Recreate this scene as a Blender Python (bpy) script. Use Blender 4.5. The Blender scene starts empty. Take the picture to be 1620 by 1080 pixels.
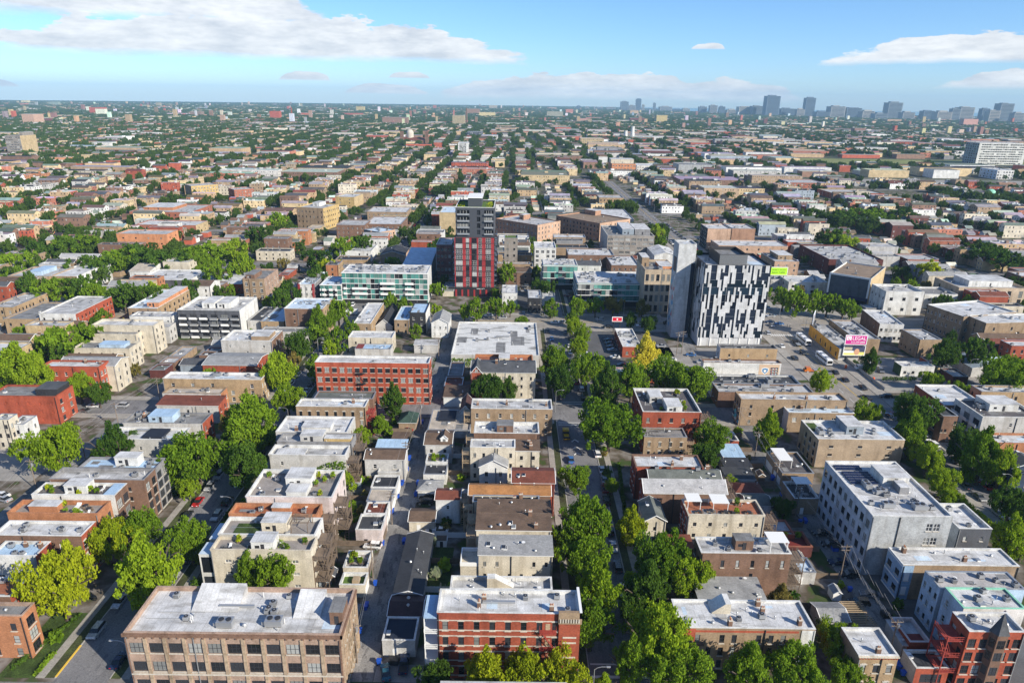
import bpy, bmesh, math, random
import numpy as np
from mathutils import Matrix, Vector
R=math.radians
# ------------------------------------------------------------------ camera, sky, sun, exposure
scene=bpy.context.scene
CAMH=108.0
def make_camera():
    p,r,y=R(19.48),R(0.78),R(0.1)
    fw=Vector((math.sin(y)*math.cos(p),math.cos(y)*math.cos(p),-math.sin(p)))
    rt=Vector((math.cos(y),-math.sin(y),0)); up=rt.cross(fw)
    rt2=rt*math.cos(r)+up*math.sin(r); up2=up*math.cos(r)-rt*math.sin(r)
    cd=bpy.data.cameras.new('camera'); cd.lens=24; cd.sensor_width=36; cd.clip_start=1; cd.clip_end=60000
    co=bpy.data.objects.new('camera',cd); scene.collection.objects.link(co)
    m=Matrix((rt2,up2,-fw)).transposed().to_4x4(); m.translation=(0,0,CAMH); co.matrix_world=m
    scene.camera=co
make_camera()
SUN_EL=29.0; SUN_AZ=127.0      # azimuth clockwise from +Y
w=bpy.data.worlds.new('World'); scene.world=w; w.use_nodes=True
def make_world():
    nt=w.node_tree; N=nt.nodes; L=nt.links; N.clear()
    out=N.new('ShaderNodeOutputWorld'); bg=N.new('ShaderNodeBackground'); L.new(bg.outputs[0],out.inputs[0])
    sky=N.new('ShaderNodeTexSky'); sky.sky_type='NISHITA'; sky.sun_disc=False
    sky.sun_elevation=R(SUN_EL); sky.sun_rotation=R(SUN_AZ); sky.altitude=100; sky.air_density=.8; sky.dust_density=.3; sky.ozone_density=10
    bg.inputs[1].default_value=0.118
    # clouds: flat bottomed banks described by azimuth / elevation, broken up by noise
    tc=N.new('ShaderNodeTexCoord'); sep=N.new('ShaderNodeSeparateXYZ'); L.new(tc.outputs['Generated'],sep.inputs[0])
    def m(op,a,b=None,c=None,clamp=False):
        n=N.new('ShaderNodeMath'); n.operation=op; n.use_clamp=clamp
        for i,v in enumerate((a,b,c)):
            if v is None: continue
            if isinstance(v,(int,float)): n.inputs[i].default_value=v
            else: L.new(v,n.inputs[i])
        return n.outputs[0]
    X,Y,Z=sep.outputs
    az=m('MULTIPLY',m('ARCTAN2',X,Y),57.2958); el=m('MULTIPLY',m('ARCSINE',Z),57.2958)
    cmb=N.new('ShaderNodeCombineXYZ'); L.new(m('MULTIPLY',az,.16),cmb.inputs[0]); L.new(m('MULTIPLY',el,.62),cmb.inputs[1])
    def noise(scale,detail,off=0,rough=.55):
        n=N.new('ShaderNodeTexNoise'); n.inputs['Scale'].default_value=scale; n.inputs['Detail'].default_value=detail; n.inputs['Roughness'].default_value=rough
        a=N.new('ShaderNodeVectorMath'); a.operation='ADD'; L.new(cmb.outputs[0],a.inputs[0]); a.inputs[1].default_value=(off,off*.7,off*.3)
        L.new(a.outputs[0],n.inputs['Vector']); return n.outputs[0]
    n1=noise(.8,10,1.3); n2=noise(3.0,10,7.1,.62)
    wob=m('ADD',m('MULTIPLY',m('SUBTRACT',n1,.5),2.6),m('MULTIPLY',m('SUBTRACT',n2,.5),1.7))
    # banks: centre az, bottom el, half width az, height el
    banks=[(-17.5,2.75,18.5,2.7),(-32,5.0,19,3.4),(8.5,.2,14,1.75),(35,2.75,12.5,1.9),(37,1.15,7.5,1.3),(14.6,3.75,1.3,.5),(-16,1.2,1.9,.7),(-10,.35,3.2,.6),(-8.2,1.5,1.6,.4),(-37,.4,2.8,.45),(70,3,25,3),(-78,4,22,4),(110,5,30,5),(150,4,25,4),(-130,5,30,5)]
    tot=None
    for a0,e0,hw,hh in banks:
        u=m('DIVIDE',m('SUBTRACT',az,a0),hw); v=m('DIVIDE',m('SUBTRACT',el,e0),hh)
        u2=m('MULTIPLY',u,u); top=m('SUBTRACT',1.0,m('MULTIPLY',u2,u2))     # height profile
        edge=m('SUBTRACT',m('ADD',top,m('MULTIPLY',wob,.5)),v)                   # >0 under the top
        bot=m('ADD',m('MULTIPLY',v,5),m('ADD',m('MULTIPLY',wob,.5),.5))
        k=m('MULTIPLY',m('MULTIPLY',edge,4.2,clamp=True),bot,clamp=True)
        k=m('MULTIPLY',k,1,clamp=True)
        tot=k if tot is None else m('MAXIMUM',tot,k)
    # high thin broken cloud everywhere above the picture, sparse
    hi=m('MULTIPLY',m('SUBTRACT',noise(.35,6,21),.56),6,clamp=True); hi=m('MULTIPLY',hi,m('MULTIPLY',m('SUBTRACT',el,14),.1,clamp=True))
    tot=m('MAXIMUM',tot,m('MULTIPLY',hi,.7))
    dens=m('MULTIPLY',tot,.93)
    body=m('ADD',m('MULTIPLY',noise(1.5,6,3.7),.6),m('MULTIPLY',noise(4.5,8,9.2,.6),.4))
    shade=N.new('ShaderNodeMixRGB'); shade.inputs[1].default_value=(3.0,3.15,3.4,1); shade.inputs[2].default_value=(4.75,4.75,4.7,1)
    L.new(m('MULTIPLY',m('SUBTRACT',body,.36),3.6,clamp=True),shade.inputs[0])
    mix=N.new('ShaderNodeMixRGB'); L.new(dens,mix.inputs[0]); wb=N.new('ShaderNodeMixRGB'); wb.blend_type='MULTIPLY'; wb.inputs[0].default_value=1; wb.inputs[2].default_value=(1.02,.90,.79,1); L.new(sky.outputs[0],wb.inputs[1]); L.new(wb.outputs[0],mix.inputs[1]); L.new(shade.outputs[0],mix.inputs[2])
    L.new(mix.outputs[0],bg.inputs[0])
make_world()
sd=bpy.data.lights.new('sun','SUN'); sd.energy=3.9; sd.angle=R(.53); sd.color=(1,.92,.78)
so=bpy.data.objects.new('sun',sd); scene.collection.objects.link(so)
_e,_a=R(SUN_EL),R(SUN_AZ)
so.rotation_euler=Vector((math.sin(_a)*math.cos(_e),math.cos(_a)*math.cos(_e),math.sin(_e))).to_track_quat('Z','Y').to_euler()
so.location=(300,-150,400)
vs=scene.view_settings; vs.view_transform='Standard'; vs.look='None'; vs.gamma=1; vs.exposure=0.98; vs.use_curve_mapping=False
scene.cycles.use_denoising=True; scene.cycles.max_bounces=5; scene.cycles.diffuse_bounces=3; scene.cycles.glossy_bounces=2; scene.cycles.transmission_bounces=2; scene.cycles.volume_bounces=0; scene.cycles.transparent_max_bounces=4
scene.cycles.caustics_reflective=False; scene.cycles.caustics_refractive=False; scene.cycles.sample_clamp_indirect=4
rnd=random.Random(11)
COL=scene.collection
# ------------------------------------------------------------------ materials
MATS={}
def _nodes(name):
    m=bpy.data.materials.new(name); m.use_nodes=True; nt=m.node_tree
    return m,nt,nt.nodes,nt.links,nt.nodes['Principled BSDF']
def mat(name,col,rough=.85,var=.25,scale=.35,fine=.18,kind=None,col2=None,spec=.3,metal=0,streak=0):
    if name in MATS: return MATS[name]
    m,nt,N,L,b=_nodes(name)
    b.inputs['Roughness'].default_value=rough; b.inputs['Metallic'].default_value=metal; b.inputs['Specular IOR Level'].default_value=spec
    tc=N.new('ShaderNodeTexCoord')
    geo=N.new('ShaderNodeNewGeometry')
    n1=N.new('ShaderNodeTexNoise'); n1.inputs['Scale'].default_value=scale; n1.inputs['Detail'].default_value=6; L.new(geo.outputs['Position'],n1.inputs['Vector'])
    n2=N.new('ShaderNodeTexNoise'); n2.inputs['Scale'].default_value=3.2; n2.inputs['Detail'].default_value=4; L.new(geo.outputs['Position'],n2.inputs['Vector'])
    r=N.new('ShaderNodeValToRGB'); c=col
    r.color_ramp.elements[0].position=.28; r.color_ramp.elements[1].position=.72
    r.color_ramp.elements[0].color=tuple(v*(1-var) for v in c)+(1,)
    c2=col2 or tuple(min(v*(1+var*.6),.9) for v in c); r.color_ramp.elements[1].color=tuple(c2)+(1,)
    L.new(n1.outputs[0],r.inputs[0]); cur=r.outputs[0]
    mx=N.new('ShaderNodeMixRGB'); mx.blend_type='MULTIPLY'; mx.inputs[0].default_value=1
    r2=N.new('ShaderNodeValToRGB'); r2.color_ramp.elements[0].position=.3; r2.color_ramp.elements[1].position=.7
    r2.color_ramp.elements[0].color=(1-fine*1.6,)*3+(1,); r2.color_ramp.elements[1].color=(1,1,1,1)
    L.new(n2.outputs[0],r2.inputs[0]); L.new(cur,mx.inputs[1]); L.new(r2.outputs[0],mx.inputs[2]); cur=mx.outputs[0]
    if kind in('brick','board','shingle','seam'):
        # courses / joints in object space: (x+y, z) on walls, (x,y) on roofs
        sp=N.new('ShaderNodeSeparateXYZ'); L.new(tc.outputs['Object'],sp.inputs[0])
        ad=N.new('ShaderNodeMath'); ad.operation='ADD'; L.new(sp.outputs[0],ad.inputs[0]); L.new(sp.outputs[1],ad.inputs[1])
        cb=N.new('ShaderNodeCombineXYZ')
        if kind in('brick','board'): L.new(ad.outputs[0],cb.inputs[0]); L.new(sp.outputs[2],cb.inputs[1])
        else: L.new(sp.outputs[0],cb.inputs[0]); L.new(sp.outputs[1],cb.inputs[1])
        bt=N.new('ShaderNodeTexBrick'); L.new(cb.outputs[0],bt.inputs['Vector'])
        bt.inputs['Scale'].default_value=1; sz={'brick':(.42,.15),'board':(6,.22),'shingle':(.6,.3),'seam':(1.6,30)}[kind]
        bt.inputs['Brick Width'].default_value=sz[0]; bt.inputs['Row Height'].default_value=sz[1]; bt.inputs['Mortar Size'].default_value=.016 if kind!='seam' else .05
        a=.74 if kind!='seam' else .9
        bt.inputs['Color1'].default_value=(1,1,1,1); bt.inputs['Color2'].default_value=(a,a,a,1); bt.inputs['Mortar'].default_value=(.7,.68,.66,1)
        m2=N.new('ShaderNodeMixRGB'); m2.blend_type='MULTIPLY'; m2.inputs[0].default_value=.8; L.new(cur,m2.inputs[1]); L.new(bt.outputs[0],m2.inputs[2]); cur=m2.outputs[0]
    if streak:
        n3=N.new('ShaderNodeTexNoise'); n3.inputs['Scale'].default_value=1; n3.inputs['Detail'].default_value=5
        mp=N.new('ShaderNodeMapping'); mp.inputs['Scale'].default_value=(.16,.5,.5) if streak>0 else (.5,.5,.06); L.new(geo.outputs['Position'],mp.inputs[0]); L.new(mp.outputs[0],n3.inputs['Vector'])
        r3=N.new('ShaderNodeValToRGB'); r3.color_ramp.elements[0].position=.52; r3.color_ramp.elements[1].position=.66
        r3.color_ramp.elements[0].color=(1,1,1,1); s=1-abs(streak); r3.color_ramp.elements[1].color=(s,s*.98,s*.95,1)
        m3=N.new('ShaderNodeMixRGB'); m3.blend_type='MULTIPLY'; m3.inputs[0].default_value=1; L.new(n3.outputs[0],r3.inputs[0]); L.new(cur,m3.inputs[1]); L.new(r3.outputs[0],m3.inputs[2]); cur=m3.outputs[0]
    L.new(cur,b.inputs['Base Color'])
    bp=N.new('ShaderNodeBump'); bp.inputs['Strength'].default_value=.25; bp.inputs['Distance'].default_value=.05; L.new(n2.outputs[0],bp.inputs['Height']); L.new(bp.outputs[0],b.inputs['Normal'])
    MATS[name]=m; return m
WALL=dict(red=(.41,.10,.055),redor=(.48,.11,.06),brown=(.25,.15,.105),tan=(.40,.29,.19),tanlt=(.48,.37,.26),buff=(.48,.34,.20),cream=(.62,.56,.45),yellow=(.62,.45,.2),yellowlt=(.62,.48,.28),
 white=(.70,.70,.68),ltgrey=(.52,.51,.49),grey=(.27,.27,.28),greydk=(.10,.105,.12),dark=(.035,.036,.042),ltblue=(.45,.58,.72),ltblue2=(.32,.47,.66),bluegrey=(.3,.35,.4),palegshade=(.47,.53,.6),
 pink=(.66,.57,.55),orange=(.52,.23,.115),orangelt=(.62,.28,.14),orangey=(.72,.36,.06),maroon=(.14,.045,.04),maroonlt=(.28,.13,.12),stone=(.47,.335,.26),salmon=(.47,.28,.19),salmonlt=(.62,.42,.30),salmonred=(.44,.17,.11),
 crimson=(.36,.04,.045),taupe=(.31,.28,.25),concrete=(.58,.59,.59),towerwhite=(.64,.65,.66),bank=(.52,.42,.31),paleg=(.5,.52,.53),navy=(.05,.075,.13),teal=(.10,.24,.3),greenwall=(.06,.12,.05),screen=(.085,.10,.125))
BRICK={'red','redor','brown','tan','tanlt','buff','yellow','maroon','maroonlt','stone','salmon','salmonlt','salmonred','orange','paleg','yellowlt'}
def wallmat(k):
    if k=='glass': return MATS['glass_green']
    return mat('wall_'+k,WALL[k],rough=.9,var=.22,kind='brick' if k in BRICK else ('board' if k in('ltblue2','navy') else None),streak=-.22)
ROOF=dict(white=((.64,.645,.65),'seam',.28),ltgrey=((.5,.5,.5),'seam',.34),grey=((.25,.25,.25),'seam',.35),dark=((.04,.042,.05),None,.3),charcoal=((.065,.068,.075),'shingle',.2),navy=((.02,.028,.05),None,.2),navyroof=((.02,.025,.04),None,.2),
 brownsh=((.155,.105,.075),'shingle',.3),maroonsh=((.085,.045,.045),'shingle',.3),orangesh=((.42,.20,.075),'shingle',.3),redsh=((.20,.065,.042),'shingle',.3),greysh=((.34,.345,.35),'shingle',.25),lgreysh=((.46,.46,.47),'shingle',.25),greensh=((.16,.175,.16),'shingle',.3),
 greenroof=((.045,.085,.065),'shingle',.3),slate=((.10,.105,.115),'shingle',.3),bluegreysh=((.3,.36,.42),'seam',.2),tanroof=((.48,.42,.35),None,.3),blue=((.40,.56,.74),'seam',.15),ltblue=((.55,.66,.77),None,.2),deck=((.33,.3,.28),'board',.25),darkdeck=((.12,.11,.115),'board',.25),
 terracotta=((.40,.15,.08),'shingle',.3),reddeck=((.24,.04,.035),'board',.2),lawn=((.10,.17,.03),None,.3),peel=((.74,.74,.72),None,.55),patch=((.55,.55,.55),None,.5),torn=((.3,.28,.26),None,.6),greyboard=((.5,.48,.47),'seam',.2),brownflat=((.27,.2,.14),None,.3),mint=((.28,.62,.45),None,.2),redroof=((.22,.05,.045),None,.2))
def roofmat(k):
    c,kind,v=ROOF[k]
    if k in('peel','patch','torn'):
        return mat('roof_'+k,c,rough=.8,var=.1,kind=None,streak={'peel':.62,'patch':.5,'torn':.8}[k],fine=.3)
    return mat('roof_'+k,c,rough=.75,var=v,kind=kind,streak=.34 if k in('white','ltgrey','grey') else 0,fine=.16)
def simple(name,col,rough=.6,metal=0,spec=.5,emit=0):
    if name in MATS: return MATS[name]
    m,nt,N,L,b=_nodes(name)
    b.inputs['Base Color'].default_value=tuple(col)+(1,); b.inputs['Roughness'].default_value=rough; b.inputs['Metallic'].default_value=metal; b.inputs['Specular IOR Level'].default_value=spec
    n=N.new('ShaderNodeTexNoise'); n.inputs['Scale'].default_value=2.5; g=N.new('ShaderNodeNewGeometry'); L.new(g.outputs['Position'],n.inputs['Vector'])
    r=N.new('ShaderNodeMapRange'); r.inputs['To Min'].default_value=max(rough-.1,.02); r.inputs['To Max'].default_value=min(rough+.15,1); L.new(n.outputs[0],r.inputs[0]); L.new(r.outputs[0],b.inputs['Roughness'])
    MATS[name]=m; return m
def glassmat(name,dark,light,thr,rough=.06):
    m,nt,N,L,b=_nodes(name)
    oi=N.new('ShaderNodeObjectInfo'); r=N.new('ShaderNodeValToRGB'); r.color_ramp.interpolation='CONSTANT'
    e=r.color_ramp.elements; e[0].position=0; e[0].color=tuple(dark)+(1,); e[1].position=thr; e[1].color=tuple(light)+(1,)
    k=e.new(thr*.5); k.color=tuple(v*1.9+.008 for v in dark)+(1,)
    k=e.new(thr+(1-thr)*.5); k.color=tuple(v*.55 for v in light)+(1,)
    L.new(oi.outputs['Random'],r.inputs[0]); L.new(r.outputs[0],b.inputs['Base Color']); b.inputs['Roughness'].default_value=rough; b.inputs['Specular IOR Level'].default_value=.7
    g=N.new('ShaderNodeNewGeometry'); n=N.new('ShaderNodeTexNoise'); n.inputs['Scale'].default_value=.6; L.new(g.outputs['Position'],n.inputs['Vector'])
    bp=N.new('ShaderNodeBump'); bp.inputs['Strength'].default_value=.03; L.new(n.outputs[0],bp.inputs['Height']); L.new(bp.outputs[0],b.inputs['Normal'])
    MATS[name]=m; return m
glassmat('window_glass',(.012,.014,.018),(.34,.35,.34),.74)
glassmat('glass_green',(.04,.13,.115),(.16,.36,.31),.6)
glassmat('glass_navy',(.004,.008,.018),(.014,.03,.05),.7,.3)
MATS['glass_navy'].node_tree.nodes['Principled BSDF'].inputs['Specular IOR Level'].default_value=.3
FR_W=simple('frame_white',(.72,.72,.7)); FR_D=simple('frame_dark',(.03,.03,.035)); METAL=simple('galvanised_metal',(.42,.43,.44),.45,.6); DARKMETAL=simple('dark_metal',(.04,.04,.045),.5,.3)
STONE=mat('limestone',(.58,.53,.45),var=.15); WOOD=mat('weathered_timber',(.20,.15,.11),var=.3); REDWOOD=mat('red_painted_timber',(.36,.06,.045),var=.2); BEIGEWOOD=mat('beige_timber',(.45,.34,.22),var=.25)
BLUEBIN=simple('blue_plastic',(.012,.075,.42),.45); BLACKP=simple('black_plastic',(.02,.02,.022),.5); REDP=simple('red_plastic',(.5,.03,.02),.5); YELP=simple('yellow_plastic',(.75,.5,.03),.5)
def leafmat(name,c0,c1):
    m,nt,N,L,b=_nodes(name); N.remove(b); out=N['Material Output']
    oi=N.new('ShaderNodeObjectInfo'); g=N.new('ShaderNodeNewGeometry')
    n=N.new('ShaderNodeTexNoise'); n.inputs['Scale'].default_value=.8; n.inputs['Detail'].default_value=3; L.new(g.outputs['Position'],n.inputs['Vector'])
    ri=N.new('ShaderNodeMath'); ri.operation='MULTIPLY_ADD'; ri.inputs[1].default_value=.5; L.new(oi.outputs['Random'],ri.inputs[0])
    L.new(n.outputs[0],ri.inputs[2])
    rr=N.new('ShaderNodeMath'); rr.operation='MULTIPLY_ADD'; rr.inputs[1].default_value=.28; L.new(g.outputs['Random Per Island'],rr.inputs[0]); L.new(ri.outputs[0],rr.inputs[2])
    r=N.new('ShaderNodeValToRGB'); r.color_ramp.elements[0].position=.35; r.color_ramp.elements[1].position=1.05; r.color_ramp.elements[0].color=tuple(c0)+(1,); r.color_ramp.elements[1].color=tuple(c1)+(1,)
    L.new(rr.outputs[0],r.inputs[0])
    d=N.new('ShaderNodeBsdfDiffuse'); t=N.new('ShaderNodeBsdfTranslucent'); L.new(r.outputs[0],d.inputs[0]); L.new(r.outputs[0],t.inputs[0])
    mx=N.new('ShaderNodeMixShader'); mx.inputs[0].default_value=.42; L.new(d.outputs[0],mx.inputs[1]); L.new(t.outputs[0],mx.inputs[2]); L.new(mx.outputs[0],out.inputs[0])
    MATS[name]=m; return m
LEAF={'g':leafmat('leaves_green',(.06,.135,.012),(.19,.30,.022)),'l':leafmat('leaves_light_green',(.12,.215,.012),(.29,.40,.025)),'d':leafmat('leaves_dark_green',(.03,.078,.014),(.09,.165,.022)),
 'y':leafmat('leaves_yellow_green',(.16,.245,.010),(.37,.42,.02)),'Y':leafmat('leaves_yellow',(.50,.44,.03),(.72,.64,.08)),'o':leafmat('leaves_olive',(.14,.14,.03),(.27,.22,.06)),'w':leafmat('leaves_white_blossom',(.2,.3,.1),(.55,.58,.42)),'f':leafmat('leaves_far',(.03,.075,.018),(.10,.165,.028))}
BARK=mat('bark',(.11,.085,.065),var=.3)
# ------------------------------------------------------------------ mesh helpers
class MB:
    def __init__(s): s.v=[];s.f=[];s.m=[];s.mats=[]
    def mi(s,m):
        if m not in s.mats: s.mats.append(m)
        return s.mats.index(m)
    def poly(s,pts,m):
        i=len(s.v); s.v.extend(pts); s.f.append(tuple(range(i,i+len(pts)))); s.m.append(s.mi(m))
    def box(s,x0,y0,z0,x1,y1,z1,m,bottom=True):
        if x0>x1:x0,x1=x1,x0
        if y0>y1:y0,y1=y1,y0
        i=len(s.v); s.v+=[(x0,y0,z0),(x1,y0,z0),(x1,y1,z0),(x0,y1,z0),(x0,y0,z1),(x1,y0,z1),(x1,y1,z1),(x0,y1,z1)]
        F=[(0,1,5,4),(1,2,6,5),(2,3,7,6),(3,0,4,7),(4,5,6,7)]+([(3,2,1,0)] if bottom else [])
        k=s.mi(m)
        for f in F: s.f.append(tuple(i+j for j in f)); s.m.append(k)
    def bar(s,a,b,t,m):
        a=Vector(a);b=Vector(b);d=(b-a)
        if d.length<1e-4: return
        d.normalize(); u=d.cross(Vector((0,0,1)));
        if u.length<1e-3: u=Vector((1,0,0))
        u.normalize(); v=d.cross(u); h=t/2; i=len(s.v)
        for p in(a,b):
            for su,sv in((-1,-1),(1,-1),(1,1),(-1,1)): s.v.append(tuple(p+u*su*h+v*sv*h))
        k=s.mi(m)
        for f in((0,1,5,4),(1,2,6,5),(2,3,7,6),(3,0,4,7),(3,2,1,0),(4,5,6,7)): s.f.append(tuple(i+j for j in f)); s.m.append(k)
    def cyl(s,x,y,z0,z1,r0,r1,n,m,cap=True):
        i=len(s.v); k=s.mi(m)
        for z,r in((z0,r0),(z1,r1)):
            for j in range(n): a=2*math.pi*j/n; s.v.append((x+r*math.cos(a),y+r*math.sin(a),z))
        for j in range(n): q=(j+1)%n; s.f.append((i+j,i+q,i+n+q,i+n+j)); s.m.append(k)
        if cap: s.f.append(tuple(range(i+n,i+2*n))); s.m.append(k)
    def mesh(s,name):
        me=bpy.data.meshes.new(name); me.from_pydata(s.v,[],s.f)
        for m in s.mats: me.materials.append(m)
        if len(s.mats)>1: me.polygons.foreach_set('material_index',s.m)
        me.update(); return me
    def build(s,name,parent=None,loc=None):
        o=bpy.data.objects.new(name,s.mesh(name)); COL.objects.link(o)
        if parent: o.parent=parent
        if loc: o.location=loc
        return o
def inst(name,me,parent,loc,rz=0,scale=None):
    o=bpy.data.objects.new(name,me); COL.objects.link(o)
    if parent: o.parent=parent
    o.location=loc
    if rz: o.rotation_euler=(0,0,rz)
    if scale: o.scale=scale
    return o
THINGS=[]
def empty(name,loc,rz=0):
    o=bpy.data.objects.new(name,None); COL.objects.link(o); o.location=loc; o.rotation_euler=(0,0,rz); o.empty_display_size=.5; return o
def tag(o,label,cat,group=None):
    o['label']=label; o['category']=cat
    if group: o['group']=group
    THINGS.append(o); return o
def struct(mb,name,kind='structure'):
    o=mb.build(name); o['kind']=kind; return o
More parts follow.
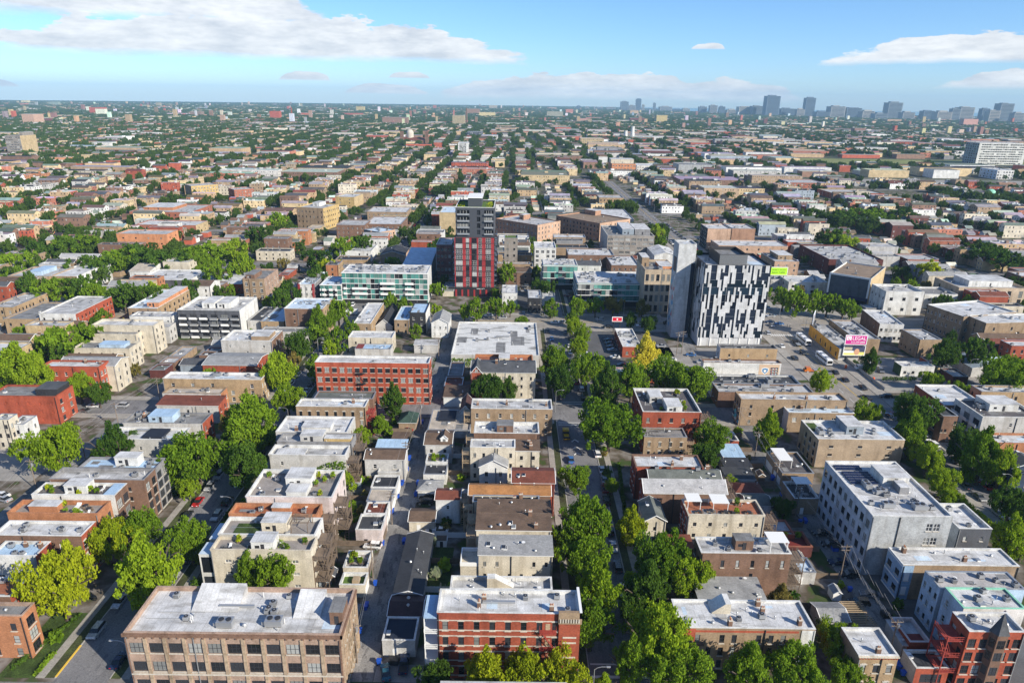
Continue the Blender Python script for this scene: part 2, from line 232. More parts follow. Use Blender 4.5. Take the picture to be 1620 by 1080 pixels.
# ------------------------------------------------------------------ survey of the place, metres
SPECS=[
 ('flat roofed building with twin chimneys cut off by the bottom edge','apartment building',-11.0,81.1,21.1,7.8,16.0,0,dict(wall='brown',roof='grey',st=4,par=0.5,cop='ltgrey',S=(0,),chim=4,ac=0,vent=3)),
 ('long brown stone loft block with white roof and sawtooth skylights, by the bottom edge','loft building',-70.8,100.7,40.0,12.7,14.5,0,dict(wall='stone',front='stone',roof='white',st=3,par=0.9,cop='stone',S=(11,2.5,2.3,'grid'),E=(9,1.0,2.1),style='loft',ex=[('wedge',0.235,0.05,0.46,0.0,0),('wedge2',0.74,0.42,0.86,0.9,0),('pent',0.93,0.28,1.0,0.6,3.0,'brown')],ac=9,vent=10)),
 ('four storey red brick corner block with white stone bands and fire escape','apartment building',-13.4,105.2,27.1,6.6,16.0,0,dict(wall='red',side='red',roof='white',st=4,par=0.7,cop='white',S=(9,1.1,2.1,'arch'),style='bands',vent=6,chim=3,ac=3,W=(0,),E=(5,1.2,2.1),ex=[('rearporch','W',3)])),
 ('low dark blue flat roofed garage at the mouth of the alley','garage',-25.4,110.5,6.7,6.7,4.2,0,dict(wall='ltgrey',roof='navy',st=1,par=0.25,cop='white',S=(0,),door='W',vent=0,ac=0)),
 ('maroon roofed garage behind the dark blue garage in the alley','garage',-25.5,118.4,7.1,6.1,3.6,0,dict(wall='ltgrey',roof='maroonsh',rt='gx',rh=1.0,st=1,S=(0,),door='W',vent=2,ac=0)),
 ('long charcoal roofed garage row beside the alley','garage row',-25.4,124.8,6.3,22.1,3.8,0,dict(wall='ltgrey',roof='charcoal',rt='gy',rh=1.0,st=1,S=(0,),door='W',vent=5,ac=0)),
 ('white roofed flat with stair hatch behind the red brick corner block','house',-12.1,117.7,21.5,4.2,11.2,0,dict(wall='cream',roof='ltgrey',st=3,par=0.9,cop='white',S=(0,),W=(3,1,1.7),ex=[('stair',0.36,0.3,0.62,0.7,2.6,'white')],vent=6,ac=1)),
 ('cream rendered house with pale grey shingle roof and blue terrace','house',-6.7,129.7,16.8,6.3,10.8,0,dict(wall='cream',side='red',roof='greysh',rt='shed',rh=0.8,st=3,S=(6,0.7,1.3),vent=3,sky=3,ac=0,ex=[('terrace','W',3.2,6)])),
 ('house with brown shingle roof and beige gable chimney, beside the cream house','house',-7.7,138.9,17.9,5.9,11.0,0,dict(wall='cream',side='red',roof='brownsh',rt='shed',rh=0.8,st=3,S=(0,),vent=4,chim=2,sky=2,ac=0)),
 ('house with brown shingle roof crossed by a pale blue flashing','house',-7.8,144.9,18.3,6.2,11.0,0,dict(wall='cream',side='brown',roof='brownsh',rt='shed',rh=0.7,st=3,S=(0,),vent=3,sky=0,ac=0)),
 ('narrow house with black roof next to the orange shingled house','house',-9.3,151.0,17.2,3.2,11.0,0,dict(wall='cream',side='brown',roof='dark',st=3,par=0.3,S=(0,),vent=6,chim=2,ac=0)),
 ('house with orange shingle roof on the middle street','house',-10.5,156.6,21.5,5.4,9.6,0,dict(wall='brown',side='red',roof='orangesh',rt='gx',rh=1.2,st=3,S=(0,),vent=3,ac=0)),
 ('brown shingled gable garage beside parked cars in the alley','garage',-26.2,153.6,6.7,5.8,3.2,0,dict(wall='cream',roof='brownsh',rt='gx',rh=1.1,st=1,S=(0,),door='W',ac=0,vent=0)),
 ('small white coach house with rust red shingle roof','house',-19.5,157.5,6.4,5.4,7.4,0,dict(wall='white',roof='redsh',rt='gx',rh=1.0,st=2,S=(1,0.8,1.1),W=(1,0.9,1.2),ac=0,vent=3)),
 ('red brown shingled house beside the white gabled house','house',0.9,161.2,11.4,7.9,10.6,0,dict(wall='red',side='red',roof='redsh',rt='gx',rh=1.3,st=3,S=(0,),ac=0,vent=2,sky=2)),
 ('small white clapboard house with grey gable and three attic windows','house',-8.7,175.0,8.2,6.4,7.4,0,dict(wall='white',roof='greysh',rt='gy',rh=2.2,st=2,S=(2,0.9,1.5),ac=0,vent=1)),
 ('tall cream rendered block with pale flat roof above the white gabled house','apartment building',-11.6,179.5,13.3,5.2,11.3,0,dict(wall='cream',roof='ltgrey',st=3,par=0.3,cop='white',S=(5,0.8,1.5),ac=1,vent=4,ex=[('backporch','W')])),
 ('cream block with brick chimneys and brown shingle roof on the middle street','apartment building',1.8,179.8,7.1,5.8,10.1,0,dict(wall='cream',side='red',roof='brownsh',rt='shed',rh=0.6,st=3,S=(2,0.9,1.3),chim=3,ac=0,vent=1)),
 ('brown brick block with white roof terrace and blue screens','apartment building',-11.0,188.3,20.1,7.8,11.5,0,dict(wall='brown',side='red',roof='white',st=3,par=1.0,cop='white',S=(0,),E=(4,1.2,1.8),ex=[('pent',0.35,0.3,0.6,0.8,2.4,'brown')],ac=2,vent=4)),
 ('long tan brick row house with pale roof at the cross street corner','apartment building',-13.1,209.0,27.4,8.1,10.0,0,dict(wall='tan',side='stone',roof='ltgrey',st=3,par=0.5,cop='white',S=(7,0.9,1.6),chim=3,ac=1,vent=5,ex=[('backporch','W')])),
 ('brown dormered coach house behind greenhouse deck','house',-26.5,189.7,8.4,9.7,6.5,0,dict(wall='ltgrey',roof='brownsh',rt='gx',rh=1.6,st=2,S=(2,0.9,1.2),W=(2,0.9,1.2),ac=0,vent=2,ex=[('dormer',0.72)])),
 ('garage with planted roof deck and black front roof','garage',-25.4,177.1,6.8,5.8,3.4,0,dict(wall='white',roof='dark',st=1,par=0.15,S=(0,),door='W',ac=0,vent=3)),
 ('roof deck garage with flower boxes below the brown coach house','garage',-25.4,182.9,6.6,5.4,4.2,0,dict(wall='white',roof='tanroof',st=1,par=0.9,cop='white',S=(0,),door='W',ac=0,vent=0,ex=[('garden',9)])),
 ('white hip roofed garage by the dark parked car','garage',-26.0,169.2,6.8,5.3,3.1,0,dict(wall='white',roof='greysh',rt='hip',rh=1.4,st=1,S=(0,),door='W',ac=0,vent=1)),
 ('wide flat garage with dark skylight well at the cross street','garage',-27.4,204.7,14.2,15.8,4.0,0,dict(wall='ltgrey',roof='tanroof',st=1,par=0.3,S=(0,),door='W',ac=0,vent=1,ex=[('pent',0.2,0.45,0.6,0.92,0.5,'navyroof')])),
 ('grey shed with white gable beside the corner parking wall','garage',-17.4,217.7,3.5,10.2,5.0,0,dict(wall='white',roof='maroonsh',rt='gy',rh=2,st=1,S=(1,0.7,0.9),ac=0,vent=0)),
 ('beige modern townhouse with white roof hut and sunken lounge','house',-67.3,129.4,22.8,5.3,11.5,0,dict(wall='cream',front='cream',roof='deck',st=3,par=0.9,cop='cream',S=(3,1.4,0.8),E=(2,1.3,1.8),ac=0,vent=2,ex=[('pent',0.4,0.12,0.62,0.85,2.6,'white'),('garden',10),('bay','W',3.0),('fireescape','E')])),
 ('townhouse with lawn roof, pergola and glass fronted hut','house',-67.9,135.2,22.7,7.1,11.5,0,dict(wall='white',front='white',roof='deck',st=3,par=0.9,cop='white',S=(0,),E=(2,1.2,1.7),ac=1,vent=1,ex=[('pent',0.42,0.3,0.68,0.9,2.8,'cream'),('lawn',0.12,0.15,0.38,0.8),('pergola',0.72,0.3,0.9,0.9),('bay','W',2.4)])),
 ('townhouse with terracotta brick parapet and orange roof room','house',-68.3,142.7,21.6,4.8,12.0,0,dict(wall='orange',front='orange',roof='terracotta',st=3,par=1.0,cop='orange',S=(0,),ac=3,vent=2,ex=[('pent',0.45,0.5,0.66,1.0,1.4,'orange')],E=(2,1.2,1.7))),
 ('large pale pink rendered block with two level roof decks and planters','apartment building',-66.4,149.0,21.9,13.4,13.0,0,dict(wall='pink',roof='deck',st=4,par=1.0,cop='white',S=(0,),E=(4,1.3,1.7),ac=3,vent=3,ex=[('pent',0.38,0.45,0.68,0.85,2.8,'white'),('pent',0.45,0.1,0.68,0.4,1.6,'white'),('garden',16),('rearstair','E')])),
 ('white rendered house with green ivy over its blank wall','house',-69.7,174.9,22.3,6.1,10.5,0,dict(wall='ltgrey',front='ltgrey',roof='ltgrey',st=3,par=0.9,cop='white',S=(0,),ac=1,vent=3,ex=[('ivy',),('pent',0.08,0.1,0.45,0.75,0.5,'white')],W=(2,1.3,2))),
 ('stepped grey block with yellow lit terrace wall','apartment building',-69.4,181.8,22.3,5.8,11.0,0,dict(wall='grey',roof='ltgrey',st=3,par=0.8,cop='grey',S=(0,),ac=1,vent=3,ex=[('pent',0.3,0.2,0.6,0.9,2.3,'ltgrey'),('pent',0.62,0.2,0.98,0.6,1.5,'yellow')])),
 ('house with broad white membrane roofs and low stepped parapets','house',-72.3,189.3,22.1,11.1,10.5,0,dict(wall='ltgrey',roof='white',st=3,par=0.5,cop='white',S=(0,),ac=2,vent=4,chim=1,ex=[('pent',0.35,0.1,0.75,0.5,1.5,'white')])),
 ('tan brick three flat with white arched windows near the red timber stairs','apartment building',-71.6,207.7,23.2,6.2,10.6,0,dict(wall='tan',roof='white',st=3,par=0.5,cop='white',S=(8,1.0,1.8,'arch'),E=(2,0.9,1.6),chim=1,ac=1,vent=2,ex=[('redstair','E')])),
 ('low house with dark green roof in front of the red loft','house',-68.2,216.8,20.5,6.3,9.5,0,dict(wall='brown',roof='greensh',st=3,par=0.4,S=(0,),ac=0,vent=2)),
 ('long bright red loft with four rows of windows and white roof','loft building',-71.8,233.2,41.9,7.0,16.5,0,dict(wall='redor',roof='white',st=4,par=0.6,cop='white',S=(15,1.7,1.8,'pair'),E=(3,1.2,1.8),ac=1,vent=6,ex=[('escapeS',0.4)])),
 ('terrace garage with artificial lawn and timber planter','garage',-38.4,128.1,5.8,4.3,3.4,0,dict(wall='cream',roof='lawn',st=1,par=0.9,cop='white',S=(0,),door='E',ac=0,vent=0,ex=[('box',)])),
 ('garage deck cluttered with patio furniture and a white parapet','garage',-39.0,134.2,5.8,6.4,3.4,0,dict(wall='cream',roof='deck',st=1,par=0.9,cop='white',S=(0,),door='E',ac=0,vent=0,ex=[('garden',10)])),
 ('pink white garage with recessed dark roof by the alley','garage',-38.8,147.2,6.7,7.0,4.8,0,dict(wall='pink',roof='charcoal',st=1,par=0.6,cop='white',S=(0,),door='E',ac=1,vent=0)),
 ('garage with rusty roof patch behind the pink white garage','garage',-38.5,155.6,6.0,5.7,4.0,0,dict(wall='white',roof='redsh',st=1,par=0.4,cop='white',S=(0,),door='E',ac=0,vent=1)),
 ('garage with cracked pale tan roof in the alley','garage',-39.0,161.4,6.9,6.5,4.0,0,dict(wall='ltgrey',roof='tanroof',st=1,par=0.3,S=(0,),door='E',ac=0,vent=1)),
 ('garage with square black roof and white parapet in the alley','garage',-39.2,168.6,7.3,6.6,4.0,0,dict(wall='white',roof='dark',st=1,par=0.4,cop='white',S=(0,),door='E',ac=0,vent=0)),
 ('garage with pale sunken terrace beside the black square roof','garage',-38.7,176.7,6.4,6.8,4.2,0,dict(wall='ltgrey',roof='grey',st=1,par=0.7,cop='white',S=(0,),door='E',ac=0,vent=0)),
 ('two storey coach house with broad brown shingle roof on the alley','house',-42.8,178.6,11.7,6.7,7.4,0,dict(wall='ltgrey',roof='brownsh',rt='gx',rh=1.2,st=2,S=(2,1,1.4),ac=0,vent=3)),
 ('garage with light blue metal roof on the alley','garage',-42.2,192.3,9.4,4.6,3.8,0,dict(wall='white',roof='blue',rt='shed',rh=0.5,st=1,S=(0,),ac=0,vent=0)),
 ('brown roofed garage behind the light blue metal roof','garage',-38.3,197.8,5.0,5.2,3.4,0,dict(wall='brown',roof='brownsh',rt='shed',rh=0.4,st=1,S=(0,),ac=0,vent=0)),
 ('brick garage with dark green hipped roof behind the red car','garage',-38.1,211.3,5.8,7.4,3.4,0,dict(wall='tan',roof='greenroof',rt='hip',rh=2.0,st=1,S=(0,),ac=0,vent=0)),
 ('cream block with slate roof, dormer skylights and red brick gable end','apartment building',-14.9,239.6,24.4,12.8,10.8,0,dict(wall='cream',side='red',roof='slate',rt='gx',rh=1.8,st=3,S=(7,0.8,1.4),W=(1,1,1.6),E=(3,1,1.6),chim=2,sky=2,ac=0,vent=1,ex=[('endgable','W','red')])),
 ('block with orange tile parapets behind the slate roofed cream block','apartment building',-14.3,249.6,23.1,10.0,10.5,0,dict(wall='redor',roof='terracotta',st=3,par=1.0,cop='orange',S=(0,),ac=0,vent=2,ex=[('pent',0.42,0.2,0.6,0.8,2.5,'cream')])),
 ('wide single storey warehouse with peeling white roof','warehouse',-25.4,272.1,37.6,45.6,5.5,0,dict(wall='ltgrey',side='buff',roof='peel',st=1,par=0.5,cop='white',S=(0,),ac=5,vent=10,ex=[('ivyS',)])),
 ('pair of grey garages with rusty roofs on the northern alley','garage',-24.7,231.6,9.0,10.2,3.8,0,dict(wall='white',roof='brownsh',rt='shed',rh=0.5,st=1,S=(0,),ac=0,vent=2)),
 ('orange brick garage on the northern alley','garage',-25.6,242.3,7.1,9.4,3.6,0,dict(wall='orange',roof='redsh',st=1,par=0.4,S=(0,),ac=0,vent=1)),
 ('brown flat garage with lilac roof panels on the northern alley','garage',-25.1,252.6,6.0,15.1,3.8,0,dict(wall='brown',roof='grey',st=1,par=0.4,S=(0,),ac=0,vent=1)),
 ('beige flat roofed workshop behind the red loft','workshop',-72.8,288.1,19.7,9.1,7.0,0,dict(wall='cream',roof='white',st=2,par=0.5,cop='white',S=(0,),ac=0,vent=2)),
 ('workshop with red, white and blue roof patches','workshop',-67.9,278.9,15.5,6.6,5.0,0,dict(wall='ltgrey',roof='blue',st=1,par=0.3,S=(0,),ac=0,vent=2,ex=[('pent',0,0.1,0.2,0.9,0.3,'redroof')])),
 ('long low grey garage beside the northern alley','garage',-43.4,287.8,10.7,5.9,4.0,0,dict(wall='ltgrey',roof='ltgrey',rt='shed',rh=0.5,st=1,S=(0,),ac=0,vent=0)),
 ('narrow brick house with bright white roof beside the truck lot','house',-74.7,307.0,8.2,34.8,7.4,0,dict(wall='tan',side='buff',roof='white',st=2,par=0.4,cop='white',S=(2,1,1.5),E=(4,1,1.6),ac=2,vent=3)),
 ('grey house with steep black gable roof','house',-66.3,317.2,8.2,27.4,2.9,0,dict(wall='ltgrey',side='dark',roof='dark',rt='gy',rh=3.5,st=1,S=(1,0.7,1),ac=0,vent=0,sky=1)),
 ('brick house with sky blue flat roof','house',-56.3,313.3,7.1,23.2,7.4,0,dict(wall='tan',roof='blue',st=2,par=0.3,cop='white',S=(2,0.9,1.4),ac=0,vent=3)),
 ('tall black clad house with white side parapet','house',-49.1,314.8,7.8,17.5,10.6,0,dict(wall='dark',side='white',roof='blue',st=3,par=0.5,cop='dark',S=(2,1,1.5),ac=1,vent=1)),
 ('weathered white house with gable front facing the alley','house',-38.0,309.3,8.2,14.7,7.4,0,dict(wall='white',roof='greysh',rt='gy',rh=2.2,st=2,S=(3,0.8,1.3),ac=0,vent=0)),
 ('tall brown brick block with pale blue roof above the left street','apartment building',-106.2,305.3,18.1,18.2,14.8,0,dict(wall='brown',side='buff',roof='ltblue',st=4,par=0.5,cop='white',S=(0,),E=(6,1,1.7),ac=4,vent=3)),
 ('brick house with sky blue roof against the tall brown block','house',-119.1,308.4,11.1,34.6,7.4,0,dict(wall='buff',roof='blue',st=2,par=0.3,S=(2,1,1.5),ac=0,vent=1)),
 ('orange brick townhouse with tall white window grid at the lower left corner','house',-109.7,109.0,13.6,3.8,10.5,0,dict(wall='orange',side='orange',roof='grey',st=3,par=0.6,cop='stone',S=(3,1.2,1.8),E=(3,2.2,2.4,'grid'),ac=1,vent=2)),
 ('brick townhouse with dark roof deck behind the orange corner townhouse','house',-114.0,115.1,11.2,6.0,10.0,0,dict(wall='brown',side='red',roof='terracotta',st=3,par=0.8,cop='white',S=(2,1.1,1.7),E=(3,1.2,1.9),ac=1,vent=1)),
 ('white townhouse with red brick front and white chimney stack','house',-116.1,127.6,10.4,5.4,10.5,0,dict(wall='white',side='red',roof='blue',st=3,par=0.6,cop='white',S=(3,1.3,1.2),E=(3,1.2,2),chim=2,ac=3,vent=1)),
 ('red brick greystone style house with arched windows and white roof','house',-119.5,133.8,20.5,5.8,11.5,0,dict(wall='brown',side='red',roof='white',st=3,par=0.5,cop='white',S=(0,),E=(3,1.2,2.2,'arch'),ac=5,vent=4)),
 ('terracotta rendered house with lush roof garden','house',-122.4,142.7,22.1,5.8,11.5,0,dict(wall='orange',side='orange',roof='deck',st=3,par=1.1,cop='orange',S=(0,),E=(2,1.2,2),ac=0,vent=2,ex=[('pent',0.18,0.35,0.5,0.8,1.8,'orange'),('gardenR',14)])),
 ('white modern house with timber framed corner window bay','house',-120.7,149.4,21.1,5.8,12.5,0,dict(wall='white',side='brown',roof='darkdeck',st=3,par=0.7,cop='white',S=(0,),E=(2,2.2,2.4,'grid'),ac=0,vent=1,ex=[('pent',0.35,0.3,0.62,0.9,2.3,'white'),('pent',0.86,0.0,1.0,1.0,0.7,'ltblue'),('garden',14)])),
 ('brown brick house with white panel windows over the left street','house',-120.4,156.1,24.8,5.9,13.0,0,dict(wall='brown',side='brown',roof='ltgrey',st=4,par=0.9,cop='grey',S=(0,),E=(2,1.8,2.3,'grid'),ac=2,vent=2)),
 ('grey modern house with white roof hut and blue roof panel','house',-116.3,162.0,20.8,5.8,13.0,0,dict(wall='grey',side='grey',roof='blue',st=4,par=0.7,cop='grey',S=(0,),E=(2,2.2,2.2,'grid'),ac=3,vent=1,ex=[('pent',0.42,0.4,0.72,1.0,2.6,'white')])),
 ('low white house with black solar patch roof','house',-125.2,186.0,24.4,8.1,9.0,0,dict(wall='ltgrey',roof='white',st=2,par=0.7,cop='white',S=(0,),ac=3,vent=2,ex=[('pent',0.5,0.2,0.75,0.9,0.6,'navyroof')],E=(2,1,1.6))),
 ('grey flat house with small blue roofed roof room','house',-123.5,196.1,25.5,7.8,9.5,0,dict(wall='ltgrey',side='red',roof='grey',st=3,par=0.7,cop='grey',S=(0,),ac=5,vent=3,chim=1,ex=[('pent',0.3,0.2,0.6,0.9,2.3,'ltblue')],E=(2,1,1.7))),
 ('large plain red brick wall house with rooftop trellis at the left edge','apartment building',-178.7,213.3,23.2,9.7,10.4,0,dict(wall='redor',side='redor',roof='grey',st=3,par=0.6,cop='red',S=(6,0.8,1.1,'blank'),E=(2,1.4,1.7),ac=0,vent=1,ex=[('pent',0.66,0.2,0.98,0.9,2.4,'dark')])),
 ('red brick house with tall corner piers and white framed windows','apartment building',-176.0,237.2,21.9,6.6,11.8,0,dict(wall='redor',side='redor',roof='white',st=3,par=0.7,cop='red',S=(6,0.9,1.5),E=(3,1.3,1.8),ac=0,vent=2,chim=2)),
 ('cream gabled house behind the red house with corner piers','house',-172.4,241.6,21.6,9.5,10.6,0,dict(wall='cream',side='cream',roof='greysh',rt='gx',rh=1.4,st=3,S=(0,),E=(2,1,1.6),ac=0,vent=1)),
 ('cream rendered block with blue roof and dark roof hut','apartment building',-180.3,263.2,23.4,9.3,9.5,0,dict(wall='cream',side='cream',roof='grey',st=3,par=0.7,cop='cream',S=(5,0.8,1.4),E=(3,1,1.6),ac=1,vent=2,ex=[('pent',0.4,0.3,0.85,0.8,1.4,'ltblue')])),
 ('cream block with stepped terraces behind the yellow leaved tree','apartment building',-180.7,278.0,19.0,9.8,10.6,0,dict(wall='cream',side='cream',roof='grey',st=3,par=0.6,cop='cream',S=(2,0.8,1.4),E=(3,1.3,1.7),ac=1,vent=1)),
 ('wide cream block with dark side wall beside the stepped cream block','apartment building',-183.4,283.0,27.2,8.7,13.0,0,dict(wall='cream',side='cream',roof='white',st=4,par=0.8,cop='cream',S=(0,),E=(2,1,1.5),ac=2,vent=2)),
 ('tall block with white painted front and red brick side wall','apartment building',-221.8,305.7,17.3,30.5,10.6,0,dict(wall='white',side='redor',roof='ltgrey',st=3,par=0.5,cop='white',S=(4,1,1.4),E=(10,0.9,1.5),ac=2,vent=3)),
 ('row house with red twin gables and grey shingle roof at the left edge','house',-221.7,274.5,20.4,11.9,7.4,0,dict(wall='redor',side='red',roof='greysh',rt='gx',rh=1.3,st=2,S=(0,),E=(3,0.9,1.6),ac=0,vent=1,chim=2)),
 ('tan gable house with white roof at the left edge above the parking','house',-163.8,195.1,5.0,4.1,10.6,0,dict(wall='cream',side='cream',roof='white',st=3,par=0.4,S=(2,0.9,1.5),E=(2,1,1.6),ac=1,vent=1)),
 ('white walled low house beside the tan house at the left edge','house',-160.5,196.9,4.7,6.5,8.0,0,dict(wall='white',roof='white',st=2,par=0.4,S=(1,0.9,1.4),E=(2,0.9,1.4),ac=1,vent=1)),
 ('long tan brick terrace with bluish roofs at the left edge','apartment building',-253.9,317.6,11.8,25.6,10.0,0,dict(wall='buff',side='buff',roof='ltgrey',st=3,par=0.6,S=(3,1,1.6),E=(10,1,1.5),ac=3,vent=4)),
 ('grey roofed tan house next to the white and red block','house',-237.3,304.1,14.7,27.6,8.5,0,dict(wall='buff',side='tan',roof='grey',st=2,par=0.5,S=(3,1,1.5),E=(4,1,1.5),ac=1,vent=2)),
 ('long pale modern block with orange panels on its lit side','apartment building',-185.9,316.5,14.3,34.7,10.6,0,dict(wall='tan',side='buff',roof='ltblue',st=3,par=0.5,cop='white',S=(3,1.2,1.4),E=(7,1.5,1.7),ac=6,vent=4,ex=[('pent',0.55,0.1,1.0,1.0,2.4,'orangelt')])),
 ('white framed condominium with dark balconies and tall white fin walls','apartment building',-155.9,304.5,29.1,23.2,13.7,0,dict(wall='greydk',side='white',roof='ltgrey',st=4,par=1.1,cop='white',S=(6,3.2,1.9,'balc'),W=(0,),E=(0,),ac=4,vent=4,ex=[('pent',0.3,0.3,0.5,0.8,2.6,'white'),('pent',0.55,0.3,0.75,0.8,2.6,'white')])),
 ('low dark roofed house beside the blue roofed brick house','house',-126.2,310.7,10.7,22.9,7.0,0,dict(wall='ltgrey',roof='dark',st=2,par=0.5,S=(0,),ac=1,vent=1)),
 ('pale house with stepped rear additions left of the street lamp','house',-124.0,274.8,21.8,14.4,9.5,0,dict(wall='ltgrey',side='brown',roof='white',st=3,par=0.7,cop='white',S=(0,),ac=3,vent=2,ex=[('pent',0.55,0.2,0.9,0.8,1.8,'tan')])),
 ('red brick house with grey shingle roof left of the round tree','house',-122.2,251.8,21.2,13.8,7.4,0,dict(wall='red',side='red',roof='greysh',rt='gx',rh=1.2,st=2,S=(0,),E=(3,1,1.6),ac=0,vent=1)),
 ('small blue grey gabled house in the alley behind the red house','house',-136.3,261.6,8.9,8.0,3.3,0,dict(wall='bluegrey',roof='slate',rt='gx',rh=1.2,st=1,S=(1,0.8,1.1),ac=0,vent=0)),
 ('long tan brick block with white roof on the left cross street','apartment building',-128.5,232.7,36.4,6.6,9.4,0,dict(wall='buff',side='buff',roof='white',st=3,par=0.6,cop='white',S=(5,1.2,1.6),E=(3,1,1.6),ac=4,vent=4)),
 ('house with beige flat roof and orange end wall','house',-124.0,222.8,20.9,5.6,8.0,0,dict(wall='ltgrey',side='orange',roof='tanroof',st=2,par=0.5,cop='tan',S=(0,),E=(2,1,1.5),ac=3,vent=2)),
 ('low house with two rust brown shingle roofs','house',-122.8,215.8,21.4,7.1,6.5,0,dict(wall='ltgrey',side='red',roof='redsh',rt='shed',rh=0.8,st=2,S=(0,),ac=0,vent=1)),
 ('low brick commercial block with white roof on the upper left street','shop building',-190.5,382.7,34.4,29.2,5.4,0,dict(wall='red',side='red',roof='white',st=1,par=0.6,cop='brown',S=(9,1.6,1.7),ac=8,vent=5)),
 ('ornate stone house with arched loggia and roof pavilion','apartment building',-149.9,368.9,12.3,23.7,12.4,0,dict(wall='tan',side='stone',roof='grey',st=3,par=0.9,cop='stone',S=(3,1.5,2,'arch'),E=(5,1,1.7),ac=1,vent=1,ex=[('pent',0.1,0.1,0.5,0.6,2.6,'brown')])),
 ('dark grey commercial block with white roof left of the brick shops','shop building',-216.5,382.9,30.3,25.4,7.4,0,dict(wall='greydk',side='white',roof='white',st=2,par=0.6,cop='white',S=(6,1.2,1.5),ac=6,vent=4)),
 ('white gabled house standing against the park trees','house',-231.3,402.7,12.4,23.7,7.4,0,dict(wall='white',side='white',roof='tanroof',rt='gx',rh=2.0,st=2,S=(2,0.8,1.3),E=(2,0.8,1.3),ac=0,vent=0)),
 ('white walled block with lit end wall left of the white gabled house','apartment building',-262.3,376.5,15.7,34.1,10.6,0,dict(wall='tan',side='white',roof='white',st=3,par=0.6,cop='white',S=(3,1,1.5),E=(4,0.9,1.5),ac=2,vent=2)),
 ('tan row block with dark roof canopy in the upper left','apartment building',-285.0,375.3,23.5,23.0,10.6,0,dict(wall='buff',side='buff',roof='ltgrey',st=3,par=0.6,S=(5,1.2,1.6),E=(2,1,1.5),ac=2,vent=2,ex=[('pent',0.4,0.2,0.7,0.8,2.2,'ltblue')])),
 ('light grey shingled house with broad roof and red brick front','house',36.3,158.8,22.0,6.9,9.5,0,dict(wall='brown',side='red',roof='lgreysh',rt='gx',rh=2.2,st=3,S=(0,),W=(2,1,1.7),ac=0,vent=4,sky=1)),
 ('house with mossy grey roof between white parapets','house',39.0,166.1,19.9,5.4,9.5,0,dict(wall='brown',side='red',roof='greensh',rt='gx',rh=1.2,st=3,S=(0,),W=(2,1,1.7),chim=2,ac=2,vent=2,sky=1)),
 ('red brick house with cream flat roof and blue awning','house',35.9,170.6,19.2,7.3,10.5,0,dict(wall='red',side='red',roof='white',st=3,par=0.5,cop='brown',S=(0,),W=(3,1,1.7),chim=2,ac=0,vent=3)),
 ('derelict looking tan brick house with torn black roof and timber porch','house',42.9,195.0,13.7,6.5,7.4,0,dict(wall='tan',side='red',roof='torn',st=2,par=0.3,S=(4,0.9,1.5,'arch'),W=(2,1,1.5),ac=0,vent=3,ex=[('backporch','E')])),
 ('long red brick house with roof lounge, white huts and yellow shrubs','apartment building',43.9,205.0,19.4,19.5,11.5,0,dict(wall='red',side='red',roof='darkdeck',st=3,par=0.9,cop='white',S=(5,1.1,1.6),W=(3,1.2,1.8),ac=2,vent=2,ex=[('pent',0.2,0.45,0.42,0.75,2.4,'ltgrey'),('pent',0.42,0.05,0.68,0.4,2.4,'white'),('garden',16)])),
 ('garage with white framed roof terrace near the graffiti wall','garage',69.9,200.0,5.2,6.6,3.8,0,dict(wall='red',roof='grey',st=1,par=0.7,cop='white',S=(0,),door='E',ac=0,vent=0)),
 ('garage with pale blue stained roof on the right alley','garage',66.9,188.6,6.7,8.7,3.6,0,dict(wall='bluegrey',roof='blue',rt='shed',rh=0.4,st=1,S=(0,),door='E',ac=0,vent=1)),
 ('garage with black flat roof on the right alley','garage',65.5,183.0,8.3,5.2,3.6,0,dict(wall='ltgrey',roof='dark',rt='shed',rh=0.4,st=1,S=(0,),door='E',ac=0,vent=2)),
 ('garage with dark grey roof and satellite dish on the right alley','garage',64.3,176.6,8.4,6.0,3.4,0,dict(wall='ltgrey',roof='charcoal',rt='shed',rh=0.4,st=1,S=(0,),door='E',ac=0,vent=1)),
 ('garage with rust red hipped roof on the right alley','garage',65.0,169.8,7.8,5.3,3.2,0,dict(wall='white',roof='redsh',rt='hip',rh=1.3,st=1,S=(0,),door='E',ac=0,vent=1)),
 ('garage with dark green roof by the right alley bend','garage',66.0,163.2,6.7,5.7,3.2,0,dict(wall='white',roof='greensh',rt='gx',rh=1.1,st=1,S=(0,),door='E',ac=0,vent=0)),
 ('cream rendered house with timber roof deck, awnings and table','house',44.8,146.4,19.3,7.1,11.0,0,dict(wall='cream',side='red',roof='terracotta',st=3,par=0.6,cop='cream',S=(5,0.9,1.1),W=(3,1.1,2,'arch'),ac=0,vent=1,ex=[('canopy',0.0,0.4,0.2,0.95),('canopy',0.35,0.3,0.55,0.9),('garden',9)])),
 ('small house with dark green gable roof on the middle street','house',34.7,149.0,5.5,8.8,7.4,0,dict(wall='cream',side='cream',roof='greensh',rt='gy',rh=1.6,st=2,S=(1,0.8,1.1),ac=0,vent=0,sky=1)),
 ('low rust roofed addition between the cream house and the brown brick house','house',39.3,141.1,6.1,4.4,5.0,0,dict(wall='brown',roof='redsh',rt='shed',rh=0.6,st=1,S=(0,),ac=0,vent=0)),
 ('brown brick house with roof hut, black pergola and white vents','house',43.8,130.1,20.5,6.0,11.8,0,dict(wall='brown',side='brown',roof='ltgrey',st=3,par=0.5,cop='white',S=(6,0.8,1.9,'few'),W=(2,1.2,1.7),ac=3,vent=5,ex=[('pent',0.4,0.3,0.6,0.75,2.6,'brown'),('canopy',0.78,0.2,0.98,0.9)])),
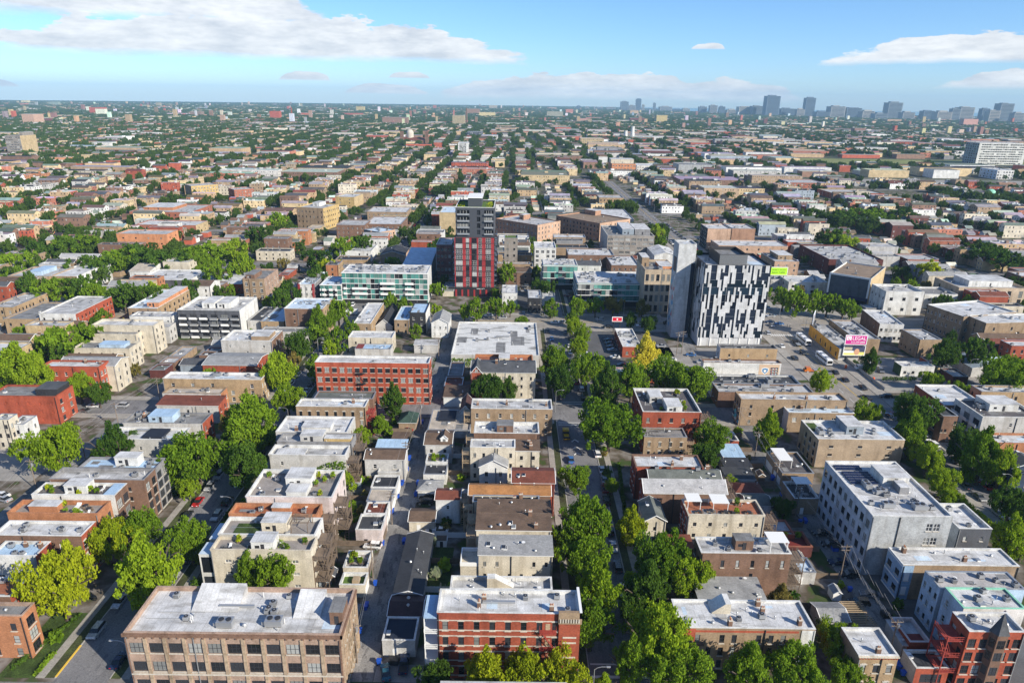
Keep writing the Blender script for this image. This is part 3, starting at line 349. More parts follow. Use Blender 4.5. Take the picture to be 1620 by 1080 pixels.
 ('low house with plain grey shingle roof and one skylight','house',41.9,121.8,14.7,7.1,5.5,0,dict(wall='brown',side='brown',roof='greysh',rt='shed',rh=0.6,st=1,S=(0,),ac=0,vent=3,sky=1)),
 ('weathered tan brick building with white roof, brick chimneys and red cornice band','apartment building',34.1,108.1,26.7,8.1,10.5,0,dict(wall='tan',side='red',roof='white',st=3,par=0.4,cop='white',S=(11,1.0,2.0),W=(3,1,1.8),chim=4,ac=2,vent=7,style='redband',ex=[('stair',0.28,0.55,0.42,0.95,2.4,'white'),('escapeS',0.12)])),
 ('small tan brick two flat with white flat roof and bracketed cornice','apartment building',66.8,102.5,7.6,7.3,9.5,0,dict(wall='buff',side='tan',roof='white',st=2,par=0.5,cop='white',S=(3,1.1,1.9,'arch'),W=(2,1,1.7),ac=0,vent=1,chim=1,style='cornice')),
 ('red brick garage with sunken black roof at the lower right','garage',80.2,104.9,6.5,4.8,4.2,0,dict(wall='redor',side='ltgrey',roof='dark',st=1,par=0.6,cop='white',S=(1,4.2,2.2,'gate'),ac=0,vent=0)),
 ('low white lean-to roof beside the red deck','garage',81.6,112.0,5.8,6.6,3.2,0,dict(wall='ltgrey',roof='ltgrey',rt='shed',rh=0.4,st=1,S=(0,),ac=0,vent=1)),
 ('flat garage carrying a red painted deck with white rails','garage',82.6,111.6,4.3,7.1,4.4,0,dict(wall='red',roof='reddeck',st=1,par=0.9,cop='pink',S=(0,),W=(0,),door='W',ac=0,vent=0)),
 ('red brick corner building with slate turret bay at the lower right','apartment building',87.8,104.1,10.7,5.3,14.0,0,dict(wall='redor',side='red',roof='white',st=4,par=0.6,cop='white',S=(5,1.5,2.1),W=(2,1.2,1.8),ac=1,vent=4,ex=[('turret',0.52),('redporch','W')])),
 ('white membrane roofed building behind the red corner building','apartment building',92.1,112.2,12.6,6.3,12.5,0,dict(wall='white',side='ltblue',roof='white',st=3,par=0.2,cop='teal',S=(0,),W=(2,0.9,1.6),ac=3,vent=3)),
 ('building with pale grey board roof and light blue side wall','apartment building',91.8,119.3,18.1,5.8,11.5,0,dict(wall='ltblue',side='ltblue',roof='greyboard',st=3,par=0.15,S=(0,),W=(3,0.8,1.4),ac=5,vent=3)),
 ('light blue clapboard house with white roof and tan brick side','house',89.9,129.7,26.5,6.5,9.5,0,dict(wall='tan',side='ltblue2',roof='white',st=2,par=0.3,cop='white',S=(0,),W=(2,1.7,1.6),chim=2,ac=0,vent=5,style='bluehouse')),
 ('tall pale grey brick block with solar panels on its white roof','apartment building',85.9,138.3,19.0,26.0,16.7,0,dict(wall='paleg',side='palegshade',roof='white',st=4,par=0.5,cop='white',S=(2,1.4,2,'right'),W=(9,1.6,2.1,'grid'),ac=16,vent=12,ex=[('solar',),('pent',0.5,0.55,0.85,0.8,2.4,'white'),('pent',0.62,0.4,0.74,0.52,2,'grey')])),  # side walls: pale grey with bluish shade painted into the colour
 ('lower wing of the pale grey block with dark clapboard wall','apartment building',109.8,141.9,8.1,11.1,11.0,0,dict(wall='greydk',side='paleg',roof='white',st=3,par=0.8,cop='white',S=(0,),W=(1,1.2,1.8),ac=2,vent=1)),
 ('tan brick garage block with sunken dark terrace and white frame','garage',79.1,164.0,7.0,8.9,5.0,0,dict(wall='tan',side='tan',roof='charcoal',st=1,par=0.7,cop='white',S=(0,),door='W',ac=1,vent=1,ex=[('canopy',0.3,0.5,0.9,0.95)])),
 ('tan three storey block with roof terrace, lawn square and glass hut','apartment building',95.9,190.3,27.1,13.2,9.9,0,dict(wall='tanlt',side='tanlt',roof='white',st=3,par=0.7,cop='white',S=(3,1.4,0.8),W=(4,1.3,1.8),ac=7,vent=4,ex=[('pent',0.4,0.35,0.6,0.95,2.8,'bluegrey'),('lawn',0.03,0.5,0.15,0.95)])),
 ('low tan terrace with white canopy beside the tan three storey block','garage',81.2,178.5,9.5,13.2,4.5,0,dict(wall='tan',roof='darkdeck',st=1,par=0.6,S=(0,),door='W',ac=0,vent=1,ex=[('canopy',0.05,0.3,0.45,0.9)])),
 ('tan brick shop row with grey blue roof and white side wall','shop building',96.4,214.5,22.7,9.7,7.4,0,dict(wall='tan',side='white',roof='ltblue',st=2,par=0.5,cop='white',S=(5,1.4,1.6),W=(1,1,1.5),chim=2,ac=3,vent=3)),
 ('long tan brick shop block with white roof by the graffiti yard','shop building',81.1,219.2,37.5,6.9,10.0,0,dict(wall='tan',side='tan',roof='white',st=3,par=0.7,cop='tan',S=(5,0.9,1.3),W=(3,1,1.5),chim=2,ac=2,vent=4,ex=[('graffiti',)])),
 ('long low shop with patched pale roof on the diagonal avenue','shop building',77.7,233.9,35.6,8.0,6.5,0,dict(wall='brown',roof='patch',st=1,par=0.5,S=(0,),ac=7,vent=6)),
 ('long low shop with dark cluttered roof on the diagonal avenue','shop building',78.2,243.2,34.0,9.0,6.0,0,dict(wall='white',roof='charcoal',st=1,par=0.6,S=(0,),ac=10,vent=6)),
 ('low shop with painted lion shield and shelves mural','shop building',80.4,265.2,32.4,3.9,6.1,0,dict(wall='white',side='white',roof='white',st=1,par=0.5,cop='brown',S=(0,),ac=2,vent=4,ex=[('mural',)])),
 ('low tan shop with painted doorway below the striped tower','shop building',92.8,284.0,25.3,5.4,5.7,0,dict(wall='buff',side='white',roof='charcoal',st=1,par=0.6,cop='grey',S=(3,0.9,1.2),ac=4,vent=4)),
 ('small red brick shop with white cluttered roof by the parking lot','shop building',49.9,286.2,8.4,25.7,5.0,0,dict(wall='red',side='red',roof='white',st=1,par=0.5,cop='white',S=(2,1.2,1.4),W=(5,1.2,1.4),ac=8,vent=3)),
 ('long low white roofed garage behind the yellow tree','garage row',37.5,256.2,25.8,7.6,4.0,0,dict(wall='red',roof='white',st=1,par=0.3,S=(0,),ac=0,vent=4)),
 ('low garage with lilac white roof behind the cream house with awnings','garage',66.4,149.3,7.4,6.7,3.4,0,dict(wall='red',roof='ltgrey',st=1,par=0.4,cop='salmonred',S=(0,),door='E',ac=0,vent=1)),
 ('sunken dark red deck garage by the right alley','garage',67.9,144.6,8.6,6.6,3.2,0,dict(wall='maroon',roof='reddeck',st=1,par=1.0,cop='salmonred',S=(0,),door='E',ac=0,vent=0,ex=[('garden',3)])),
 ('garage with pale blue flat roof behind the brown brick house','garage',67.6,134.5,5.5,5.6,3.4,0,dict(wall='ltgrey',roof='ltblue',st=1,par=0.3,S=(0,),door='E',ac=0,vent=0)),
 ('low garage with dark grey shingles beyond the white roofed tan building','garage',68.0,119.0,5.8,5.6,3.0,0,dict(wall='ltgrey',roof='greysh',rt='gx',rh=0.9,st=1,S=(0,),door='E',ac=0,vent=0)),
 ('white modern house with recessed balconies beside the right street','house',156.0,204.4,19.7,15.0,11.5,0,dict(wall='ltgrey',side='white',roof='darkdeck',st=3,par=0.8,cop='white',S=(1,0.9,1.3),W=(3,3,2.2,'balc'),ac=4,vent=2,ex=[('pent',0.3,0.4,0.8,0.9,2.6,'white')])),
 ('red brick shop building with white roof at the avenue corner','shop building',152.4,218.9,14.8,18.4,9.0,0,dict(wall='brown',side='red',roof='white',st=2,par=0.6,cop='white',S=(0,),W=(5,1.2,1.5),ac=2,vent=3)),
 ('narrow dark brick shop with white bay windows','shop building',145.2,207.9,5.2,8.2,10.0,0,dict(wall='brown',side='brown',roof='charcoal',st=3,par=0.4,S=(0,),W=(1,2.4,1.8,'grid'),ac=1,vent=0)),
 ('low shop with orange rimmed white roof beyond the right street','shop building',155.4,194.6,14.3,7.1,7.0,0,dict(wall='orange',side='brown',roof='white',st=2,par=0.6,cop='orange',S=(0,),W=(2,1.5,1.6),ac=3,vent=2)),
 ('dark blue gabled house at the right edge','house',144.7,173.5,10.8,6.7,10.0,0,dict(wall='navy',side='navy',roof='slate',rt='gy',rh=2,st=3,S=(3,1,1.6),W=(2,1,1.6),ac=0,vent=0)),
 ('pale flat roofed block behind the white modern house','apartment building',171.9,229.0,20.9,6.1,10.0,0,dict(wall='buff',side='buff',roof='white',st=3,par=0.6,S=(4,1,1.5),W=(2,1,1.5),ac=5,vent=3)),
 ('orange walled corner shop with red awning on the avenue','shop building',147.5,320.9,35.4,8.7,5.5,-92,dict(wall='orangey',side='ltgrey',roof='patch',st=1,par=0.5,cop='grey',S=(6,1.2,2),E=(0,),ac=6,vent=5)),
 ('tan brick shop block with cluttered roof behind the orange shop','shop building',158.6,324.7,29.0,11.5,7.0,-92,dict(wall='tan',side='tan',roof='patch',st=2,par=0.6,S=(0,),E=(0,),ac=8,vent=5)),
 ('small white and green building with hedge covered side','shop building',164.6,267.7,14.0,5.9,4.5,0,dict(wall='white',side='greenwall',roof='white',st=1,par=0.4,cop='white',S=(4,1.2,1.2),W=(0,),ac=1,vent=2)),
 ('white fronted long brick building with white roof','shop building',180.0,336.0,23.9,11.0,9.0,-97,dict(wall='brown',side='white',roof='white',st=2,par=0.5,cop='white',S=(0,),E=(5,1.2,1.4),ac=3,vent=3)),
 ('plain tan brick hall with stained white roof','hall',183.2,304.2,14.7,9.9,9.0,-88,dict(wall='tan',side='tan',roof='patch',st=2,par=0.4,S=(0,),E=(0,),ac=1,vent=2)),
 ('three storey tan brick courtyard block with white roof','apartment building',210.9,333.0,21.2,32.6,13.0,-74,dict(wall='tan',side='tan',roof='white',st=3,par=0.6,cop='white',S=(9,1,1.6),E=(6,1,1.6),ac=2,vent=4)),
 ('tall brick rear wing of the courtyard block with timber stairs','apartment building',219.6,315.8,13.2,36.2,13.0,-84,dict(wall='tan',side='tan',roof='white',st=3,par=0.5,cop='white',S=(3,1,1.6),E=(4,1,1.6),ac=3,vent=3)),
 ('red brick building at the right edge beyond the courtyard block','apartment building',216.7,278.3,13.4,7.3,10.6,0,dict(wall='red',side='red',roof='white',st=3,par=0.5,S=(4,1,1.6),W=(2,1,1.5),ac=1,vent=1)),
 ('small grey metal roofed garage by the right trees','garage',194.6,267.9,12.2,15.7,4.0,0,dict(wall='ltgrey',roof='bluegreysh',rt='gy',rh=1.2,st=1,S=(0,),ac=0,vent=0)),
 ('low garage with blue white roof by the right edge','garage',207.2,267.3,11.8,12.8,4.0,0,dict(wall='white',roof='ltblue',rt='shed',rh=0.6,st=1,S=(0,),ac=0,vent=0)),
 ('slender tower with white and dark blue vertical stripe cladding','tower',87.7,302.9,29.9,25.7,38.9,0,dict(wall='towerwhite',side='towerwhite',roof='white',st=10,par=1.0,cop='dark',S=(0,),style='striped',ac=3,vent=0,ex=[('pentscreen',)])),
 ('pale concrete stair shaft attached to the striped tower','tower',77.7,314.5,8.3,10.2,45.8,0,dict(wall='concrete',side='concrete',roof='white',st=1,par=0.6,cop='concrete',S=(0,),ac=0,vent=0,style='shaft')),
 ('dark red and black panelled apartment tower','tower',-32.9,385.3,22.6,34.1,33.9,0,dict(wall='crimson',side='dark',roof='grey',st=9,par=1.2,cop='dark',S=(0,),style='redtower',ac=0,vent=0,ex=[('garden',16),('uppertower',)])),
 ('brownish brick apartment wing left of the dark red tower','apartment building',-47.4,421.9,9.4,23.1,22.2,0,dict(wall='maroonlt',side='dark',roof='ltgrey',st=5,par=0.5,S=(4,1.5,1.9),E=(0,),ac=2,vent=3)),
 ('grey apartment wing with balconies and green roof right of the dark red tower','apartment building',-5.1,444.6,8.7,11.1,22.6,0,dict(wall='taupe',side='cream',roof='lawn',st=5,par=0.5,S=(2,1.3,1.5),W=(4,1.5,1.7,'balc'),ac=0,vent=2)),
 ('cream and red brick block behind the dark red tower','apartment building',-60.2,564.8,13.3,36.1,19.9,0,dict(wall='yellowlt',side='red',roof='ltblue',st=6,par=0.5,S=(0,),W=(3,1.2,1.8),ac=2,vent=1)),
 ('small white windowless block beside the dark red tower','shop building',-5.4,362.6,8.6,17.1,8.0,0,dict(wall='white',side='white',roof='white',st=2,par=0.4,S=(0,),ac=1,vent=2)),
 ('small black house with white roof by the side street','house',9.0,351.1,7.0,16.7,8.5,0,dict(wall='dark',side='dark',roof='white',st=2,par=0.4,S=(3,0.9,1.4),ac=1,vent=1)),
 ('small white garage behind the black house','garage',17.1,366.0,7.3,11.8,5.0,0,dict(wall='white',roof='white',st=1,par=0.4,S=(2,0.9,1.2),ac=1,vent=1)),
 ('long green glass condominium with white balconies and cluttered roof','apartment building',-93.6,366.2,47.1,19.7,17.4,0,dict(wall='glass',side='concrete',roof='white',st=5,par=0.3,cop='white',S=(0,),style='glasscondo',ac=36,vent=20)),
 ('lower stepped wing of the green glass condominium','apartment building',-105.3,363.7,11.5,18.8,11.0,0,dict(wall='glass',side='concrete',roof='ltblue',st=3,par=0.3,cop='white',S=(0,),style='glasscondo',ac=2,vent=2)),
 ('white and red narrow building with blue roof units beside the glass condominium','apartment building',-117.9,365.1,8.9,29.5,10.6,0,dict(wall='white',side='grey',roof='ltblue',st=3,par=0.5,cop='white',S=(3,1.1,1.8),E=(3,1,1.5),ac=12,vent=6,ex=[('redpiers',)])),
 ('brown brick block peeking behind the glass condominium','apartment building',-111.0,398.8,7.3,11.7,13.8,0,dict(wall='orange',side='buff',roof='charcoal',st=4,par=0.4,S=(1,1,1.5),E=(3,1,1.5),ac=2,vent=1)),
 ('angular pale blue metal clad hall near the dark red tower','hall',-67.4,412.9,17.3,38.5,11.0,0,dict(wall='ltblue',side='ltblue',roof='ltblue',rt='shed',rh=3,st=2,S=(2,1,1.5),E=(0,),ac=0,vent=0)),
 ('left green glass office with white roof behind the parking court','office building',18.9,400.5,20.5,16.8,15.1,0,dict(wall='glass',side='glass',roof='white',st=4,par=0.4,cop='white',S=(0,),style='glassbox',ac=12,vent=6)),
 ('right green glass office with rooftop units on the main street','office building',36.6,365.4,37.5,27.5,13.4,0,dict(wall='glass',side='ltgrey',roof='white',st=4,par=0.4,cop='white',S=(0,),style='glassbox',ac=22,vent=8)),
 ('tan stone bank building with tall windows and arched ground floor','bank building',70.6,353.5,16.9,24.7,24.2,0,dict(wall='bank',side='bank',roof='grey',st=4,par=1.2,cop='bank',S=(6,1.7,3.6,'bank'),W=(0,),ac=4,vent=3,ex=[('pent',0.0,0.5,0.25,1.0,5,'tan'),('pent',0.55,0.3,0.95,0.8,1.4,'orangelt')])),
 ('grey banded office block with green and metal roof rooms','office building',68.6,488.2,33.7,42.0,17.0,0,dict(wall='taupe',side='ltgrey',roof='grey',st=5,par=0.8,cop='ltgrey',S=(8,3.4,1.7),E=(4,3.4,2.2),ac=4,vent=4,ex=[('pent',0.35,0.2,0.6,0.9,4,'bluegrey'),('pent',0.62,0.2,0.95,0.8,4,'grey')])),
 ('long salmon brick warehouse with projecting right wing','warehouse',-14.0,561.8,44.7,29.3,16.0,-41,dict(wall='salmon',side='salmonlt',roof='ltgrey',st=4,par=0.8,cop='salmon',S=(12,1.4,2),E=(7,1.2,2),ac=3,vent=8,ex=[('pent',0.3,0.5,0.4,0.8,4,'salmon')])),  # paler side brick has sunlight painted in, front keeps its shaded tone
 ('wide salmon brick warehouse with brown roof','warehouse',37.6,589.8,50.5,37.6,14.8,-49,dict(wall='salmon',side='salmonlt',roof='brownflat',st=4,par=0.8,cop='salmon',S=(13,1.4,1.9),E=(7,1.4,2),ac=2,vent=5,ex=[('pent',0.1,0.8,0.35,1.0,4,'salmon')])),  # side is a lighter copy of the same brick, sunlit tone painted in
 ('white walled flats with dark window bays left of the office court','apartment building',14.9,445.7,14.2,20.9,16.1,0,dict(wall='white',side='cream',roof='white',st=5,par=0.5,cop='white',S=(4,2,1.9),E=(2,1.2,1.6),ac=3,vent=3)),
 ('low brown brick shops with white roofs behind the green glass offices','shop building',38.4,458.4,31.3,21.8,9.0,0,dict(wall='brown',side='brown',roof='white',st=2,par=0.6,S=(5,1.5,1.6),ac=8,vent=8)),
 ('low white roofed shops beside the bank building','shop building',64.5,433.4,18.2,29.4,8.0,0,dict(wall='brown',side='brown',roof='white',st=2,par=0.6,S=(5,1.2,1.6),ac=10,vent=6)),
 ('white ridge roofed hall beyond the grey banded office','hall',97.5,460.2,15.4,27.1,9.0,0,dict(wall='white',roof='white',rt='gy',rh=2,st=1,S=(0,),ac=2,vent=2)),
 ('white roofed shed with blue wall beyond the salmon warehouse','warehouse',79.2,618.1,30.4,58.4,8.0,0,dict(wall='navy',side='white',roof='white',st=1,par=0.5,S=(0,),ac=2,vent=3)),
 ('tan brick flats facing the camera on the upper street','apartment building',91.5,731.1,25.7,22.7,11.8,0,dict(wall='buff',side='buff',roof='ltgrey',st=3,par=0.5,S=(7,1.3,1.6),ac=2,vent=3)),
 ('brown block with dark glazed end and salmon walls behind the striped tower','apartment building',151.3,527.3,18.1,21.2,16.1,0,dict(wall='salmonlt',side='dark',roof='white',st=5,par=0.5,S=(0,),W=(5,1.4,1.9),ac=3,vent=3)),
 ('salmon brick block joined to the brown block behind the striped tower','apartment building',174.9,542.2,18.6,23.6,13.8,0,dict(wall='salmon',side='salmon',roof='white',st=4,par=0.6,S=(0,),ac=6,vent=3)),
 ('low pale shops with white roofs right behind the striped tower','shop building',153.6,502.7,51.6,21.6,8.0,0,dict(wall='salmonlt',roof='white',st=2,par=0.5,S=(6,1.3,1.5),ac=6,vent=6)),
 ('tan brick shop block with green awning windows behind the lime billboard','shop building',171.4,437.4,15.9,26.0,11.0,0,dict(wall='salmonlt',side='tan',roof='patch',st=3,par=0.6,S=(3,1.2,1.5),W=(2,1.2,1.5),ac=5,vent=2,ex=[('pent',0.3,0.3,0.9,0.9,3,'tan')])),
 ('white fronted low shops with green awnings below the lime billboard','shop building',165.8,397.1,23.5,16.2,7.5,0,dict(wall='white',side='ltgrey',roof='white',st=2,par=0.5,cop='white',S=(4,2,1.6),W=(3,1.5,1.5),ac=5,vent=4)),
 ('low grey shop below the lime green billboard','shop building',158.0,407.5,11.8,21.9,6.5,0,dict(wall='ltgrey',roof='patch',st=2,par=0.5,S=(3,1.3,1.5),ac=4,vent=2)),
 ('dark maroon brick warehouse with many roof units','warehouse',211.9,448.7,36.3,50.1,10.3,0,dict(wall='maroon',side='maroon',roof='ltgrey',st=3,par=0.9,cop='maroon',S=(0,),W=(3,1.2,1.6),ac=26,vent=8)),
 ('movie hall with huge blank blue grey screen wall and tan side','theatre',184.2,386.6,22.1,38.8,15.9,-38,dict(wall='screen',side='yellowlt',roof='brownflat',st=1,par=0.8,cop='white',S=(0,),E=(0,),ac=2,vent=2,style='screen')),
 ('white terracotta hall with curved parapet and red awnings','hall',202.3,356.9,20.7,15.9,13.2,0,dict(wall='white',side='white',roof='patch',st=2,par=1.2,cop='white',S=(3,1.8,1.8),ac=5,vent=3)),
 ('white terracotta hall extension with dark hatch roof','hall',232.1,370.7,18.5,16.3,8.2,0,dict(wall='white',side='white',roof='grey',st=2,par=0.9,cop='white',S=(3,1.8,1.6),ac=3,vent=3)),
 ('tan stone bank hall with glazed roof room at the right edge','bank building',253.6,375.4,38.8,23.8,11.1,0,dict(wall='bank',side='bank',roof='ltgrey',st=2,par=1.2,cop='bank',S=(6,2.2,4,'bank'),W=(2,1.6,3),ac=2,vent=2,ex=[('pent',0.25,0.3,0.9,0.9,3.4,'white')])),
 ('red brick house behind the movie hall','apartment building',276.0,468.5,21.6,18.4,6.7,0,dict(wall='salmonred',side='maroon',roof='ltgrey',st=2,par=0.5,S=(0,),ac=1,vent=1)),
 ('three storey dark red school building on the upper right','school',386.5,840.4,63.6,42.0,6.7,0,dict(wall='red',side='red',roof='ltgrey',st=3,par=0.8,cop='tan',S=(14,1.4,1.9),W=(4,1.4,1.9),ac=3,vent=5)),
 ('salmon brick factory with blue side on the upper right','factory',374.4,941.6,47.6,42.0,7.5,0,dict(wall='salmonred',side='teal',roof='ltgrey',st=2,par=0.6,S=(10,2.5,1.6),W=(0,),ac=3,vent=4)),
 ('yellow brick block with brightly lit wall in the upper left','apartment building',-186.2,591.9,25.5,27.9,18.7,-15,dict(wall='tan',side='yellow',roof='ltgrey',st=4,par=0.7,cop='yellow',S=(7,1,1.6),E=(9,1.2,1.6),ac=2,vent=4,ex=[('pent',0.3,0.5,0.55,0.9,3,'white')])),  # tan front and yellow side paint shade and sunlight into one brick
 ('blank tan brick wall block right of the yellow block','apartment building',-184.2,717.3,20.1,28.6,11.0,-7,dict(wall='yellow',side='yellowlt',roof='white',st=3,par=0.6,S=(2,1,1.5),E=(0,),ac=2,vent=3)),
 ('small cream cube house in front of the yellow block','house',-167.8,556.8,10.4,15.1,7.1,0,dict(wall='yellowlt',side='yellowlt',roof='tanroof',st=2,par=0.4,S=(1,0.9,1.2),ac=0,vent=1)),
 ('grey and white modern flats with curved blue roof','apartment building',-117.1,536.2,18.6,15.9,10.2,-36,dict(wall='greydk',side='salmonlt',roof='ltblue',st=3,par=0.5,S=(4,1.4,1.6),E=(5,1.4,1.6),ac=4,vent=3)),
 ('long white roofed brick terrace in the upper middle','apartment building',-132.9,627.2,35.9,31.4,10.0,0,dict(wall='tan',side='tan',roof='white',st=3,par=0.5,S=(9,1,1.5),E=(3,1,1.5),ac=5,vent=5)),
 ('row of brown flats with white roof below the white roofed terrace','apartment building',-121.5,563.1,29.4,38.4,10.0,0,dict(wall='brown',side='brown',roof='white',st=3,par=0.5,S=(7,1,1.5),E=(2,1,1.5),ac=4,vent=5)),
 ('brown brick flats left of the white roofed row','apartment building',-141.8,549.0,22.6,24.6,11.4,0,dict(wall='brown',side='brown',roof='ltgrey',st=3,par=0.5,S=(6,1,1.5),ac=3,vent=3)),
 ('white cluster house with stepped roofs behind the glass condominium','house',-120.5,470.0,22.0,24.4,7.4,0,dict(wall='white',side='white',roof='white',st=2,par=0.5,S=(4,1,1.4),E=(2,1,1.4),ac=4,vent=3)),
 ('dark roofed brick houses pair behind the glass condominium','house',-115.7,439.1,20.8,11.4,8.0,0,dict(wall='buff',side='buff',roof='dark',st=2,par=0.5,S=(0,),ac=2,vent=3)),
 ('pair of black gabled tan houses behind the glass condominium','house',-90.1,459.6,16.6,21.9,7.0,0,dict(wall='tan',side='salmonlt',roof='dark',rt='gy',rh=2.5,st=2,S=(2,1,1.4),ac=0,vent=1)),
 ('orange rendered block with lit side above the park trees','apartment building',-286.2,490.1,36.5,17.4,13.3,0,dict(wall='orangelt',side='orangelt',roof='ltgrey',st=3,par=0.6,S=(4,1.2,1.2),E=(2,1,1.5),ac=2,vent=3)),
 ('red brick and cream stepped terrace above the orange block','apartment building',-310.4,560.2,50.0,23.2,7.4,0,dict(wall='salmonred',side='yellowlt',roof='white',st=2,par=0.6,S=(8,1.3,1.6),E=(2,1,1.5),ac=6,vent=5)),
 ('large red brick stepped apartment block in the upper left','apartment building',-339.1,606.8,53.8,46.1,10.6,0,dict(wall='salmonred',side='salmonred',roof='ltgrey',st=3,par=0.7,S=(10,1.3,1.5),E=(3,1,1.5),ac=5,vent=5,ex=[('pent',0.1,0.3,0.6,0.9,2.5,'orange')])),
 ('yellow apartment block with many balconies in the upper left','apartment building',-364.2,770.8,21.3,28.4,15.1,-48,dict(wall='tan',side='yellow',roof='ltgrey',st=4,par=0.6,S=(3,1,1.5),E=(9,1.3,1.6),ac=3,vent=4)),
 ('red brick block with white roof right of the yellow balcony block','apartment building',-319.1,777.7,20.1,21.2,10.8,-51,dict(wall='salmonred',side='salmonred',roof='ltgrey',st=3,par=0.6,S=(3,1,1.5),E=(6,1.2,1.5),ac=3,vent=3)),
 ('dark ribbed office slab with roof mast at the far left','office building',-888.4,1239.7,27.1,42.0,37.9,0,dict(wall='taupe',side='yellowlt',roof='grey',st=9,par=0.6,S=(9,4,1.8),E=(0,),ac=2,vent=2,ex=[('pent',0.75,0.2,1.0,0.9,6,'taupe')])),
 ('white office slab with ribbon windows at the far right','office building',904.6,1378.8,92.7,42.0,40.7,0,dict(wall='white',side='bluegrey',roof='ltgrey',st=9,par=0.5,S=(22,4.2,2.0),W=(6,4,2.5),ac=3,vent=3)),
 ('low white annex with square windows at the far right','office building',755.6,1094.6,26.3,42.0,14.3,0,dict(wall='white',side='ltblue',roof='white',st=3,par=0.5,S=(6,2.5,2),W=(5,3,2),ac=4,vent=2)),
 ('tall white apartment slab in the far middle','tower',-110.8,1416.1,18.7,42.0,25.3,0,dict(wall='white',side='white',roof='white',st=10,par=0.5,S=(7,2.2,1.6),ac=1,vent=1)),
 ('dark blue modern office with slanted end in the distance','office building',-135.2,2082.0,43.7,42.0,18.4,0,dict(wall='navy',side='navy',roof='ltgrey',st=6,par=0.5,S=(10,3.5,1.8),ac=0,vent=0)),
 ('brown brick church with twin towers and pale dome in the distance','church',-280.9,1741.9,68.9,42.0,11.1,0,dict(wall='brown',side='brown',roof='redsh',rt='gx',rh=6,st=2,S=(8,2,5),ac=0,vent=0,ex=[('dome',)])),
 ('bright orange and cream factory in the far middle','factory',154.9,1101.8,37.3,42.0,15.8,0,dict(wall='orangelt',side='orangelt',roof='tanroof',st=3,par=0.6,S=(8,2.5,1.8),ac=2,vent=2,ex=[('pent',0,0.4,1,1,6,'cream')])),
 ('cream factory with blue billboard roof in the far middle','factory',169.8,1801.5,59.3,42.0,18.3,0,dict(wall='yellowlt',side='yellowlt',roof='ltgrey',st=4,par=0.6,S=(12,2,1.8),ac=1,vent=1)),
 ('long white warehouse in the far middle','warehouse',357.7,2083.4,137.0,42.0,11.6,0,dict(wall='white',side='white',roof='white',st=1,par=0.6,S=(0,),ac=2,vent=2)),
 ('white warehouse with long row of windows behind the orange factory','warehouse',202.9,1153.3,46.1,42.0,9.0,0,dict(wall='white',side='white',roof='white',st=2,par=0.6,S=(11,2,1.6),ac=2,vent=2)),
 ('broad grey windowless warehouse in the far middle','warehouse',266.7,1131.2,57.3,41.9,13.2,0,dict(wall='paleg',side='paleg',roof='grey',st=1,par=0.6,S=(0,),ac=4,vent=3)),
 ('long dark red mill in the far right distance','factory',1044.5,1987.4,104.8,42.0,11.1,0,dict(wall='red',side='red',roof='grey',st=3,par=0.6,S=(14,3,2),ac=0,vent=0)),
 ('mint green roofed hall with small dome at the right edge','hall',582.6,853.3,23.1,18.0,5.7,0,dict(wall='buff',side='buff',roof='mint',st=1,par=0.4,S=(0,),ac=0,vent=0,ex=[('dome2',)])),
]
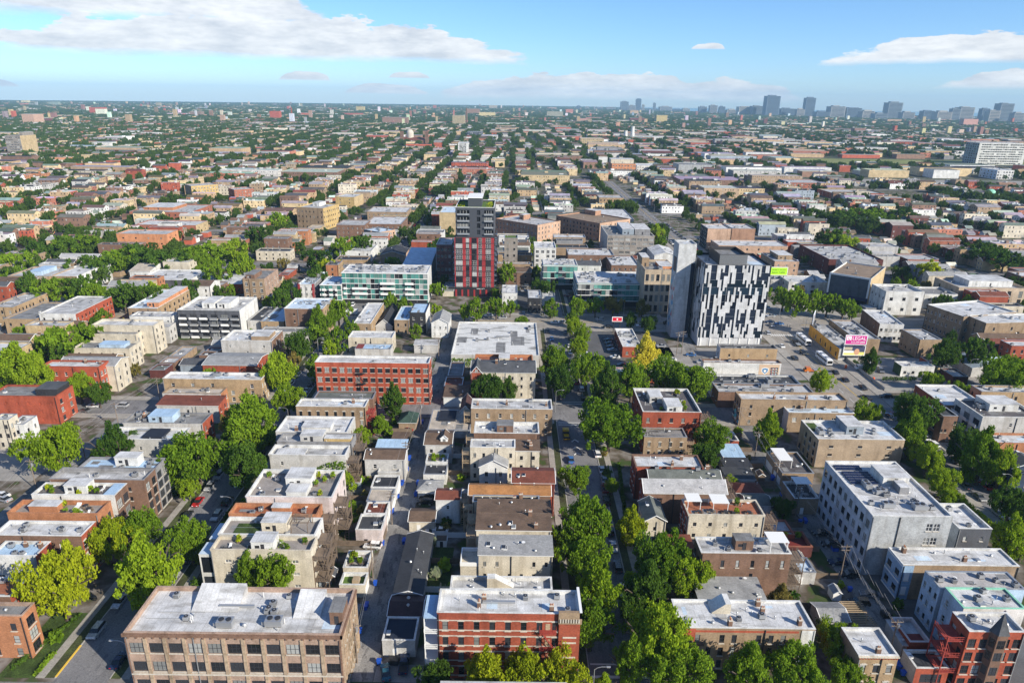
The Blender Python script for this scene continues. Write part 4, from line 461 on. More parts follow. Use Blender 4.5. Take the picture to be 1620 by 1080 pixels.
TREES=[(-95.6,120.0,15.2,17,'y'),(-94.9,138.7,11.6,13.0,'y'),(-79.1,123.8,16.4,17,'l'),(-90.6,142.7,11.3,12.7,'g'),(-76.9,139.1,10.8,12.1,'g'),(-90.7,175.0,20.0,17,'g'),(-83.4,197.4,24.5,17,'g'),(-75.5,170.8,14.1,15.8,'d'),(-90.1,166.8,6.4,7.2,'l'),(-135.2,180.3,17.8,17,'l'),(-118.5,181.8,13.3,14.9,'d'),(-117.8,191.0,8.2,9.2,'d'),(-53.6,128.7,10.5,11.8,'g'),(-47.7,133.4,6.5,7.3,'o'),(-58.9,129.1,9.1,10.2,'g'),(-88.5,241.0,15.8,17,'l'),(-91.4,274.6,13.0,14.6,'d'),(-188.9,271.0,24.9,17,'g'),(-188.2,242.1,23.3,17,'l'),(-175.2,233.8,14.3,16.0,'l'),(-158.4,230.4,10.5,11.7,'l'),(-149.6,226.8,9.1,10.2,'d'),(-89.2,301.6,14.0,15.7,'g'),(-88.6,316.1,12.7,14.2,'g'),(-78.9,221.1,10.9,12.2,'l'),(-96.9,236.1,7.1,8.0,'g'),(-41.5,221.1,11.0,12.3,'d'),(-43.9,207.0,7.0,7.8,'g'),(-47.9,197.6,7.2,8.0,'l'),(-8.7,232.8,12.2,13.7,'d'),(-0.5,235.9,8.6,9.6,'d'),(-47.4,174.1,5.0,5.6,'l'),(32.3,198.9,22.0,17,'g'),(19.4,172.2,9.3,10.4,'g'),(31.5,148.5,9.5,10.6,'y'),(18.8,144.2,15.6,17,'g'),(15.4,139.4,10.6,11.8,'g'),(17.6,130.9,12.9,14.4,'g'),(19.5,121.7,12.4,13.8,'l'),(17.2,112.9,11.3,12.6,'g'),(36.0,132.1,13.2,14.8,'g'),(40.3,128.0,10.9,12.2,'l'),(30.5,122.0,12.2,13.7,'d'),(30.2,107.5,14.4,16.1,'l'),(33.0,102.2,12.5,11.5,'g'),(28.2,119.4,8.9,9.9,'d'),(24.3,104.0,9.6,10.8,'g'),(17.3,256.3,14.3,16.0,'g'),(18.6,238.6,13.0,14.5,'d'),(29.8,248.4,15.4,17,'g'),(35.3,229.9,15.4,17,'d'),(29.8,282.9,9.5,10.7,'l'),(32.7,299.7,8.8,9.9,'l'),(30.9,313.1,9.2,10.3,'l'),(30.5,327.0,8.3,9.3,'g'),(45.8,237.3,14.5,16.2,'g'),(58.9,243.3,14.9,16.7,'g'),(68.2,236.9,19.2,17,'g'),(57.1,270.6,13.6,15.2,'Y'),(53.7,264.6,8.6,9.6,'Y'),(64.9,197.3,10.7,12.0,'g'),(60.4,185.4,9.4,10.5,'d'),(84.5,201.2,11.6,13.0,'l'),(120.8,244.8,10.2,11.5,'l'),(124.2,216.4,10.0,11.2,'l'),(138.3,210.5,15.5,17,'d'),(128.5,196.9,13.2,14.8,'g'),(128.4,185.2,10.1,11.3,'l'),(125.5,173.6,8.8,9.9,'l'),(124.0,165.9,6.4,7.2,'l'),(141.3,181.0,15.3,17,'g'),(144.5,176.9,12.9,14.5,'l'),(144.6,191.5,12.0,13.5,'d'),(136.3,160.4,10.8,12.1,'d'),(125.7,145.4,10.5,11.7,'l'),(128.9,144.3,8.1,9.1,'l'),(189.5,242.2,19.7,17,'g'),(199.0,249.0,18.5,17,'g'),(153.0,271.0,9.1,10.2,'d'),(184.2,271.7,14.0,15.6,'d'),(198.5,275.4,14.4,16.1,'d'),(168.2,251.4,7.7,8.6,'g'),(46.1,101.6,10.6,11.5,'g'),(55.4,102.5,13.0,11.5,'g'),(67.0,110.3,8.5,9.6,'l'),(66.2,102.9,7.4,8.3,'g'),(-3.7,99.5,11.5,11.5,'y'),(3.6,100.2,10.3,11.5,'y'),(10.3,99.4,9.8,11.0,'y'),(-13.9,100.4,7.5,8.4,'d'),(18.4,100.1,5.4,6.1,'l'),(-17.0,134.4,3.2,3.8,'w'),(-19.5,146.8,3.0,3.6,'w'),(-20.5,148.7,2.4,2.9,'w'),(60.4,123.4,7.0,7.9,'o'),(29.8,172.6,4.9,5.5,'l'),(65.3,176.5,4.0,4.5,'l'),(75.2,161.0,6.5,7.3,'d'),(-17.4,334.3,11.7,13.1,'g'),(-24.0,336.1,8.5,9.5,'g'),(-7.8,338.2,11.1,12.4,'g'),(-0.6,343.7,8.6,9.7,'g'),(20.5,341.9,9.9,11.1,'g'),(35.0,342.1,11.3,12.6,'g'),(44.3,345.0,10.1,11.3,'g'),(53.9,347.6,10.2,11.4,'o'),(69.2,346.4,8.9,9.9,'o'),(59.7,325.0,8.3,9.3,'d'),(67.0,318.2,8.8,9.9,'d'),(5.1,323.4,6.9,7.7,'g'),(-55.4,339.5,10.0,11.2,'g'),(-63.8,346.8,10.2,11.4,'g'),(-39.1,340.1,7.3,8.2,'l'),(20.2,379.1,10.9,12.2,'d'),(15.0,386.1,9.6,10.8,'d'),(-3.7,405.0,13.9,15.6,'g'),(-85.3,321.8,14.2,15.8,'g'),(148.7,359.9,13.4,15.0,'g'),(153.2,352.3,14.7,16.5,'g'),(162.2,350.8,13.3,14.9,'g'),(168.7,350.1,12.6,14.2,'g'),(174.9,345.0,11.8,13.3,'g'),(181.0,346.6,9.0,10.1,'g'),(-201.7,446.9,29.6,17,'g'),(-207.3,431.2,26.2,17,'g'),(-215.7,423.4,25.2,17,'d'),(-229.1,426.2,27.4,17,'d'),(-245.6,434.5,28.3,17,'d'),(-250.5,421.3,27.8,17,'g'),(-254.3,407.2,25.4,17,'d'),(-189.2,457.9,23.4,17,'l'),(-165.7,412.3,18.5,17,'l'),(-174.4,395.4,18.1,17,'g'),(-304.9,471.8,29.6,17,'g'),(-306.9,460.8,22.9,17,'d'),(-310.6,440.1,25.4,17,'d'),(-126.3,432.4,19.6,17,'d'),(-112.2,408.8,14.5,16.3,'y'),(-112.9,383.4,15.2,17,'d'),(-196.5,572.7,25.0,17,'g'),(-190.6,510.7,20.5,17,'d'),(-308.1,412.6,24.3,17,'g'),(-118.6,349.1,17.7,17,'d'),(-118.1,336.7,13.7,15.4,'d'),(-242.5,349.3,22.6,17,'g'),(-235.0,356.1,20.3,17,'d'),(-260.6,358.8,16.8,17,'d'),(-201.5,341.4,22.7,17,'d'),(-189.1,339.5,17.1,17,'d'),(-174.9,358.7,13.7,15.4,'d'),(-127.8,345.1,8.5,9.5,'l'),(-217.9,344.2,15.5,17,'g'),(-119.7,473.1,18.4,17,'g'),(-109.0,485.0,16.9,17,'d'),(-52.6,466.6,17.8,17,'d'),(301.4,629.6,36.6,17,'d'),(285.2,646.5,26.4,17,'d'),(334.9,650.7,38.3,17,'g'),(372.5,653.8,35.1,17,'d'),(262.2,419.6,20.6,17,'y'),(337.9,480.8,30.9,17,'d'),(337.5,460.3,26.8,17,'d'),(117.0,548.5,13.7,15.4,'l'),(111.9,510.3,11.8,13.2,'g'),(253.4,534.3,24.4,17,'d'),(251.7,509.1,19.2,17,'l')]
CARS=[(-24.0,105.9,15,'teal','sedan'),(-20.7,107.9,3,'navy','pickup'),(-78.1,108.1,0,'navy','sedan'),(-23.6,166.9,85,'dark','suv'),(-23.3,169.4,85,'dark','suv'),(-35.5,211.8,88,'red','sedan'),(-18.1,153.5,88,'white','sedan'),(-21.6,152.1,88,'silver','sedan'),(-34.5,146.5,85,'white','suv'),(28.4,196.0,2,'white','suv'),(28.7,185.9,0,'white','sedan'),(28.7,180.1,0,'silver','sedan'),(19.6,191.9,0,'blue','sedan'),(28.2,175.1,0,'maroon','sedan'),(27.9,168.6,0,'dark','suv'),(28.1,240.2,0,'dark','sedan'),(28.2,248.3,0,'silver','suv'),(27.2,298.5,0,'white','sedan'),(28.2,309.1,0,'dark','sedan'),(19.5,308.8,0,'blue','sedan'),(26.1,334.9,90,'silver','sedan'),(48.9,328.1,90,'dark','sedan'),(-4.4,340.9,90,'silver','sedan'),(7.3,336.3,90,'dark','sedan'),(80.5,334.3,90,'dark','suv'),(70.2,300.2,90,'silver','sedan'),(71.2,282.6,90,'white','sedan'),(71.3,277.4,90,'silver','sedan'),(48.1,275.4,90,'grey','sedan'),(51.5,276.2,90,'dark','sedan'),(83.8,280.1,90,'silver','suv'),(91.0,283.8,90,'silver','sedan'),(81.4,288.9,80,'blue','sedan'),(135.1,339.7,90,'navy','sedan'),(138.8,336.8,88,'blue','sedan'),(139.2,350.1,90,'silver','sedan'),(127.3,321.2,0,'silver','suv'),(127.4,302.5,0,'white','sedan'),(127.2,286.3,0,'dark','suv'),(135.2,270.3,0,'grey','sedan'),(138.7,261.9,0,'dark','sedan'),(138.8,243.9,20,'dark','sedan'),(146.9,244.9,85,'dark','suv'),(149.5,238.5,80,'red','sedan'),(139.2,227.6,15,'navy','sedan'),(143.3,229.8,80,'maroon','sedan'),(158.8,272.3,170,'grey','suv'),(142.4,210.2,3,'white','sedan'),(142.7,205.7,3,'white','suv'),(141.7,187.8,0,'white','sedan'),(136.1,186.3,0,'dark','sedan'),(135.8,216.0,3,'grey','sedan'),(136.8,213.5,3,'silver','sedan'),(83.2,154.3,85,'dark','sedan'),(83.4,149.4,85,'dark','suv'),(82.1,142.2,88,'navy','sedan'),(82.9,137.4,85,'dark','suv'),(84.5,130.6,80,'grey','sedan'),(80.5,127.7,88,'dark','suv'),(71.2,137.2,85,'silver','sedan'),(-152.5,227.4,88,'white','sedan'),(-142.3,227.8,88,'silver','suv'),(-153.2,223.4,70,'grey','sedan'),(-141.7,165.6,70,'silver','sedan'),(-143.7,167.7,70,'white','sedan'),(-85.9,290.4,0,'blue','sedan'),(-76.5,295.3,0,'white','sedan'),(-77.5,287.1,0,'dark','sedan'),(-85.0,314.3,0,'silver','sedan'),(-86.0,274.0,0,'dark','sedan'),(6.7,401.6,90,'dark','sedan'),(7.7,395.2,90,'silver','sedan'),(8.4,406.1,90,'grey','suv'),(13.7,410.9,90,'dark','sedan'),(6.5,349.4,0,'navy','sedan'),(32.7,385.2,90,'maroon','sedan'),(35.2,382.1,90,'dark','sedan'),(7.3,336.3,90,'silver','sedan'),(-4.4,341.2,90,'white','sedan'),(80.9,336.2,90,'dark','suv'),(-84.3,312.1,0,'silver','sedan'),(-77.0,296.4,0,'silver','suv'),(-86.0,290.6,0,'blue','sedan'),(-81.2,288.8,0,'navy','sedan')]
BUS=[(140.4,309.7),(139.3,284.0)]
TRUCKS=[(135.8,306.0,0,'dark'),(19.2,208.5,0,'yellow'),(-84.3,344.8,90,'white'),(152.5,274.8,90,'white'),(128.9,271.4,90,'orange')]
BINS=[(-31.5,116.9),(-31.7,124.1),(-31.1,132.2),(-31.6,108.5),(-25.8,108.5),(-32.2,161.5),(-32.1,147.6),(-26.9,148.1),(-31.8,169.5),(-26.8,170.6),(-31.8,176.6),(-31.7,191.2),(-31.3,184.9),(-31.7,176.3),(-31.7,169.5),(-27.0,176.4),(-26.8,170.5),(-31.0,217.0),(80.5,132.2),(79.4,172.1),(79.6,159.5),(81.1,159.5),(79.2,211.4),(80.3,182.2),(79.9,182.0),(79.6,108.8),(79.6,107.3),(-44.4,144.6)]
LAMPS=[(-73.8,104.7,-1),(16.4,99.7,1),(-84.4,281.0,1),(-72.9,155.4,-1),(16.7,228.3,1),(-84.9,282.2,1),(144.4,172.2,-1),(185.3,279.4,1),(191.9,266.0,1),(-75.4,210.3,-1),(146.1,322.1,1),(140.8,342.8,-1),(149.2,288.2,1),(57.5,348.2,-1),(130.3,374.6,-1)]
POLES=[(-31.3,156.7,10),(-32.2,134.8,10),(-30.3,108.8,10),(-30.8,213.3,10),(-31.7,281.3,10),(-136.3,171.2,10),(-133.3,189.7,10),(-130.6,232.4,10),(79.3,135.0,11),(79.8,163.1,10),(78.4,175.9,10),(79.0,111.6,10),(77.8,291.8,11),(75.1,289.9,11),(-32.3,414.1,10),(-133.7,210.0,10)]
# ------------------------------------------------------------------ ground, streets, pavements
def groundmat():
    m,nt,N,L,b=_nodes('ground_cover'); b.inputs['Roughness'].default_value=1; b.inputs['Specular IOR Level'].default_value=.1
    g=N.new('ShaderNodeNewGeometry')
    def noise(s,d=5):
        n=N.new('ShaderNodeTexNoise'); n.inputs['Scale'].default_value=s; n.inputs['Detail'].default_value=d; L.new(g.outputs['Position'],n.inputs['Vector']); return n.outputs[0]
    def ramp(f,stops):
        r=N.new('ShaderNodeValToRGB'); e=r.color_ramp.elements
        e[0].position=stops[0][0]; e[0].color=stops[0][1]+(1,); e[1].position=stops[-1][0]; e[1].color=stops[-1][1]+(1,)
        for p,c in stops[1:-1]: k=e.new(p); k.color=c+(1,)
        L.new(f,r.inputs[0]); return r.outputs[0]
    yard=ramp(noise(.16,8),[(.34,(.045,.075,.02)),(.42,(.06,.08,.03)),(.46,(.085,.07,.05)),(.53,(.15,.13,.11)),(.6,(.22,.205,.19)),(.68,(.12,.10,.085)),(.75,(.3,.28,.26))])
    far=ramp(noise(.012,8),[(.3,(.02,.042,.018)),(.5,(.035,.06,.024)),(.58,(.075,.08,.06)),(.66,(.16,.15,.14)),(.75,(.06,.075,.04))])
    v=N.new('ShaderNodeVectorMath'); v.operation='LENGTH'; L.new(g.outputs['Position'],v.inputs[0])
    mr=N.new('ShaderNodeMapRange'); mr.inputs[1].default_value=600; mr.inputs[2].default_value=2500; L.new(v.outputs['Value'],mr.inputs[0])
    mx=N.new('ShaderNodeMixRGB'); L.new(mr.outputs[0],mx.inputs[0]); L.new(yard,mx.inputs[1]); L.new(far,mx.inputs[2]); L.new(mx.outputs[0],b.inputs['Base Color'])
    return m
GM=groundmat()
mb=MB(); n=48; RG=14200
mb.poly([(RG*math.cos(2*math.pi*i/n),RG*math.sin(2*math.pi*i/n),0) for i in range(n)],GM); struct(mb,'ground')
def roadmat(name,col,crack=.5,var=.3):
    m=mat(name,col,rough=.95,var=var,scale=.12,fine=.25,streak=0,spec=.15)
    nt=m.node_tree; N=nt.nodes; L=nt.links; b=N['Principled BSDF']; src=b.inputs['Base Color'].links[0].from_socket
    g=N.new('ShaderNodeNewGeometry')
    def patches(sc,lo,hi,dark,size):
        vn=N.new('ShaderNodeTexVoronoi'); vn.distance='CHEBYCHEV'; mp=N.new('ShaderNodeMapping'); mp.inputs['Scale'].default_value=size; L.new(g.outputs['Position'],mp.inputs[0]); L.new(mp.outputs[0],vn.inputs['Vector'])
        r=N.new('ShaderNodeValToRGB'); r.color_ramp.interpolation='CONSTANT'; e=r.color_ramp.elements; e[0].color=(dark,dark,dark*1.02,1); e[1].position=lo; e[1].color=(1,1,1,1); k=e.new(hi); k.color=(1.25,1.24,1.22,1)
        L.new(vn.outputs['Color'],r.inputs[0]); return r.outputs[0]
    cur=src
    for p in(patches(1,.22,.86,.62,(.28,.09,1)),patches(1,.15,.9,.7,(.6,.35,1))):
        mx=N.new('ShaderNodeMixRGB'); mx.blend_type='MULTIPLY'; mx.inputs[0].default_value=crack; L.new(cur,mx.inputs[1]); L.new(p,mx.inputs[2]); cur=mx.outputs[0]
    L.new(cur,b.inputs['Base Color']); return m
ASPH=roadmat('asphalt',(.235,.23,.235)); ALLEY=roadmat('alley_concrete',(.27,.26,.25),.9,.5); AVE=roadmat('avenue_concrete',(.34,.31,.275),.4,.2); WALK=mat('sidewalk_concrete',(.36,.335,.30),var=.2,scale=.5); KERB=mat('kerb_concrete',(.42,.40,.37),var=.15)
PAINT=simple('road_paint_white',(.62,.62,.6),.8); PAINTY=simple('road_paint_yellow',(.65,.42,.05),.8); GRASS=mat('lawn_grass',(.065,.11,.022),var=.5,scale=.4,fine=.4); VERGE=mat('verge_soil',(.10,.085,.05),var=.5,scale=.25,fine=.4,col2=(.10,.13,.04)); CONC=mat('yard_concrete',(.33,.31,.285),var=.3,scale=.2); TAR=mat('parking_asphalt',(.12,.12,.125),var=.35,scale=.1)
def sheet(name,x0,y0,x1,y1,z,m): 
    mb=MB(); mb.poly([(x0,y0,z),(x1,y0,z),(x1,y1,z),(x0,y1,z)],m); return struct(mb,name)
CROSS=[(92,103),(222,234),(326,347),(452,462),(572,582),(692,702),(812,822),(932,942),(1052,1062)]
STREETS=[(-88.4,-77.9,ASPH),(16.7,28.2,ASPH)]
sheet('street',-88.4,40,-77.9,1400,.012,ASPH); sheet('street',16.7,40,28.2,326,.012,ASPH); sheet('street',136.3,40,144.4,236,.012,ASPH); sheet('avenue',127.6,236,144.6,571,.014,AVE); sheet('avenue',130,571,142,1000,.014,ASPH)
for k,(a,b_) in enumerate(CROSS):
    X=600 if b_<400 else 1100
    sheet('cross_street',-X,a,X,b_,.02 if k!=2 else .024,AVE if k==2 else ASPH)
SX=[-83.2-106*i for i in range(1,9)]+[246+108*i for i in range(0,9)]
for x in SX: sheet('street',x-4.8,90 if abs(x)<500 else 400,x+4.8,572,.012,ASPH)
sheet('street',17.5,347,27.5,560,.012,ASPH)
ALX=[(-32.6,-26.3),(80.5,86.3),(-139,-133),(187,192)]+[(x-56,x-50) for x in SX[:6]]
for i,(a,b_) in enumerate(ALX):
    sheet('alley',a,104,b_,221.5,.008,ALLEY); sheet('alley',a,234.5,b_,325,.008,ALLEY)
# pavements: raised strips with kerbs, cut at the crossings
def walk(name,x0,y0,x1,y1,h=.13):
    mb=MB(); mb.box(x0,y0,-.05,x1,y1,h,WALK,False); o=struct(mb,name); return o
seg=[(104,221),(235,325.5),(348,451),(463,571),(583,691),(703,811),(823,931)]
for a,b_ in seg:
    for x in (-88.4,16.7): walk('pavement',x-4.0,a,x-2.2,b_); sheet('verge',x-2.2,a,x-.25,b_,.09,VERGE); mb=MB(); mb.box(x-.25,a,-.05,x,b_,.13,KERB,False); struct(mb,'kerb')
    for x in (-77.9,28.2): walk('pavement',x+2.2,a,x+4.0,b_); sheet('verge',x+.25,a,x+2.2,b_,.09,VERGE); mb=MB(); mb.box(x,a,-.05,x+.25,b_,.13,KERB,False); struct(mb,'kerb')
for x0,x1,a,b_ in ((131.8,136.2,104,221),(144.5,149,104,221),(123.4,127.5,237,325.5),(144.7,149.5,236,325.5),(123.4,127.5,348,571),(144.7,149.5,348,571)): walk('pavement',x0,a,x1,b_,.14)
for x0,x1 in((-600,-189),(-177,-89.5),(-76.5,-33),(-26,15.8),(29.3,80),(86.8,126.8),(150,240),(252,600)):
    walk('pavement',x0,322.2,x1,325.9,.125); walk('pavement',x0,347.1,x1,351.2,.125)
    if x1<160 : walk('pavement',x0,218.6,x1,221.9,.125); walk('pavement',x0,234.1,x1,237,.125)
# yards, lots and plazas
for n_,x0,y0,x1,y1,m in (('parking_lot',29.5,276,50,321.8,TAR),('parking_lot',51,288,74,321.8,TAR),('yard_pavement',-26.2,104,-14,108.5,CONC),('parking_lot',29.6,352,60,362,TAR),('parking_lot',0,366,34,398,TAR),('parking_lot',150,250,196,290,CONC),('yard_pavement',60,262,126,300,CONC),('parking_lot',-170,176,-141,200,CONC),('yard_pavement',88,104,112,180,TAR),('yard_lawn',-19,124,-13.8,147,GRASS),('yard_lawn',-76,108,-72.6,122,GRASS),('yard_lawn',-100,104,-92.6,122,GRASS),('plaza',150,351.5,184,374,WALK),('yard_pavement',-131,176,-127,215,CONC),('yard_pavement',-75,262,-34,287,CONC),('yard_pavement',-43,104,-33,126,CONC)):
    sheet(n_,x0,y0,x1,y1,.006,m)
def marking(x0,y0,x1,y1,m=PAINT,z=.034): return sheet('road_marking',x0,y0,x1,y1,z,m)
for y in (235.3,237.0,219.3,217.6): marking(17.2,y,27.8,y+.35)
marking(17,105.6,28,106.3); marking(17,109,28,109.4)
for yy in (205,200,196): 
    mb=MB()
    for s_ in(-1,1): mb.bar((22+s_*1.1,yy,.03),(22,yy+1.5,.03),.3,PAINT)
    struct(mb,'road_marking')
for y in range(240,1000,9):
    if 318<y<352: continue
    marking(132.2,y,132.36,y+4); marking(140.1,y,140.26,y+4)
    if y<320 or y>350: marking(136.0,y,136.12,y+9,PAINTY); marking(136.3,y,136.42,y+9,PAINTY)
for i in range(15): marking(128.2+i*1.1,318.4,128.8+i*1.1,321.2); marking(128.2+i*1.1,352.6,128.8+i*1.1,355.2)
for x in range(-300,300,10):
    if not 120<x<150: marking(x,336.4,x+10,336.52,PAINTY,.04); marking(x,336.75,x+10,336.87,PAINTY,.04)
for i in range(9): marking(30+.1,278+i*4.6,35,278.12+i*4.6,z=.018); marking(44,278+i*4.6,49,278.12+i*4.6,z=.018)
mb=MB(); mb.box(-88.72,104.2,.0,-88.38,112.5,.15,PAINTY,False); struct(mb,'painted_kerb')
# ------------------------------------------------------------------ windows and roof fittings shared between buildings
WM={}
def window_mesh(w,h,style,dark,far):
    key=(round(w,1),round(h,1),style,dark,far)
    if key in WM: return WM[key]
    w,h=key[0],key[1]; fr=FR_D if dark else FR_W; a=MB(); t=.07
    a.box(-w/2,-.05,0,-w/2+t,.0,h,fr); a.box(w/2-t,-.05,0,w/2,.0,h,fr); a.box(-w/2+t,-.05,0,w/2-t,.0,t,fr); a.box(-w/2+t,-.05,h-t,w/2-t,0,h,fr)
    if style in('grid','gate'):
        nx=3 if w>2 else 2
        for i in range(1,nx): x=-w/2+w*i/nx; a.box(x-.04,-.045,t,x+.04,0,h-t,fr)
        a.box(-w/2+t,-.04,h*.5-.04,w/2-t,0,h*.5+.04,fr)
    else:
        a.box(-w/2+t,-.045,h*.5-.035,w/2-t,0,h*.5+.035,fr)
        if w>1.25:
            for i in range(1,max(2,round(w/.95))): x=-w/2+w*i/max(2,round(w/.95)); a.box(x-.04,-.045,t,x+.04,0,h-t,fr)
    p=MB(); (p if not far else a).poly([(-w/2+t,-.012,t),(w/2-t,-.012,t),(w/2-t,-.012,h-t),(-w/2+t,-.012,h-t)],MATS['window_glass'])
    s=MB()
    if style!='gate': s.box(-w/2-.1,-.32,-.16,w/2+.1,-.02,-.02,STONE)
    if style in('arch','pair'):
        s.box(-w/2-.16,-.23,h+.02,w/2+.16,-.02,h+.24,STONE)
        if style=='arch': s.box(-w/2+.12,-.22,h+.24,w/2-.12,-.02,h+.38,STONE)
    WM[key]=(a.mesh('window'),None if far else p.mesh('pane'),s.mesh('sill') if s.v else None); return WM[key]
def add_window(root,px,py,rz,z,w,h,style,dark,detail):
    """detail 2: frame, pane and sill are pieces of their own; 1: window + sill; 0: one piece"""
    fm,pm,sm=window_mesh(w,h,style,dark,detail<2)
    o=inst('window',fm,root,(px,py,z),rz)
    if pm: inst('pane',pm,o,(0,0,0))
    if sm and detail>0: inst('sill',sm,o,(0,0,0))
    return o
def fitting(kind):
    if kind in WM: return WM[kind]
    a=MB()
    if kind=='ac':
        a.box(-.55,-.5,.18,.55,.5,.95,METAL); a.box(-.5,-.45,0,.5,.45,.18,DARKMETAL); a.cyl(0,0,.95,1.08,.4,.4,12,DARKMETAL); a.cyl(0,0,1.08,1.1,.12,.12,8,METAL)
        for i in range(4): a.box(-.56,-.42+.24*i,.3,-.54,-.3+.24*i,.85,DARKMETAL)
    elif kind=='bigac':
        a.box(-1.5,-.9,.25,1.5,.9,1.5,METAL); a.box(-1.3,-.7,0,1.3,.7,.25,DARKMETAL); a.cyl(-.7,0,1.5,1.68,.5,.5,12,DARKMETAL); a.cyl(.7,0,1.5,1.68,.5,.5,12,DARKMETAL); a.box(1.5,-.5,.3,2.2,.5,1.0,METAL)
    elif kind=='vent': a.cyl(0,0,0,.7,.09,.09,8,METAL); a.cyl(0,0,.7,.86,.17,.05,8,METAL)
    elif kind=='mushroom': a.cyl(0,0,0,.35,.22,.22,10,METAL); a.cyl(0,0,.35,.6,.38,.2,10,METAL)
    elif kind=='pipe': a.cyl(0,0,0,1.2,.06,.06,6,FR_W)
    elif kind=='skylight': a.box(-.5,-.7,0,.5,.7,.22,FR_W); a.box(-.42,-.62,.22,.42,.62,.27,MATS['window_glass'])
    elif kind=='chimney':
        m=wallmat('brown'); a.box(-.45,-.35,-.4,.45,.35,1.25,m); a.box(-.5,-.4,1.25,.5,.4,1.4,STONE); a.cyl(-.2,0,1.4,1.8,.13,.11,8,wallmat('orange')); a.cyl(.2,0,1.4,1.75,.13,.11,8,wallmat('orange'))
    elif kind=='hatch': a.box(-.5,-.4,0,.5,.4,.4,FR_W); a.box(-.55,-.45,.4,.55,.45,.48,METAL)
    elif kind=='dish': a.cyl(0,0,0,.5,.04,.04,6,METAL); a.cyl(0,0,.5,.62,.12,.42,12,FR_W)
    elif kind=='lounger': a.box(-.3,-.9,.3,.3,.5,.4,FR_W); a.poly([(-.3,.5,.36),(.3,.5,.36),(.3,1.0,.8),(-.3,1.0,.8)],FR_W); [a.box(x,y,0,x+.06,y+.06,.3,FR_W) for x in(-.3,.24) for y in(-.85,.4)]
    elif kind=='table': a.cyl(0,0,.7,.76,.6,.6,12,FR_D); a.cyl(0,0,0,.7,.06,.06,6,FR_D); [a.box(.85*math.cos(t)-.22,.85*math.sin(t)-.22,0,.85*math.cos(t)+.22,.85*math.sin(t)+.22,.45,WOOD) for t in(0,1.57,3.14,4.71)]
    elif kind=='planter': a.box(-.45,-.45,0,.45,.45,.5,WOOD); 
    elif kind=='sofa': a.box(-1,-.4,0,1,.4,.42,DARKMETAL); a.box(-1,.25,.42,1,.42,.85,DARKMETAL); a.box(-1,-.4,.42,-.82,.25,.65,DARKMETAL); a.box(.82,-.4,.42,1,.25,.65,DARKMETAL)
    WM[kind]=a.mesh(kind); return WM[kind]
FNAME=dict(ac='condenser_unit',bigac='rooftop_unit',vent='vent_pipe',mushroom='roof_vent',pipe='vent_stack',skylight='skylight',chimney='chimney',hatch='roof_hatch',dish='satellite_dish',lounger='sun_lounger',table='patio_table',planter='planter',sofa='outdoor_sofa')
def leaf_cards(mb,n,cx,cy,cz,rx,ry,rz,size,m,rg,shell=.5):
    for _ in range(n):
        while True:
            p=Vector((rg.uniform(-1,1),rg.uniform(-1,1),rg.uniform(-1,1)))
            if shell<p.length<1 or (p.length<1 and rg.random()<.25): break
        s=size*rg.uniform(.6,1.3); u=Vector((rg.gauss(0,1),rg.gauss(0,1),rg.gauss(0,1)+.0)).normalized(); v=u.cross(Vector((rg.gauss(0,1),rg.gauss(0,1),rg.gauss(0,1)))).normalized()
        c=Vector((cx+p.x*rx,cy+p.y*ry,cz+p.z*rz)); mb.poly([tuple(c-u*s*.5-v*s*.32),tuple(c+u*s*.5-v*s*.2),tuple(c+u*s*.65+v*s*.3),tuple(c-u*s*.3+v*s*.34)],m)
SHRUB={}
def shrub_mesh(t):
    if t not in SHRUB:
        a=MB(); rg=random.Random(5+len(SHRUB)); leaf_cards(a,70,0,0,.45,.5,.5,.5,.34,LEAF[t],rg,.2); SHRUB[t]=a.mesh('shrub')
    return SHRUB[t]
# ------------------------------------------------------------------ facade with real openings
def facade(mb,ox,oy,ux,uy,W,z0,z1,openings,m,depth=.2):
    """wall from (ox,oy) along (ux,uy); openings (u0,v0,u1,v1) measured along the wall and up"""
    nx,ny=uy,-ux
    def P(u,z,dp=0): return (ox+ux*u-nx*dp,oy+uy*u-ny*dp,z)
    zs=sorted({z0,z1}|{o[1] for o in openings}|{o[3] for o in openings})
    for a,b_ in zip(zs,zs[1:]):
        if b_-a<1e-4: continue
        ops=sorted(o for o in openings if o[1]<=a+1e-5 and o[3]>=b_-1e-5); u=0
        for o in ops:
            if o[0]>u+1e-4: mb.poly([P(u,a),P(o[0],a),P(o[0],b_),P(u,b_)],m)
            u=o[2]
        if W>u+1e-4: mb.poly([P(u,a),P(W,a),P(W,b_),P(u,b_)],m)
    for u0,v0,u1,v1 in openings:
        mb.poly([P(u0,v0),P(u0,v1),P(u0,v1,depth),P(u0,v0,depth)],m); mb.poly([P(u1,v0,depth),P(u1,v1,depth),P(u1,v1),P(u1,v0)],m)
        mb.poly([P(u0,v0,depth),P(u1,v0,depth),P(u1,v0),P(u0,v0)],m); mb.poly([P(u0,v1),P(u1,v1),P(u1,v1,depth),P(u0,v1,depth)],m)
        mb.poly([P(u0,v0,depth),P(u0,v1,depth),P(u1,v1,depth),P(u1,v0,depth)][::-1],m)
FOOT=[]
